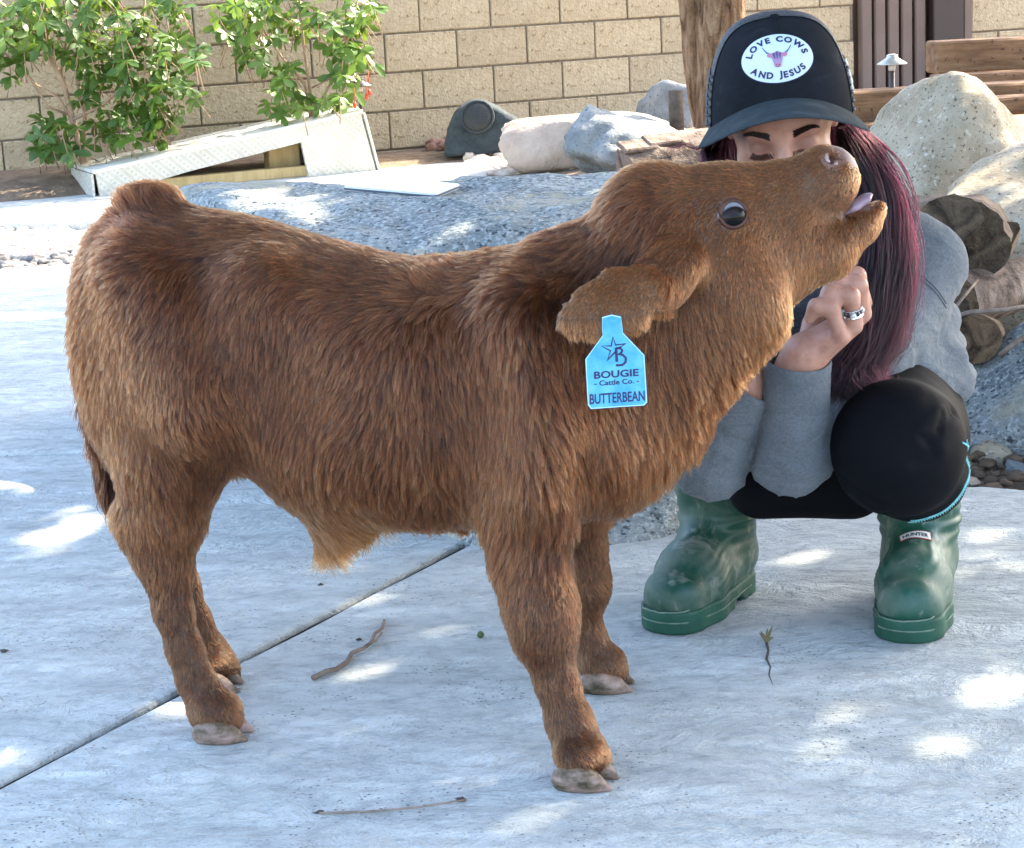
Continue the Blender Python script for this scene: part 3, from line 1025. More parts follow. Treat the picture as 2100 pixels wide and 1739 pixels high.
# dry twig on the patio
tw = [G(u, v, 0.005) for u, v in ((642, 1390), (668, 1377), (690, 1372), (712, 1357), (722, 1338), (745, 1330), (760, 1318), (768, 1300), (784, 1288), (788, 1272))]
twig(tw, 0.0042, 'crooked dry grey twig lying on the concrete patio', [[G(752, 1325, 0.006), G(772, 1312, 0.008), G(782, 1297, 0.01)]])
twig([G(655, 1668, 0.003), G(760, 1664, 0.003), G(860, 1655, 0.003), G(955, 1640, 0.003)], 0.0016, 'hair-thin straw on the concrete before the calf')
# sprig growing from a crack
sg = G(1572, 1318)
spr = thing('weed_sprig', 'tiny dry weed sprig in a patio crack between the boots', 'weed', sg)
M_weed = flat('dry_weed', (0.16, 0.13, 0.07), 0.9)
mb = MB()
for k in range(9):
    a = k * 2.4; d = np.array([math.cos(a) * 0.010, math.sin(a) * 0.007, 0.010 + 0.008 * (k % 3)])
    mb.tube([sg, sg + d * 0.6, sg + d + np.array([0, 0, -0.002])], [0.0012, 0.0022, 0.0006], 5)
mb.out('leaflets', M_weed, spr)
M_crack = flat('crack_dirt', (0.07, 0.06, 0.05), 0.95)
mb = MB().tube([sg + [0, 0, -0.0004]] + [G(u, v, -0.0004) for u, v in ((1576, 1335), (1572, 1352), (1580, 1368), (1577, 1385), (1585, 1405))], [0.0025, 0.002, 0.0022, 0.0014, 0.0012, 0.0006], 6)
mb.out('crack_root', M_crack, spr)
bq = G(986, 1308)
mb = MB().lathe(bq, [(0.0015, 0), (0.0046, 0.002), (0.0054, 0.005), (0.004, 0.009), (0.001, 0.0105)], 12)
mb.out('berry', flat('olive_green', (0.06, 0.09, 0.03), 0.5), smooth=True, label='small olive green berry on the patio before the front legs', cat='berry')
for k, (u, v, rr_, lb) in enumerate(((8, 1337, 0.006, 'dark crumb of dirt at the far slab beside the joint'), (735, 1313, 0.004, 'tiny dark crumb next to the crooked twig'), (657, 1200, 0.004, 'dark crumb under the belly tuft'), (655, 1667, 0.0045, 'dark crumb at the end of the thin straw'), (945, 1643, 0.006, 'brown leaf scrap on the straw'))):
    p = G(u, v); bv, bf = ICO[1]
    mk('dirt_crumb', p + bv * np.array([rr_, rr_ * 0.6, rr_ * 0.5]) * (1 + 0.3 * np.random.default_rng(k).standard_normal((len(bv), 1))).clip(0.5, 1.6) + [0, 0, rr_ * 0.3], bf, M_crack, label=lb, cat='crumb')

# ---- timber sleepers at the right
M_timber = pmat('old_timber', [(0.3, (0.10, 0.052, 0.028)), (0.5, (0.22, 0.125, 0.068)), (0.75, (0.34, 0.215, 0.13))], 3, 8, 0.9,
                [(5, 0.6, 0.02, (1, 9, 9)), (60, 0.5, 0.004)], stretch=(1, 7, 7), speck=[(30, 0.62, 0.7, (0.06, 0.035, 0.02))])
def timber(u0, v0, u1, v1, Y, L, ang, label, depth=0.16):
    """near face seen between the photo points, drawn at depth Y, then a real length"""
    c0 = P((u0 + u1) / 2, v0, Y); c1 = P((u0 + u1) / 2, v1, Y)
    h = c0[2] - c1[2]
    a = P(u0, (v0 + v1) / 2, Y)
    d = np.array([math.cos(ang), math.sin(ang), 0]); nrm = np.array([-d[1], d[0], 0])
    c = a + d * L / 2 + nrm * depth / 2
    c[2] = (c0[2] + c1[2]) / 2
    return MB().box(c, (L, depth, h), np.array([d, nrm, [0, 0, 1]]), 0.008).out('timber_sleeper', M_timber, label=label, cat='timber', group='timber sleepers stacked before the gate')
timber(1922, 82, 2100, 148, 8.2, 1.5, 0.10, 'upper old brown timber sleeper with sunlit top in front of the gate')
timber(1700, 185, 1960, 250, 7.6, 0.85, 0.06, 'old timber sleeper behind the cap in front of the gate')
timber(1930, 152, 2100, 200, 8.0, 1.4, 0.10, 'dark lower timber sleeper under the upper one')
timber(1700, 256, 1880, 300, 7.45, 0.70, 0.06, 'bottom timber sleeper half hidden behind the purple hair')
timber(2040, 200, 2140, 232, 7.2, 0.8, 0.15, 'short sunlit timber end behind the tan granite boulder')

# ---- path lights
M_bronze = flat('bronze_metal', (0.10, 0.09, 0.085), 0.45, 0.5, 0.6)
M_steel = flat('pale_metal', (0.55, 0.54, 0.50), 0.4, 0.5, 0.5)
def path_light(u, vtop, vbase, Y, R, label, mat):
    top = P(u, vtop, Y); gz0 = float(ground_z(top[0], Y))
    t = thing('path_light', label, 'garden light', (top[0], Y, gz0), 'low garden path lights')
    MB().lathe(top + np.array([0, 0, -R * 0.62]), [(R * 1.0, 0), (R * 0.98, R * 0.06), (R * 0.42, R * 0.40), (R * 0.36, R * 0.5), (R * 0.36, R * 0.6), (R * 0.2, R * 0.66)], 28).out('lamp_shade', mat, t, True)
    MB().tube([np.array([top[0], Y, gz0 - 0.05]), top + np.array([0, 0, -R * 0.5])], 0.011, 12).out('stem', M_bronze, t, True)
    MB().lathe(top + np.array([0, 0, -R * 1.05]), [(R * 0.22, 0), (R * 0.24, R * 0.2), (R * 0.24, R * 0.5)], 16).out('lens', flat('frosted_lens', (0.5, 0.47, 0.4), 0.3), t, True)
path_light(737, 160, 330, 10.35, 0.065, 'dark bronze path light with mushroom cap beside the white ramp', M_bronze)
path_light(1829, 112, 300, 7.75, 0.058, 'pale path light with flared cap before the brown gate', M_steel)

# ---- rock-shaped speaker
M_spk = pmat('speaker_rock', [(0.3, (0.016, 0.022, 0.025)), (0.55, (0.04, 0.052, 0.057)), (0.75, (0.09, 0.105, 0.11))], 9, 8, 0.85, [(14, 0.8, 0.02), (70, 0.4, 0.004)])
sb = P(990, 300, 10.25); sb[2] -= 0.03
spk = thing('rock_speaker', 'dark grey rock-shaped garden speaker with round grille against the wall', 'speaker', sb)
V, F = ICO[5]
acc = np.full(len(V), 1e-9)
for n, d in [((0, 0, 1), 0.95), ((-0.1, -1, 0.35), 0.62), ((-1, 0, 0.25), 0.80), ((-0.6, 0, 0.8), 0.86), ((0.62, 0, 0.78), 0.70), ((1, -0.1, -0.1), 1.12), ((0, 1, 0), 0.7), ((0, 0, -1), 0.95), ((0.2, 0, -1), 0.95)]:
    acc += np.maximum(V @ unit(n) / d, 0) ** 9
sv = V * (acc ** (-1 / 9.0))[:, None]
sv = sv * (1 + 0.045 * fbm(sv * 2.4 + 3, 5))[:, None] * np.array([0.20, 0.17, 0.155])
sctr = sb + np.array([0, 0.16, 0.125])
mk('rock_shell', sv + sctr, F, M_spk, spk)
gN = unit([-0.1, -1, 0.35]); gX = unit(np.cross([0, 0, 1], gN)) * -1; gZ = np.cross(gN, gX)
gc = sctr + np.array([-0.02, -0.108, 0.052])
MB().lathe(gc - gN * 0.02, [(0.088, 0), (0.088, 0.02), (0.080, 0.026), (0.074, 0.020)], 40, np.array([gX, gZ, gN])).out('grille_rim', M_spk, spk, True)
M_grille, nt, b = new_mat('speaker_grille')
vo = nt.nodes.new('ShaderNodeTexVoronoi'); vo.inputs['Scale'].default_value = 160
tc = nt.nodes.new('ShaderNodeTexCoord'); nt.links.new(tc.outputs['Object'], vo.inputs['Vector'])
cc = ramp(nt, vo.outputs['Distance'], [(0.2, (0.004, 0.005, 0.005)), (0.5, (0.020, 0.023, 0.023))])
nt.links.new(cc.outputs[0], b.inputs['Base Color']); b.inputs['Roughness'].default_value = 0.7
MB().lathe(gc - gN * 0.01, [(0.078, 0), (0.078, 0.012), (0.05, 0.022), (0.01, 0.026)], 40, np.array([gX, gZ, gN])).out('grille', M_grille, spk, True)

# ---- white diamond-plate ramp
def plate_mat():
    m, nt, b = new_mat('diamond_plate')
    tc = nt.nodes.new('ShaderNodeTexCoord')
    def bars(rot, off):
        mp = nt.nodes.new('ShaderNodeMapping'); mp.inputs['Rotation'].default_value = (0, math.radians(rot), 0); mp.inputs['Location'].default_value = off
        nt.links.new(tc.outputs['Object'], mp.inputs[0])
        sep = nt.nodes.new('ShaderNodeSeparateXYZ'); nt.links.new(mp.outputs[0], sep.inputs[0])
        res = []
        for ax_, per, wid in ((0, 0.044, 0.34), (2, 0.022, 0.18)):
            mod = nt.nodes.new('ShaderNodeMath'); mod.operation = 'PINGPONG'; mod.inputs[1].default_value = per / 2
            nt.links.new(sep.outputs[ax_], mod.inputs[0])
            gt = nt.nodes.new('ShaderNodeMath'); gt.operation = 'LESS_THAN'; gt.inputs[1].default_value = per * wid
            nt.links.new(mod.outputs[0], gt.inputs[0]); res.append(gt.outputs[0])
        mu = nt.nodes.new('ShaderNodeMath'); mu.operation = 'MULTIPLY'
        nt.links.new(res[0], mu.inputs[0]); nt.links.new(res[1], mu.inputs[1])
        return mu.outputs[0]
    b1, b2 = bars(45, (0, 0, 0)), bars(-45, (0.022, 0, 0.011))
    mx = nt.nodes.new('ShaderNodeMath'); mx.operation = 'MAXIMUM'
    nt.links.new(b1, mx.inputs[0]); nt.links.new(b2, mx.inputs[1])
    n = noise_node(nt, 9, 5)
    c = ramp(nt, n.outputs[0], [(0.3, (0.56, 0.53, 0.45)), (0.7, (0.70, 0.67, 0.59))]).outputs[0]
    c = mixc(nt, mixc(nt, c, (0.82, 0.80, 0.77), 1.0, 'MULTIPLY'), c, mx.outputs[0])  # raised bars paler than the sheet: relief shading put into the colour
    nt.links.new(c, b.inputs['Base Color']); b.inputs['Roughness'].default_value = 0.45
    bump(nt, b, mx.outputs[0], 1.0, 0.012)
    return m
M_plate = plate_mat()
M_ramptop = pmat('ramp_top_paint', [(0.3, (0.50, 0.46, 0.38)), (0.5, (0.68, 0.65, 0.58)), (0.7, (0.74, 0.72, 0.66))], 4, 7, 0.6, [(6, 0.3, 0.01)], stretch=(1, 3, 1))
M_rampwood = pmat('ramp_timber', [(0.3, (0.40, 0.27, 0.11)), (0.7, (0.60, 0.44, 0.22))], 4, 6, 0.8, [(20, 0.3, 0.004)], stretch=(6, 6, 1))
A_ = G(205, 402)
RA = math.radians(24); rd = np.array([math.cos(RA), math.sin(RA), 0]); rn = np.array([-math.sin(RA), math.cos(RA), 0]); rz = np.array([0, 0, 1.0])
def ramp_xy(u, v):
    s, z, p = on_plane(u, v, A_, rd); return (s, max(z, 0.0))
ramp_t = thing('ramp', 'white diamond-plate ramp with sunlit top and timber leg on the path', 'ramp', A_)
side = [ramp_xy(*q_) for q_ in ((205, 402), (268, 395), (272, 386), (386, 352), (618, 292), (634, 369), (771, 346), (740, 232), (193, 357))]
side[0] = (0, 0.0); side[1] = (side[1][0], 0.0); side[5] = (side[5][0], 0.0); side[6] = (side[6][0], 0.0); side[8] = (-0.01, side[8][1])
wid = 0.42
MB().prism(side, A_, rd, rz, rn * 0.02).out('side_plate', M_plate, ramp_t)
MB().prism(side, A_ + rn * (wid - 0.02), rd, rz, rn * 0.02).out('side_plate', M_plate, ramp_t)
def quadbox(a, b, th, name, m_, over=0.0):
    (x0, z0), (x1, z1) = a, b
    d = unit(np.array([x1 - x0, 0, z1 - z0])); 
    dd = rd * d[0] + rz * d[2]; up = -rd * d[2] + rz * d[0]
    L = math.hypot(x1 - x0, z1 - z0)
    c = A_ + rd * (x0 + x1) / 2 + rz * (z0 + z1) / 2 + rn * wid / 2 + up * th / 2
    return MB().box(c, (L + over, wid + 0.012, th), np.array([dd, rn, up]), 0.003).out(name, m_, ramp_t)
quadbox(side[8], side[7], 0.018, 'top_panel', M_ramptop, 0.02)
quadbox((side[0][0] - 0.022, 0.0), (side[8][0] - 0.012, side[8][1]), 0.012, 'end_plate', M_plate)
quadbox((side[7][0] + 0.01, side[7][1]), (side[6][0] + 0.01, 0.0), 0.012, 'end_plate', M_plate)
bx0 = side[5][0] - 0.13
MB().box(A_ + rd * (bx0 + 0.06) + rn * (wid * 0.45) + rz * (side[4][1] * 0.5), (0.16, 0.09, side[4][1] + 0.02), np.array([rd, rn, rz]), 0.004).out('timber_leg', M_rampwood, ramp_t)
MB().box(A_ + rd * (side[5][0] * 0.5 + 0.05) + rn * 0.06 + rz * 0.026, (side[5][0] - side[1][0] + 0.05, 0.07, 0.052), np.array([rd, rn, rz]), 0.004).out('base_rail', M_rampwood, ramp_t)

# ---- phone on the boulder: rests on the stone where the photograph has it
from mathutils.bvhtree import BVHTree
ledge_bvh = BVHTree.FromPolygons([tuple(v) for v in LEDGE], [tuple(int(i) for i in f) for f in ledge_F])
def ledge_hit(u, v):
    h = ledge_bvh.ray_cast(Vector(CAM), Vector(unit(ray(u, v))))
    return np.array(h[0]) if h[0] else None
def phone():
    cs = [ledge_hit(u, v) for u, v in ((730, 392), (900, 402), (915, 386), (760, 376), (825, 388))]
    cs = np.array([x for x in cs if x is not None])
    ctr = cs.mean(0)
    A = np.c_[cs[:, 0] - ctr[0], cs[:, 1] - ctr[1], np.ones(len(cs))]
    k_ = np.linalg.lstsq(A, cs[:, 2], rcond=None)[0]
    up = unit([-0.4 * np.clip(k_[0], -.25, .25), -np.clip(k_[1], 0.10, .30), 1.0])
    ctr[2] = k_[2]
    lift_ = max(float((q_ - ctr) @ up) for q_ in cs); ctr = ctr + up * (lift_ * 0.8 + 0.001)
    def onp(u, v):
        d = ray(u, v); return CAM + d * (np.dot(ctr - CAM, up) / np.dot(d, up))
    a, b, c_, d = [onp(u, v) for u, v in ((714, 392), (903, 408), (935, 384), (748, 368))]
    ctr = (a + b + c_ + d) / 4
    dx = unit((b - a) + (c_ - d)); dy = unit(np.cross(up, dx))
    L = 0.5 * np.linalg.norm(b - a) + 0.5 * np.linalg.norm(c_ - d); W_ = L * 0.49
    t = thing('phone', 'white smartphone lying face up on the flat grey boulder', 'phone', ctr)
    th = 0.0085
    def rr(L, W, r, n=6):
        o = []
        for (sx, sy, a0) in ((1, 1, 0), (-1, 1, 90), (-1, -1, 180), (1, -1, 270)):
            for k in range(n + 1):
                a = math.radians(a0 + 90 * k / n)
                o.append((sx * (L / 2 - r) + r * math.cos(a), sy * (W / 2 - r) + r * math.sin(a)))
        return o
    f = 1.0
    MB().prism(rr(L * f, W_ * f, 0.011), ctr, dx, dy, up * th).out('body', flat('phone_white', (0.72, 0.74, 0.76), 0.3, 0.5), t)
    MB().prism(rr(L * f + 0.003, W_ * f + 0.003, 0.0125), ctr + up * 0.0015, dx, dy, up * (th - 0.004)).out('frame', flat('phone_frame', (0.10, 0.11, 0.13), 0.3, 0.5, 0.3), t)
    MB().prism(rr(L * f - 0.006, W_ * f - 0.006, 0.009), ctr + up * (th + 0.0003), dx, dy, up * 0.0006).out('screen', flat('phone_screen', (0.28, 0.37, 0.46), 0.12, 0.4), t)
phone()
# ------------------------------------------------------------------ plants
M_leaf, nt, b = new_mat('shrub_leaf')
oi = nt.nodes.new('ShaderNodeObjectInfo')
n = noise_node(nt, 30, 3)
c1 = ramp(nt, oi.outputs['Random'], [(0.0, (0.035, 0.085, 0.012)), (0.5, (0.075, 0.155, 0.022)), (1.0, (0.16, 0.25, 0.04))]).outputs[0]
c2 = mixc(nt, c1, (0.12, 0.19, 0.045), ramp(nt, n.outputs[0], [(0.45, (0, 0, 0)), (0.7, (0.6, 0.6, 0.6))]).outputs[0])
nt.links.new(c2, b.inputs['Base Color']); b.inputs['Roughness'].default_value = 0.42; b.inputs['Specular IOR Level'].default_value = 0.45
tr = nt.nodes.new('ShaderNodeBsdfTranslucent'); nt.links.new(mixc(nt, c2, (0.35, 0.5, 0.05), 0.5), tr.inputs[0])
ms = nt.nodes.new('ShaderNodeMixShader'); ms.inputs[0].default_value = 0.30
nt.links.new(b.outputs[0], ms.inputs[1]); nt.links.new(tr.outputs[0], ms.inputs[2]); nt.links.new(ms.outputs[0], nt.nodes['Material Output'].inputs[0])
M_stem = pmat('shrub_stem', [(0.3, (0.22, 0.14, 0.09)), (0.7, (0.42, 0.30, 0.20))], 12, 5, 0.9, [(40, 0.5, 0.004)])

def leaf_shape(cup=0.18, bend=0.22):
    prof = [(0.0, 0.02), (0.18, 0.10), (0.42, 0.19), (0.66, 0.235), (0.86, 0.16), (1.0, 0.02)]
    V = []; F = []
    for x, w in prof:
        z = -bend * x * x
        V += [(x, -w, z + cup * w), (x, 0, z), (x, w, z + cup * w)]
    for i in range(len(prof) - 1):
        a = i * 3; c = a + 3
        F += [(a, c, c + 1, a + 1), (a + 1, c + 1, c + 2, a + 2)]
    return np.array(V), np.array(F)
leaf_mes = []
for cu, be in ((0.18, 0.22), (0.30, 0.10), (0.10, 0.40)):
    V, F = leaf_shape(cu, be)
    me = mesh_np('leaf', V, F); me.materials.append(M_leaf)
    me.polygons.foreach_set('use_smooth', np.ones(len(me.polygons), bool)); leaf_mes.append(me)

def leaf_at(me, pos, d, up, size, parent):
    o = bpy.data.objects.new('leaf', me)
    COL.objects.link(o); o.parent = parent
    d = unit(d); y = np.cross(up, d)
    if np.linalg.norm(y) < 1e-3: y = np.cross([1, 0, 0], d)
    y = unit(y); z = np.cross(d, y)
    m = Matrix.Identity(4)
    for i in range(3):
        m[i][0], m[i][1], m[i][2], m[i][3] = d[i] * size, y[i] * size, z[i] * size, pos[i]
    o.matrix_local = m
    return o

def shrub(label, base, stems, tips, nleaf, seed, Yf, size=0.075):
    """stems: photo polylines; tips: photo blobs (u, v, ru, rv, depth, weight) that fill with leaf rosettes"""
    r = np.random.default_rng(seed)
    t = thing('shrub', label, 'shrub', base, 'broad-leaved shrubs along the wall')
    for pts, r0 in stems:
        w = [P(u, v, Yf + dy) for u, v, dy in pts]
        MB().tube(w, [r0 * (1 - 0.55 * i / (len(w) - 1)) for i in range(len(w))], 8).out('stem', M_stem, t, True)
    tot = sum(x[5] for x in tips)
    made = 0; extra = []
    for (u, v, ru, rv, dy, wgt) in tips:
        n = int(round(nleaf * wgt / tot)); k = 0
        while k < n:
            a, q_ = r.uniform(0, 6.28), math.sqrt(r.random())
            c = P(u + ru * q_ * math.cos(a), v + rv * q_ * math.sin(a), Yf + dy + r.normal(0, 0.13))
            axis = unit(np.array([r.normal(0, 0.5), -0.45 + r.normal(0, 0.4), 0.75 + r.normal(0, 0.3)]))
            for j in range(r.integers(4, 8)):
                th = 2.4 * j + r.uniform(0, 1)
                e1 = unit(np.cross(axis, [0.2, 0.3, 0.9])); e2 = np.cross(axis, e1)
                d = unit(axis * r.uniform(-0.15, 0.55) + math.cos(th) * e1 + math.sin(th) * e2 + np.array([0, 0, -0.25]))
                s = size * r.uniform(0.65, 1.2)
                if made < 300:
                    leaf_at(leaf_mes[r.integers(0, 3)], c - ROOTLOC[t.name], d, axis, s, t); made += 1
                else: extra.append((c, d, axis, s))
                k += 1
            MB_tw.append((t, c, c - axis * 0.09 + np.array([0, 0.03, -0.05])))
    if extra:
        V0, F0 = leaf_shape(); Vs = []; Fs = []
        for i, (c, d, ax_, s) in enumerate(extra):
            y = unit(np.cross(ax_, d)); z = np.cross(d, y)
            Vs.append(c + s * (V0[:, :1] * d + V0[:, 1:2] * y + V0[:, 2:] * z)); Fs.append(F0 + i * len(V0))
        mk('foliage', np.concatenate(Vs), np.concatenate(Fs), M_leaf, t, kind='stuff')
    tw = MB()
    for (tt, a, b_) in MB_tw: tw.tube([b_, a], [0.003, 0.0018], 5)
    tw.out('twigs', M_stem, t, True, kind='stuff'); MB_tw.clear()
    return t
MB_tw = []
b1 = gpt(160, 335) ; b1[1] = 9.75; b1[2] = float(ground_z(b1[0], 9.75))
shrub('big broad-leaved green shrub with several bare stems at the wall end', b1,
      [([(172, 335, 0), (150, 250, 0), (130, 170, 0), (100, 110, 0.05), (95, 60, 0.05), (90, -60, 0.1)], 0.016),
       ([(150, 250, 0), (120, 200, -0.02), (75, 175, 0), (40, 130, 0.03)], 0.009),
       ([(168, 330, 0.05), (175, 235, 0.05), (158, 165, 0.05), (160, 90, 0.1), (170, -40, 0.1)], 0.012),
       ([(150, 245, -0.02), (210, 215, -0.05), (250, 180, -0.05), (290, 90, 0), (300, -30, 0)], 0.010),
       ([(150, 245, 0), (125, 150, 0.05), (140, 60, 0.1), (120, -60, 0.1)], 0.008),
       ([(140, 235, 0), (100, 220, -0.05), (60, 160, -0.05), (5, 100, -0.05)], 0.007)],
      [(60, 40, 75, 60, 0, 1.25), (190, 40, 110, 65, 0, 1.7), (320, 40, 80, 55, 0, 1.0), (20, 110, 40, 50, 0, 0.5), (290, 140, 75, 55, 0.0, 0.9), (350, 190, 55, 55, 0, 0.6), (215, 190, 60, 40, 0.05, 0.45),
       (120, 285, 75, 40, 0, 0.75), (255, 255, 70, 35, -0.05, 0.7), (320, 245, 45, 40, 0, 0.4), (200, 120, 70, 40, 0, 0.6), (130, -90, 180, 60, 0, 1.0), (400, 120, 25, 25, 0, 0.15)], 1700, 1, 9.7)
b2 = gpt(650, 300); b2[1] = 10.1; b2[2] = float(ground_z(b2[0], 10.1))
shrub('slender broad-leaved shrub with thin pale stems behind the ramp', b2,
      [([(640, 300, 0), (640, 215, 0), (625, 110, 0), (615, 20, 0), (610, -60, 0)], 0.010),
       ([(640, 260, 0), (625, 170, -0.03), (580, 120, -0.05), (540, 60, 0)], 0.008),
       ([(640, 240, 0), (690, 150, 0), (720, 60, 0), (740, -30, 0)], 0.008),
       ([(640, 180, 0), (680, 160, -0.02), (715, 140, 0)], 0.005)],
      [(490, 40, 55, 50, 0, 0.8), (590, 30, 60, 50, 0, 0.9), (700, 60, 55, 45, 0, 0.8), (720, 130, 50, 45, 0, 0.6), (575, 155, 35, 40, -0.05, 0.35), (590, 210, 45, 30, -0.05, 0.35), (690, 200, 60, 30, 0, 0.5), (520, 110, 30, 30, 0, 0.25), (640, -70, 120, 50, 0, 0.7), (745, 20, 25, 30, 0, 0.3)], 950, 2, 10.05, 0.072)
# the red flowers low on the second shrub
fl = MB()
for (u, v) in ((752, 205), (728, 222), (758, 196)):
    p = P(u, v, 9.95); fl.lathe(p, [(0.003, 0), (0.008, 0.006), (0.009, 0.018), (0.004, 0.032)], 8)
    fl.tube([p + [0, 0, 0.03], p + [0.0, 0.02, 0.12]], [0.002, 0.0015], 5)
fl.out('flower', flat('red_petal', (0.55, 0.06, 0.02), 0.6), bpy.data.objects['shrub.001'], True)

# ---- tree by the wall and the shade tree outside the frame: their crowns shade the patio
M_trunk = pmat('tree_bark', [(0.34, (0.07, 0.038, 0.02)), (0.48, (0.26, 0.155, 0.085)), (0.68, (0.44, 0.31, 0.20))], 9, 9, 0.95, [(9, 1.0, 0.08, (3, 3, 0.8)), (40, 1.0, 0.015)], stretch=(3, 3, 0.7), dist=0.6)
M_tleaf = pmat('tree_leaf', [(0.3, (0.04, 0.08, 0.018)), (0.7, (0.09, 0.15, 0.035))], 3, 3, 0.6)
TB = np.array([P(1470, 235, 9.6)[0], 9.6, 0.02])
tree1 = thing('tree', 'brown-barked tree trunk in front of the block wall behind the cap', 'tree', TB)
def trunkmesh(pts, rad, parent, seed, n=22):
    mb = MB(); 
    P_ = [np.asarray(p, float) for p in pts]
    ts = np.linspace(0, len(P_) - 1, len(P_) * 8)
    cp_ = [np.array([np.interp(t, range(len(P_)), [p[i] for p in P_]) for i in range(3)]) for t in ts]
    rr = [np.interp(t, range(len(P_)), rad) for t in ts]
    mb.tube(cp_, rr, n)
    V = np.array(mb.V); 
    c = np.repeat(np.array(cp_), n, 0)
    nz = fbm(V * np.array([9, 9, 3]) + seed, 5, 0.55)
    V = c + (V - c) * (1 + 0.10 * nz)[:, None]
    return mk('trunk', V, mb.F, M_trunk, parent)
trunkmesh([TB + [0.03, 0, -0.1], TB + [0.02, 0, 0.1], TB + [0.03, 0, 0.5], TB + [0.06, 0, 1.3], TB + [0.1, 0, 2.6]], [0.15, 0.125, 0.118, 0.115, 0.09], tree1, 3)
trunkmesh([TB + [-0.05, 0.06, 0.15], TB + [-0.085, 0.06, 0.45], TB + [-0.10, 0.06, 0.9], TB + [-0.3, 0.05, 2.2]], [0.06, 0.065, 0.065, 0.05], tree1, 4)
SB = np.array([4.3, 6.3, 0.15])
tree2 = thing('tree', 'large broad-leaved tree whose wide crown shades the patio', 'tree', SB)
trunkmesh([SB + [0, 0, -0.3], SB + [0, 0, 0.8], SB + [-0.1, 0.05, 1.9], SB + [-0.2, 0, 3.4]], [0.22, 0.17, 0.15, 0.10], tree2, 5)

def pt_in_poly(x, y, poly):
    ins = np.zeros(len(x), bool); n = len(poly)
    for i in range(n):
        x0, y0 = poly[i]; x1, y1 = poly[(i + 1) % n]
        c_ = ((y0 > y) != (y1 > y)) & (x < (x1 - x0) * (y - y0) / (y1 - y0 + 1e-12) + x0)
        ins ^= c_
    return ins
shade_poly = [(-4.5, -2.5), (-4.5, 4.6), (-2.6, 6.7), (-1.2, 7.0), (-0.45, 6.6), (0.1, 5.9), (0.42, 4.9), (0.62, 4.3), (1.2, 3.5), (3.5, 3.0), (4.0, -2.5)]
# gaps in the crowns: each lets a fleck of sun down on the patio (centre and size on the ground)
flecks = [(778, 1392, 42, 22), (470, 1562, 75, 22), (400, 1582, 45, 16), (545, 1535, 40, 14), (925, 1535, 30, 40), (985, 1470, 40, 22), (1015, 1440, 30, 14),
          (60, 572, 80, 16), (40, 648, 90, 9), (110, 975, 80, 14), (70, 1000, 110, 14), (160, 985, 60, 20), (70, 1105, 70, 16), (150, 1075, 60, 20), (190, 1040, 30, 20),
          (1990, 1445, 36, 28), (1965, 1505, 30, 22), (2050, 1385, 34, 26), (1905, 1640, 20, 24), (1690, 1148, 40, 12), (2010, 1095, 46, 14), (2070, 1140, 34, 20),
          (1985, 1180, 22, 12), (1800, 1120, 24, 10), (590, 1490, 20, 10), (300, 1660, 60, 14), (640, 1600, 30, 10), (1120, 1690, 50, 12), (1500, 1500, 24, 10), (1760, 1560, 30, 14), (2085, 1250, 24, 22), (1000, 1400, 22, 10), (2085, 1470, 16, 20)]
lf = np.random.default_rng(21)
NL = 46000
lx = lf.uniform(-4, 3.6, NL); ly = lf.uniform(-1.5, 7.4, NL)
jit = 0.12 * lf.standard_normal((NL, 2))
ok = pt_in_poly(lx + jit[:, 0], ly + jit[:, 1], shade_poly)
for (u, v, ru, rv) in flecks:
    c = G(u, v); ex = G(u + ru, v) - c; ey = G(u, v - rv) - c
    Mx = np.linalg.inv(np.array([[ex[0], ey[0]], [ex[1], ey[1]]]))
    d = np.stack([lx - c[0], ly - c[1]], 1) @ Mx.T
    # leaf half size widens the gap
    grow = 1 + 0.030 / max(0.02, min(np.hypot(*ex[:2]), np.hypot(*ey[:2])))
    ok &= (d ** 2).sum(1) > grow ** 2 * 0.8
ex_x = lf.uniform(0.3, 2.4, 2600); ex_y = lf.uniform(3.6, 8.2, 2600)      # thinner edge of the crown over the boulders
lx, ly = np.concatenate([lx[ok], ex_x]), np.concatenate([ly[ok], ex_y])
lz = lf.uniform(2.7, 4.6, len(lx)) + 0.4 * vnoise(np.stack([lx, ly, 0 * lx], 1))
tl = lz / SUN[2]
pos = np.stack([lx + SUN[0] * tl, ly + SUN[1] * tl, lz], 1)
LV0, LF0 = leaf_shape(0.1, 0.2)
def crown(mask, parent):
    p = pos[mask]; n = len(p)
    d = lf.standard_normal((n, 3)); d[:, 2] *= 0.5; d /= np.linalg.norm(d, axis=1)[:, None]
    up = lf.standard_normal((n, 3)) * 0.7 + SUN; y = np.cross(up, d); y /= np.linalg.norm(y, axis=1)[:, None]; z = np.cross(d, y)
    s = lf.uniform(0.13, 0.20, n)[:, None, None]
    q4 = np.array([[-0.5, -0.02, 0], [0, -0.30, 0.03], [0.5, 0, -0.05], [0, 0.30, 0.03]])
    V = p[:, None, :] + s * (q4[None, :, :1] * d[:, None] + q4[None, :, 1:2] * y[:, None] + q4[None, :, 2:] * z[:, None])
    F = np.arange(n * 4).reshape(n, 4)
    mk('crown', V.reshape(-1, 3), F, M_tleaf, parent, kind='stuff')
near1 = np.hypot(pos[:, 0] - TB[0], pos[:, 1] - TB[1]) < 2.6
crown(near1, tree1)
crown(~near1, tree2)
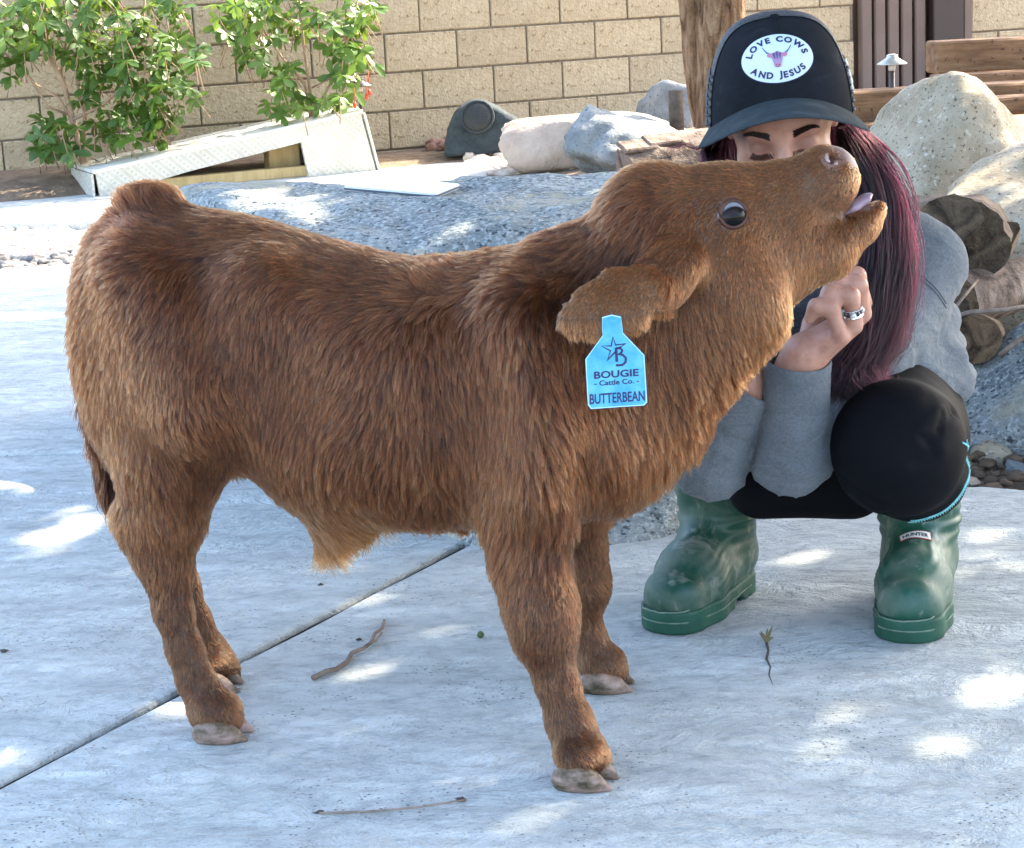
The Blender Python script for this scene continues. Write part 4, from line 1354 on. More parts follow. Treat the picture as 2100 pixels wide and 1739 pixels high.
for (ax_, ay_, az_) in ((1.5, 8.9, 3.6), (-0.2, 9.0, 3.4), (0.6, 8.0, 3.5)):
    MB().tube([TB + [0.08, 0, 2.4], (TB + [0.08, 0, 2.4]) * 0.5 + np.array([ax_, ay_, az_ - 0.2]) * 0.5, np.array([ax_, ay_, az_])], [0.07, 0.05, 0.015], 8).out('limb', M_trunk, tree1, True)
for (ax_, ay_, az_) in ((2.5, 5.2, 3.6), (4.8, 4.6, 3.8), (5.5, 7.5, 3.9), (3.2, 7.8, 3.7), (1.6, 3.6, 3.5), (3.6, 2.6, 3.6)):
    MB().tube([SB + [-0.18, 0, 3.0], (SB + [-0.18, 0, 3.2]) * 0.5 + np.array([ax_, ay_, az_]) * 0.5, np.array([ax_, ay_, az_])], [0.10, 0.07, 0.02], 8).out('limb', M_trunk, tree2, True)
# ------------------------------------------------------------------ calf
YAW = math.radians(15.8)
CE = np.array([math.cos(YAW), -math.sin(YAW), 0.0]); CL = np.array([math.sin(YAW), math.cos(YAW), 0.0])
CO = np.array([0.115, 2.45, 0.0])
def c2l(p):
    p = np.asarray(p, float) - CO
    return np.array([p @ CE, p @ CL, p[2]])
def l2w(q):
    q = np.asarray(q, float)
    return CO + q[..., :1] * CE + q[..., 1:2] * CL + q[..., 2:] * np.array([0, 0, 1.0])
def MC(u, v, t=0.0):
    s, z, p = on_plane(u, v, CO + CL * t, CE)
    return np.array([s, t, z])
HY = math.radians(6.0)
HE = np.array([math.cos(HY), math.sin(HY), 0.0]); HLw = np.array([-math.sin(HY), math.cos(HY), 0.0])
HO = l2w(MC(1370, 540))
HL = np.array([HLw @ CE, HLw @ CL, 0.0])       # head lateral axis in calf coordinates
def MH(u, v, t=0.0):
    s, z, p = on_plane(u, v, HO + HLw * t, HE)
    return c2l(p)
PX = 0.000655
PH = 0.00064
LAT = np.array([0, 1.0, 0])

def s_loft(rows, n=2.2):
    """rows: (s, top, bottom, half width) sorted by s"""
    R = np.array(rows); R = R[np.argsort(R[:, 0])]
    S = R[:, 0]
    lo = np.array([S[0], -R[:, 3].max(), R[:, 2].min()]); hi = np.array([S[-1], R[:, 3].max(), R[:, 1].max()])
    ss = np.linspace(S[0], S[-1], 200)
    def sm(c):
        y = np.interp(ss, S, c); k = np.hanning(15); k /= k.sum()
        yp = np.pad(y, 7, mode='edge'); return np.convolve(yp, k, 'valid')
    T, B, W = sm(R[:, 1]), sm(R[:, 2]), sm(R[:, 3])
    def fn(x, y, z):
        t = np.interp(x, ss, T); b_ = np.interp(x, ss, B); w = np.interp(x, ss, W)
        c = (t + b_) / 2; h = (t - b_) / 2
        q_ = (np.abs(y / w) ** n + np.abs((z - c) / h) ** n) ** (1 / n)
        d = (q_ - 1) * np.minimum(w, h)
        out = np.maximum(np.maximum(S[0] - x, x - S[-1]), 0)
        return np.where(out > 0, np.maximum(d, out), d)
    return lo, hi, fn

h = 0.0055 if not QUICK else 0.008
cf = Field((-0.72, -0.27, -0.02), (0.52, 0.27, 0.86), h)
body_rows = []
for u, tp, bt, w in ((182, 575, 815, .025), (205, 505, 925, .075), (250, 452, 960, .10), (320, 425, 950, .118), (400, 430, 930, .125), (500, 443, 945, .128), (600, 471, 1022, .142),
                     (700, 503, 1050, .150), (800, 529, 1058, .150), (900, 541, 1064, .142), (1000, 537, 1068, .128), (1100, 530, 1070, .118), (1200, 530, 1040, .11), (1280, 570, 998, .095), (1350, 650, 935, .072), (1405, 760, 872, .025)):
    a = MC(u, tp); b_ = MC(u, bt)
    body_rows.append(((a[0] + b_[0]) / 2, a[2], b_[2], w))
cf.add(s_loft(body_rows))
def pth_(pts, f, px, t=None):
    return [f(*(p[:2]), p[3] if len(p) > 3 else (t or 0.0)) for p in pts], [p[2] * px for p in pts]
# haunches and legs
for sgn, pts in ((-1, [(330, 640, 130, -.05), (360, 800, 135, -.065), (350, 930, 115, -.075), (335, 1050, 84, -.082), (338, 1150, 58, -.088), (355, 1250, 41, -.092), (378, 1330, 38, -.094), (402, 1395, 40, -.095), (438, 1460, 45, -.096), (452, 1488, 44, -.097)]),
                 (1, [(330, 640, 120, .05), (350, 800, 125, .065), (335, 900, 100, .08), (330, 1000, 72, .09), (345, 1100, 50, .095), (375, 1200, 37, .10), (400, 1270, 36, .10), (430, 1330, 37, .10), (455, 1375, 40, .10), (462, 1395, 40, .10)]),
                 (-1, [(1090, 760, 130, -.075), (1085, 900, 112, -.09), (1080, 1040, 90, -.105), (1085, 1150, 74, -.115), (1102, 1230, 68, -.125), (1113, 1300, 56, -.13), (1142, 1400, 42, -.138), (1168, 1480, 46, -.142), (1195, 1550, 49, -.146), (1212, 1582, 47, -.148)]),
                 (1, [(1130, 760, 120, .075), (1150, 900, 100, .09), (1180, 1020, 70, .105), (1200, 1120, 46, .12), (1196, 1210, 35, .135), (1208, 1300, 34, .145), (1240, 1365, 38, .15), (1255, 1392, 38, .152)])):
    pts = [(p_[0], p_[1], p_[2] - (4 if p_[1] > 1080 else 0), p_[3]) for p_ in pts]
    a, r = pth_(pts, MC, PX)
    cf.add(s_path(a, r, (LAT, 0.80 if max(r) > 0.07 else 0.9)), 0.035)
# coronets over the hooves, knees and hocks
TOES = [c2l(G(u_, v_))[:2] for u_, v_ in ((520, 1512), (1268, 1612), (500, 1412), (1305, 1412))]
for q_ in TOES:
    cf.add(s_ell((q_[0] - 0.050, q_[1], 0.036), (0.028, 0.028, 0.017)), 0.025)
cf.add(s_ell(MC(1120, 1270, -.128), (0.034, 0.036, 0.046)), 0.03)
cf.add(s_ell(MC(1208, 1195, .132), (0.026, 0.028, 0.034)), 0.03)
cf.add(s_path([MC(262, 1055, -.084), MC(300, 1120, -.086)], [0.013, 0.016]), 0.03)
# hip bones, shoulder blades, hollows of flank and behind the shoulder
for sg in (-1, 1):
    cf.add(s_ell(MC(535, 580, sg * .088), (0.034, 0.026, 0.030)), 0.05)
    cf.add(s_path([MC(300, 560, sg * .085), MC(400, 820, sg * .118)], [0.045, 0.06]), 0.05)
    cf.add(s_path([MC(1070, 620, sg * .084), MC(1120, 830, sg * .118), MC(1090, 960, sg * .128)], [0.020, 0.034, 0.038]), 0.06)
    cf.cut(s_ell(MC(545, 770, sg * .188), (0.050, 0.058, 0.125)), 0.06)
    cf.cut(s_ell(MC(960, 900, sg * .190), (0.040, 0.050, 0.140)), 0.06)
    cf.cut(s_ell(MC(1210, 640, sg * .150), (0.045, 0.055, 0.10)), 0.05)
# wither, brisket, neck
cf.add(s_ell(MC(1265, 878), (100 * PX, 0.096, 115 * PX)), 0.05)
a, r = pth_([(1150, 735, 190), (1290, 650, 165), (1410, 570, 138)], MC, PX); cf.add(s_path(a, r, (LAT, 0.56)), 0.05)
a, r = pth_([(1300, 850, 112), (1405, 735, 102), (1520, 635, 82)], MC, PX); cf.add(s_path(a, r, (LAT, 0.62)), 0.04)
cf.add(s_path(*pth_([(1150, 545, 40), (1250, 500, 42), (1300, 460, 45)], MC, PX)), 0.04)
# head
hl = lambda f: (HL, f)
a, r = pth_([(1365, 468, 110), (1480, 460, 111), (1600, 426, 85), (1685, 372, 55)], MH, PH); cf.add(s_path(a, r, hl(0.66)), 0.02)
cf.add(s_ell(MH(1335, 432), (70 * PH, 70 * PH, 68 * PH)), 0.04)
a, r = pth_([(1480, 545, 108), (1610, 510, 82)], MH, PH); cf.add(s_path(a, r, hl(0.66)), 0.03)
HA = np.array([[HE @ CE, HE @ CL, 0], HL, [0, 0, 1.0]])
cf.add(s_ell(MH(1697, 363), (58 * PH, 62 * PH, 57 * PH), HA), 0.02)
a, r = pth_([(1590, 535, 72), (1700, 500, 54), (1762, 452, 40), (1788, 426, 25)], MH, PH); cf.add(s_path(a, r, hl(0.95)), 0.015)
# mouth gap and nostrils
cf.cut(s_path([MH(1830, 372, -.0), MH(1775, 402, 0), MH(1728, 440, 0)], [0.014, 0.0095, 0.004], (HL, 5.0)), 0.006)
for sg in (-1, 1):
    cf.cut(s_path([MH(1702, 322, sg * .034), MH(1712, 318, sg * .020)], [0.0070, 0.0062]), 0.005)
# eye sockets
cf.cut(s_ell(MH(1503, 438, -.083), (0.023, 0.014, 0.022)), 0.012)
cf.cut(s_ell(MH(1503, 438, .083), (0.023, 0.014, 0.022)), 0.012)
# ears
EN = unit(c2l(CO + unit([-0.15, -1, 0.45])))
EARP, EARR = pth_([(1350, 585, 42, -.090), (1280, 610, 43, -.130), (1212, 640, 29, -.155), (1163, 659, 9, -.165)], MC, PX)
EAR = s_path(EARP, EARR, (EN, 0.20)); cf.add(EAR, 0.012)
cf.add(s_path([MC(1390, 545, -.055), EARP[0]], [0.028, 0.021]), 0.03)
EARP2, EARR2 = pth_([(1352, 560, 52, .085), (1290, 600, 52, .12), (1235, 640, 36, .14), (1200, 660, 14, .15)], MC, PX)
EAR2 = s_path(EARP2, EARR2, (unit([0.0, 1, 0.45]), 0.26)); cf.add(EAR2, 0.012)
# tail and sheath
TAILP, TAILR = pth_([(300, 440, 34, 0), (232, 500, 30, .005), (196, 620, 24, .01), (196, 780, 20, .015), (206, 900, 20, .02), (222, 1010, 14, .02)], MC, PX)
TAIL = s_path(TAILP, TAILR); cf.add(TAIL, 0.018)
cf.add(s_ell(MC(318, 432), (48 * PX, 0.032, 28 * PX)), 0.03)
cf.add(s_path([MC(690, 1050, -.02), MC(672, 1105, -.02)], [0.042, 0.016]), 0.03)
cV, cF = cf.mesh(3)
cW = l2w(cV)

M_hide, nt, b = new_mat('calf_hide')
n = noise_node(nt, 30, 4)
at = nt.nodes.new('ShaderNodeAttribute'); at.attribute_name = 'bare'
at2 = nt.nodes.new('ShaderNodeAttribute'); at2.attribute_name = 'tone'
c = mixc(nt, mixc(nt, (0.012, 0.0045, 0.0022), (0.11, 0.05, 0.022), at2.outputs['Fac']), (0.27, 0.165, 0.14), at.outputs['Fac'])
c = mixc(nt, c, (0.5, 0.5, 0.5), ramp(nt, n.outputs[0], [(0.4, (0, 0, 0)), (0.7, (0.12, 0.12, 0.12))]).outputs[0], 'MULTIPLY')
nt.links.new(c, b.inputs['Base Color']); b.inputs['Roughness'].default_value = 0.55
bump(nt, b, noise_node(nt, 260, 2).outputs[0], 0.25, 0.001)
base = CO + np.array([-0.13, 0.05, 0])
calf = thing('calf', 'fluffy reddish brown calf stretching its head up, blue tag in its ear', 'calf', base)
calf_body = mk('body', cW, cF, M_hide, calf)
cN = vnormals(cW, cF)
calf_bvh = BVHTree.FromPolygons([tuple(v) for v in cW], [tuple(int(i) for i in f) for f in cF])
def calf_hit(u, v):
    hh = calf_bvh.ray_cast(Vector(CAM), Vector(unit(ray(u, v))))
    return (np.array(hh[0]), np.array(hh[1])) if hh[0] else (None, None)

# bare skin: nose pad, lips, rim of the eye, inside of the mouth
def near_px(W, u, v, rad, f=MH, t=0.0):
    q_ = l2w(f(u, v, t)); return np.clip(1.6 - np.linalg.norm(W - q_, axis=1) / rad, 0, 1)
EYE_P, EYE_N = calf_hit(1503, 440)
EYE_C = EYE_P - EYE_N * 0.0150 + np.array([0, 0, 0.0])
def bare_of(W):
    eb = np.clip(2.2 - np.linalg.norm(W - EYE_P, axis=1) / 0.0118, 0, 1) * 0.5
    nose = np.maximum(near_px(W, 1708, 318, 0.0125, t=-.034), near_px(W, 1722, 312, 0.016, t=0.0))
    nose = np.maximum(nose, np.maximum(near_px(W, 1750, 340, 0.013, t=-.005), near_px(W, 1740, 325, 0.013, t=-.015)))
    lip = np.maximum(near_px(W, 1770, 410, 0.014), near_px(W, 1735, 440, 0.008, t=-.03))
    return np.clip(np.maximum(np.maximum(eb, nose), lip), 0, 1)
at_ = calf_body.data.attributes.new('bare', 'FLOAT', 'POINT')
at_.data.foreach_set('value', bare_of(cW).astype(np.float32))

# eye
M_eye, nt, b = new_mat('calf_eye')
geo = nt.nodes.new('ShaderNodeNewGeometry')
at = nt.nodes.new('ShaderNodeAttribute'); at.attribute_name = 'iris'
c = ramp(nt, at.outputs['Fac'], [(0.0, (0.20, 0.20, 0.22)), (0.33, (0.20, 0.20, 0.22)), (0.40, (0.012, 0.010, 0.010)), (0.6, (0.018, 0.012, 0.009)), (0.72, (0.003, 0.003, 0.004))]).outputs[0]
nt.links.new(c, b.inputs['Base Color']); b.inputs['Roughness'].default_value = 0.04; b.inputs['Specular IOR Level'].default_value = 0.14
bv, bf = ICO[4]
gaze = unit(EYE_N + np.array([0.02, 0.0, -0.54]))
ev = EYE_C + bv * 0.0235
eye = mk('eye', ev, bf, M_eye, calf)
ia = np.degrees(np.arccos(np.clip(bv @ gaze, -1, 1)))
at_ = eye.data.attributes.new('iris', 'FLOAT', 'POINT'); at_.data.foreach_set('value', np.clip(1 - ia / 84.0, 0, 1).astype(np.float32))
# eyelids: two soft rims
M_lid = pmat('eyelid_skin', [(0.3, (0.035, 0.014, 0.009)), (0.7, (0.085, 0.036, 0.024))], 60, 4, 0.5, [(200, 0.3, 0.001)])
ex = unit(np.cross([0, 0, 1], EYE_N)); ex = ex if ex[0] > 0 else -ex
ez = np.cross(EYE_N, ex); ez = ez if ez[2] > 0 else -ez
for up_, k in ((1, 'upper_lid'), (-1, 'lower_lid')):
    pts = []
    for i in range(13):
        a = math.pi * i / 12
        x = -math.cos(a); y = math.sin(a) * up_
        dirv = unit(EYE_N * 0.86 + ex * x * 0.80 + ez * (y * (0.84 if up_ > 0 else 0.78) + 0.10 * x))
        pts.append(EYE_C + dirv * 0.0240)
    MB().tube(pts, [0.0014] + [0.0030 if up_ > 0 else 0.0021] * 11 + [0.0014], 8).out(k, M_lid, calf, True)
# nostrils: dark solid ovals on the pale nose pad, the hole's shade painted in
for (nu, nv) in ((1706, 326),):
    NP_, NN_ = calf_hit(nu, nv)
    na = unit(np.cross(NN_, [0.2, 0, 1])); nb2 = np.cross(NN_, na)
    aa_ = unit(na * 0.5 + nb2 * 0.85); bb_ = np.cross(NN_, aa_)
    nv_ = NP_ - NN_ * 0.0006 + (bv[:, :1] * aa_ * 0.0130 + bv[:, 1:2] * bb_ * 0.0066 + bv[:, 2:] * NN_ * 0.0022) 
    mk('nostril', nv_, bf, flat('nostril_shade', (0.035, 0.012, 0.011), 0.35), calf)
    rimp = [NP_ + NN_ * 0.0012 + aa_ * 0.0145 * math.cos(a_) + bb_ * 0.0080 * math.sin(a_) for a_ in np.linspace(0.4, 2 * math.pi - 0.4, 20)]
    MB().tube(rimp, [0.0008] + [0.0022] * 18 + [0.0008], 8).out('nostril_rim', pmat('nose_skin', [(0.3, (0.25, 0.16, 0.145)), (0.7, (0.40, 0.28, 0.26))], 80, 3, 0.4, [(260, 0.3, 0.001)]), calf, True)
# tongue
tl_, tr_ = pth_([(1730, 440, 8), (1752, 424, 12), (1774, 408, 10), (1787, 398, 5)], MH, PH)
tf = Field(np.min(tl_, 0) - 0.03, np.max(tl_, 0) + 0.03, 0.0025)
tf.add(s_path(tl_, [x * 0.55 for x in tr_], (HL, 2.2)))
tV, tF = tf.mesh(2)
mk('tongue', l2w(tV), tF, pmat('tongue_skin', [(0.3, (0.26, 0.18, 0.22)), (0.7, (0.37, 0.27, 0.32))], 40, 3, 0.35, [(220, 0.3, 0.001)]), calf)

# hooves: two claws each
M_hoof = pmat('hoof_horn', [(0.36, (0.04, 0.028, 0.013)), (0.46, (0.12, 0.083, 0.052)), (0.56, (0.25, 0.165, 0.13)), (0.70, (0.36, 0.25, 0.21))], 26, 7, 0.45, [(40, 0.6, 0.006, (0.4, 0.4, 3)), (150, 0.4, 0.002)], stretch=(1, 1, 2.0))
def hoof(toe, ang, splay=0.2, W=0.0185):
    """toe: local (s, t) of the toe tip; ang: direction in the s-t plane"""
    f = Field((toe[0] - 0.13, toe[1] - 0.08, -0.02), (toe[0] + 0.06, toe[1] + 0.08, 0.09), 0.0026)
    for sg in (-1, 1):
        a = ang + sg * splay * -0.5
        d = np.array([math.cos(a), math.sin(a), 0]); nn = np.array([-math.sin(ang), math.cos(ang), 0])
        tip = np.array([toe[0], toe[1], 0]) + nn * sg * W * 0.86 - d * (0.004 if sg > 0 else 0)
        f.add(s_path([tip - d * 0.005 + [0, 0, 0.003], tip - d * 0.028 + [0, 0, 0.009], tip - d * 0.046 + [0, 0, 0.014], tip - d * 0.062 + [0, 0, 0.012]], [0.0045, 0.0125, 0.0165, 0.0150], (nn, 0.92)), 0.002)
        f.cut(s_half(-unit(d * 0.62 + np.array([0, 0, 0.80])), float(-unit(d * 0.62 + np.array([0, 0, 0.80])) @ (tip - d * 0.002 + [0, 0, 0.004])), tip - 0.03, tip + 0.03)) if False else None
    f.cut(s_half((0, 0, 1), 0.0, f.lo, f.lo + f.n * f.h))
    V, F = f.mesh(1)
    mk('hoof', l2w(V), F, M_hoof, calf)
def toe_of(u, v, t):
    g = G(u, v); q_ = c2l(g); return q_[:2]
hoof(toe_of(520, 1512, 0), 0.05); hoof(toe_of(1268, 1612, 0), -0.15, 0.35)
hoof(toe_of(500, 1412, 0), 0.05); hoof(toe_of(1305, 1412, 0), 0.0)

# ---- coat
GUIDES = [  # photo u, v, flow (du, dv), length m, lift, colour (0 dark .. 1 golden)
 (300,405,-.5,-.9,.042,.9,.25),(345,400,.1,-1,.035,.8,.25),(400,425,-1,.2,.024,.35,.25),(500,445,-1,.35,.022,.3,.25),(600,480,-1,.5,.022,.3,.28),(700,515,-1,.5,.024,.3,.28),(800,540,-.9,.4,.026,.35,.28),(930,530,-.2,-.6,.032,.55,.35),(1050,530,-.6,.2,.030,.5,.3),(1150,515,-.5,.2,.032,.5,.22),
 (190,560,-.9,.7,.034,.5,.25),(175,700,-.8,.9,.040,.5,.3),(190,850,-.5,1,.036,.35,.25),(205,980,-.2,1,.045,.3,.0),(225,1040,0,1,.06,.25,.0),(260,520,-.8,.7,.028,.3,.25),
 (300,620,-.45,1,.026,.28,.33),(300,780,-.3,1,.026,.28,.38),(420,560,-.6,.8,.024,.28,.3),(420,720,-.15,1,.026,.28,.36),(500,640,-.5,.9,.026,.28,.33),(540,800,.3,1,.028,.3,.36),(600,650,-.25,1,.028,.28,.33),(700,650,-.25,1,.028,.28,.33),
 (700,800,-.15,1,.030,.28,.33),(800,700,-.2,1,.030,.28,.33),(850,850,-.1,1,.032,.28,.33),(950,650,-.2,1,.032,.3,.3),(1000,800,-.12,1,.034,.28,.33),(1100,650,-.1,1,.034,.3,.3),(1100,850,-.05,1,.034,.28,.38),
 (600,900,.2,1,.030,.3,.36),(500,900,.1,1,.026,.3,.42),(560,1000,.35,1,.032,.35,.4),(750,950,.05,1,.036,.3,.33),(900,950,.0,1,.036,.3,.3),(880,1060,.1,1,.034,.3,.25),(640,1060,.15,1,.044,.35,.6),(690,1090,.05,1,.065,.3,.95),(760,1075,.5,1,.055,.35,.8),
 (330,930,-.3,1,.026,.28,.4),(300,1020,-.35,1,.028,.35,.35),(400,1020,.1,1,.026,.3,.45),(340,1120,-.1,1,.022,.25,.36),(350,1240,.0,1,.018,.22,.33),(380,1340,.15,1,.015,.22,.33),(430,1440,.35,1,.014,.25,.36),
 (1080,1000,-.05,1,.032,.28,.42),(1080,1120,.0,1,.026,.25,.45),(1105,1240,.0,1,.022,.25,.42),(1120,1320,.1,1,.017,.22,.38),(1150,1420,.15,1,.014,.22,.36),(1190,1530,.3,1,.014,.25,.34),(1000,1120,-.15,1,.030,.35,.3),
 (1205,1150,.0,1,.020,.25,.35),(1205,1280,.1,1,.015,.22,.3),(1245,1370,.3,1,.014,.25,.3),
 (1210,800,.1,1,.036,.3,.4),(1300,880,.1,1,.042,.32,.45),(1380,930,.0,1,.040,.38,.55),(1300,1000,-.1,1,.042,.35,.4),(1250,1060,-.1,1,.042,.35,.2),(1420,880,.15,1,.042,.4,.6),
 (1200,640,.0,1,.034,.35,.2),(1250,560,-.2,1,.034,.4,.12),(1230,700,.05,1,.034,.3,.28),(1350,760,.25,1,.038,.3,.45),(1450,760,.35,1,.036,.32,.55),(1520,760,.2,1,.034,.38,.65),(1570,720,.15,1,.030,.4,.7),
 (1270,470,-.5,.9,.026,.55,.2),(1300,400,-.6,.5,.024,.55,.32),(1350,360,-.7,-.1,.017,.5,.38),(1420,340,-.8,-.2,.011,.4,.45),(1310,520,-.5,.8,.026,.5,.05),(1350,450,-.4,.8,.020,.4,.35),(1400,400,-.6,.5,.016,.35,.42),  # ear base guide: dark hair and the shadow there put into the tone
 (1450,450,-.5,.7,.012,.28,.5),(1550,360,-.9,.1,.012,.3,.5),(1550,430,-.5,.7,.012,.25,.52),(1480,540,-.1,1,.014,.25,.55),(1560,540,.0,1,.015,.25,.62),(1620,400,-.7,.5,.009,.25,.55),(1680,350,-.6,.6,.007,.25,.55),(1740,370,-.2,1,.006,.3,.6),
 (1640,560,.1,1,.020,.3,.7),(1720,540,.15,1,.020,.4,.75),(1780,480,.2,1,.009,.4,.6),(1780,440,.1,1,.008,.3,.6),(1620,640,.2,1,.028,.38,.75),(1450,650,.15,1,.026,.28,.55),(1560,640,.15,1,.024,.3,.65),(1400,600,.2,1,.022,.3,.4)]
GA = np.array(GUIDES)
gpos = np.array([(MH if u > 1290 and v < 640 else MC)(u, v) for u, v in GA[:, :2]])[:, [0, 2]]
gdir = np.stack([GA[:, 2], -GA[:, 3]], 1); gdir /= np.linalg.norm(gdir, axis=1)[:, None]
NF = 420000 if not QUICK else 40000
fr = np.random.default_rng(12)
tri = np.concatenate([cF[:, [0, 1, 2]], cF[:, [0, 2, 3]]])
A3, B3, C3 = cW[tri[:, 0]], cW[tri[:, 1]], cW[tri[:, 2]]
ar = np.linalg.norm(np.cross(B3 - A3, C3 - A3), axis=1)
cen = (A3 + B3 + C3) / 3
fn_ = np.cross(B3 - A3, C3 - A3); fn_ /= np.maximum(np.linalg.norm(fn_, axis=1), 1e-12)[:, None]
facing = np.einsum('ij,ij->i', fn_, (CAM - cen) / np.linalg.norm(CAM - cen, axis=1)[:, None])
cl_ = (cen - CO) @ CL
wgt = ar * np.where(facing > -0.35, 1.0, 0.22)
hs = (cen - CO) @ CE
wgt *= np.where(hs > 0.17, 2.0, 1.0)
lc_ = np.stack([(cen - CO) @ CE, (cen - CO) @ CL, cen[:, 2]], 1)
wgt *= np.where(EAR[2](*lc_.T) < 0.006, 2.5, 1.0)
cdf = np.cumsum(wgt); cdf /= cdf[-1]
ti = np.searchsorted(cdf, fr.random(NF))
r1, r2 = np.sqrt(fr.random(NF)), fr.random(NF)
w0, w1, w2 = 1 - r1, r1 * (1 - r2), r1 * r2
root = A3[ti] * w0[:, None] + B3[ti] * w1[:, None] + C3[ti] * w2[:, None]
nrm = cN[tri[ti, 0]] * w0[:, None] + cN[tri[ti, 1]] * w1[:, None] + cN[tri[ti, 2]] * w2[:, None]
nrm /= np.linalg.norm(nrm, axis=1)[:, None]
bare = bare_of(root)
keep = (fr.random(NF) > bare * 1.25) & (root[:, 2] > 0.020)
root, nrm = root[keep], nrm[keep]
loc = np.stack([(root - CO) @ CE, (root - CO) @ CL, root[:, 2]], 1)
def field(loc):
    acc = np.zeros((len(loc), 5)); tw_ = np.zeros(len(loc))
    for i in range(len(GA)):
        d2 = (loc[:, 0] - gpos[i, 0]) ** 2 + (loc[:, 2] - gpos[i, 1]) ** 2
        w = 1 / (d2 + 0.0006) ** 2
        acc += w[:, None] * np.array([gdir[i, 0], gdir[i, 1], GA[i, 4], GA[i, 5], GA[i, 6]]); tw_ += w
    return acc / tw_[:, None]
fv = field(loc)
vl_ = np.stack([(cW - CO) @ CE, (cW - CO) @ CL, cW[:, 2]], 1)
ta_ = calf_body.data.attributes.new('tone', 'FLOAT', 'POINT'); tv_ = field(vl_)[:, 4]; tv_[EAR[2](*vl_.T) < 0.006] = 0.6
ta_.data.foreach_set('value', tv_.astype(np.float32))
d3 = fv[:, :1] * CE + fv[:, 1:2] * np.array([0, 0, 1.0])
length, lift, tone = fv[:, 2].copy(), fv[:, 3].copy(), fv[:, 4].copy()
# swirls in the coat
sw = 0.55 * vnoise(loc * 7) + 0.35 * vnoise(loc * 18 + 5)
side_ = np.cross(nrm, d3)
d3 = d3 + side_ * (sw * 0.75)[:, None]
# ears and tail have a flow of their own
lx_, ly_, lz_ = loc.T
ed = EAR[2](lx_, ly_, lz_); ear_m = ed < 0.006
ev_ = l2w(EARP[-1]) - l2w(EARP[0])
d3[ear_m] = unit(ev_) * 0.7 + np.array([0.05, 0, -0.5]); length[ear_m] = 0.0095; lift[ear_m] = 0.22; tone[ear_m] = 0.72
low = ear_m & (lz_ < EARP[1][2] - 0.015); length[low] = 0.017; d3[low] = np.array([0.15, 0, -1.0]); tone[low] = 0.85
e2 = EAR2[2](lx_, ly_, lz_) < 0.006; length[e2] = 0.013; d3[e2] = np.array([-.4, .3, -.6])
td = TAIL[2](lx_, ly_, lz_) < 0.008; tl2 = td & (lz_ < MC(200, 780)[2]); tone[tl2] = 0.02; length[tl2] = 0.05; tone[td & ~tl2] *= 0.8
d3 = d3 / np.maximum(np.linalg.norm(d3, axis=1), 1e-9)[:, None]
tg = d3 - nrm * np.einsum('ij,ij->i', d3, nrm)[:, None]
tl3 = np.linalg.norm(tg, axis=1); tg = tg / np.maximum(tl3, 0.25)[:, None]
NS = len(root)
leg_ = np.clip((0.30 - loc[:, 2]) / 0.08, 0, 1)
length = length * (0.88 - 0.28 * leg_) * fr.uniform(0.6, 1.15, NS) * (1 + 0.25 * vnoise(loc * 22))
lift = lift + 0.10 * fr.standard_normal(NS) + 0.12 * vnoise(loc * 30 + 3)
lift = np.clip(lift + 0.25 * np.clip((0.014 - length) / 0.010, 0, 1), 0.10, 1.2)
dirv = tg * np.cos(lift)[:, None] + nrm * np.sin(lift)[:, None]
dirv += 0.10 * fr.standard_normal((NS, 3)); dirv /= np.linalg.norm(dirv, axis=1)[:, None]
K = 6
ts_ = np.linspace(0, 1, K)
# the hair leaves the skin at its lift and lies down towards the flow and gravity
pts = np.zeros((NS, K, 3))
lay = tg * 1.0 + np.array([0, 0, -0.22]) + nrm * 0.06
lay /= np.linalg.norm(lay, axis=1)[:, None]
p_ = root - nrm * 0.0006; pts[:, 0] = p_
for k in range(1, K):
    t = ts_[k]
    dd = dirv * (1 - 0.65 * t) + lay * 0.65 * t
    p_ = p_ + dd * (length / (K - 1))[:, None]
    pts[:, k] = p_
# locks: strands lean to the tip of the lock they belong to
from mathutils.kdtree import KDTree
NCL = 20000 if not QUICK else 2500
ci = fr.choice(NS, NCL, replace=False)
kd = KDTree(NCL)
for i, j in enumerate(ci): kd.insert(Vector(root[j]), i)
kd.balance()
near = np.fromiter((kd.find(Vector(q_))[1] for q_ in root), int, NS)
cj = ci[near]
rel = pts[cj] - pts[cj][:, :1]
tgt = pts[cj][:, :1] + rel * (length / np.maximum(length[cj], 1e-4))[:, None, None].clip(0.5, 1.6)
cl_amt = (0.72 * np.clip((length - 0.008) / 0.02, 0, 1) * fr.uniform(0.5, 1.1, NS))[:, None] * (ts_ ** 1.3)[None, :]
pts = pts * (1 - cl_amt[..., None]) + tgt * cl_amt[..., None]
# slight wave
ph_ = fr.uniform(0, 6.28, NS); sv_ = np.cross(tg, nrm)
wv = (np.sin(ts_[None] * 5.0 + ph_[:, None]) * ts_[None]) * (length * 0.045)[:, None]
pts += sv_[:, None, :] * wv[..., None]
pts[..., 2] = np.maximum(pts[..., 2], 0.004)
tone = tone + (0.085 * fr.standard_normal(NCL))[near]
tone = np.clip(tone + 0.10 * vnoise(loc * 11 + 8) + 0.06 * vnoise(loc * 45), 0, 1)
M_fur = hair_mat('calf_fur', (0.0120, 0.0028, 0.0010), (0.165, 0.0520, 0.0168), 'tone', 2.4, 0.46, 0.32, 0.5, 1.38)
guard = np.where(fr.random(NS) < 0.28, 1.75, 0.85)      # coarse guard hairs over a finer undercoat
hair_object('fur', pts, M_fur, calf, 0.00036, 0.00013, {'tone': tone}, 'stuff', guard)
print('calf', len(cV), 'fur', NS)
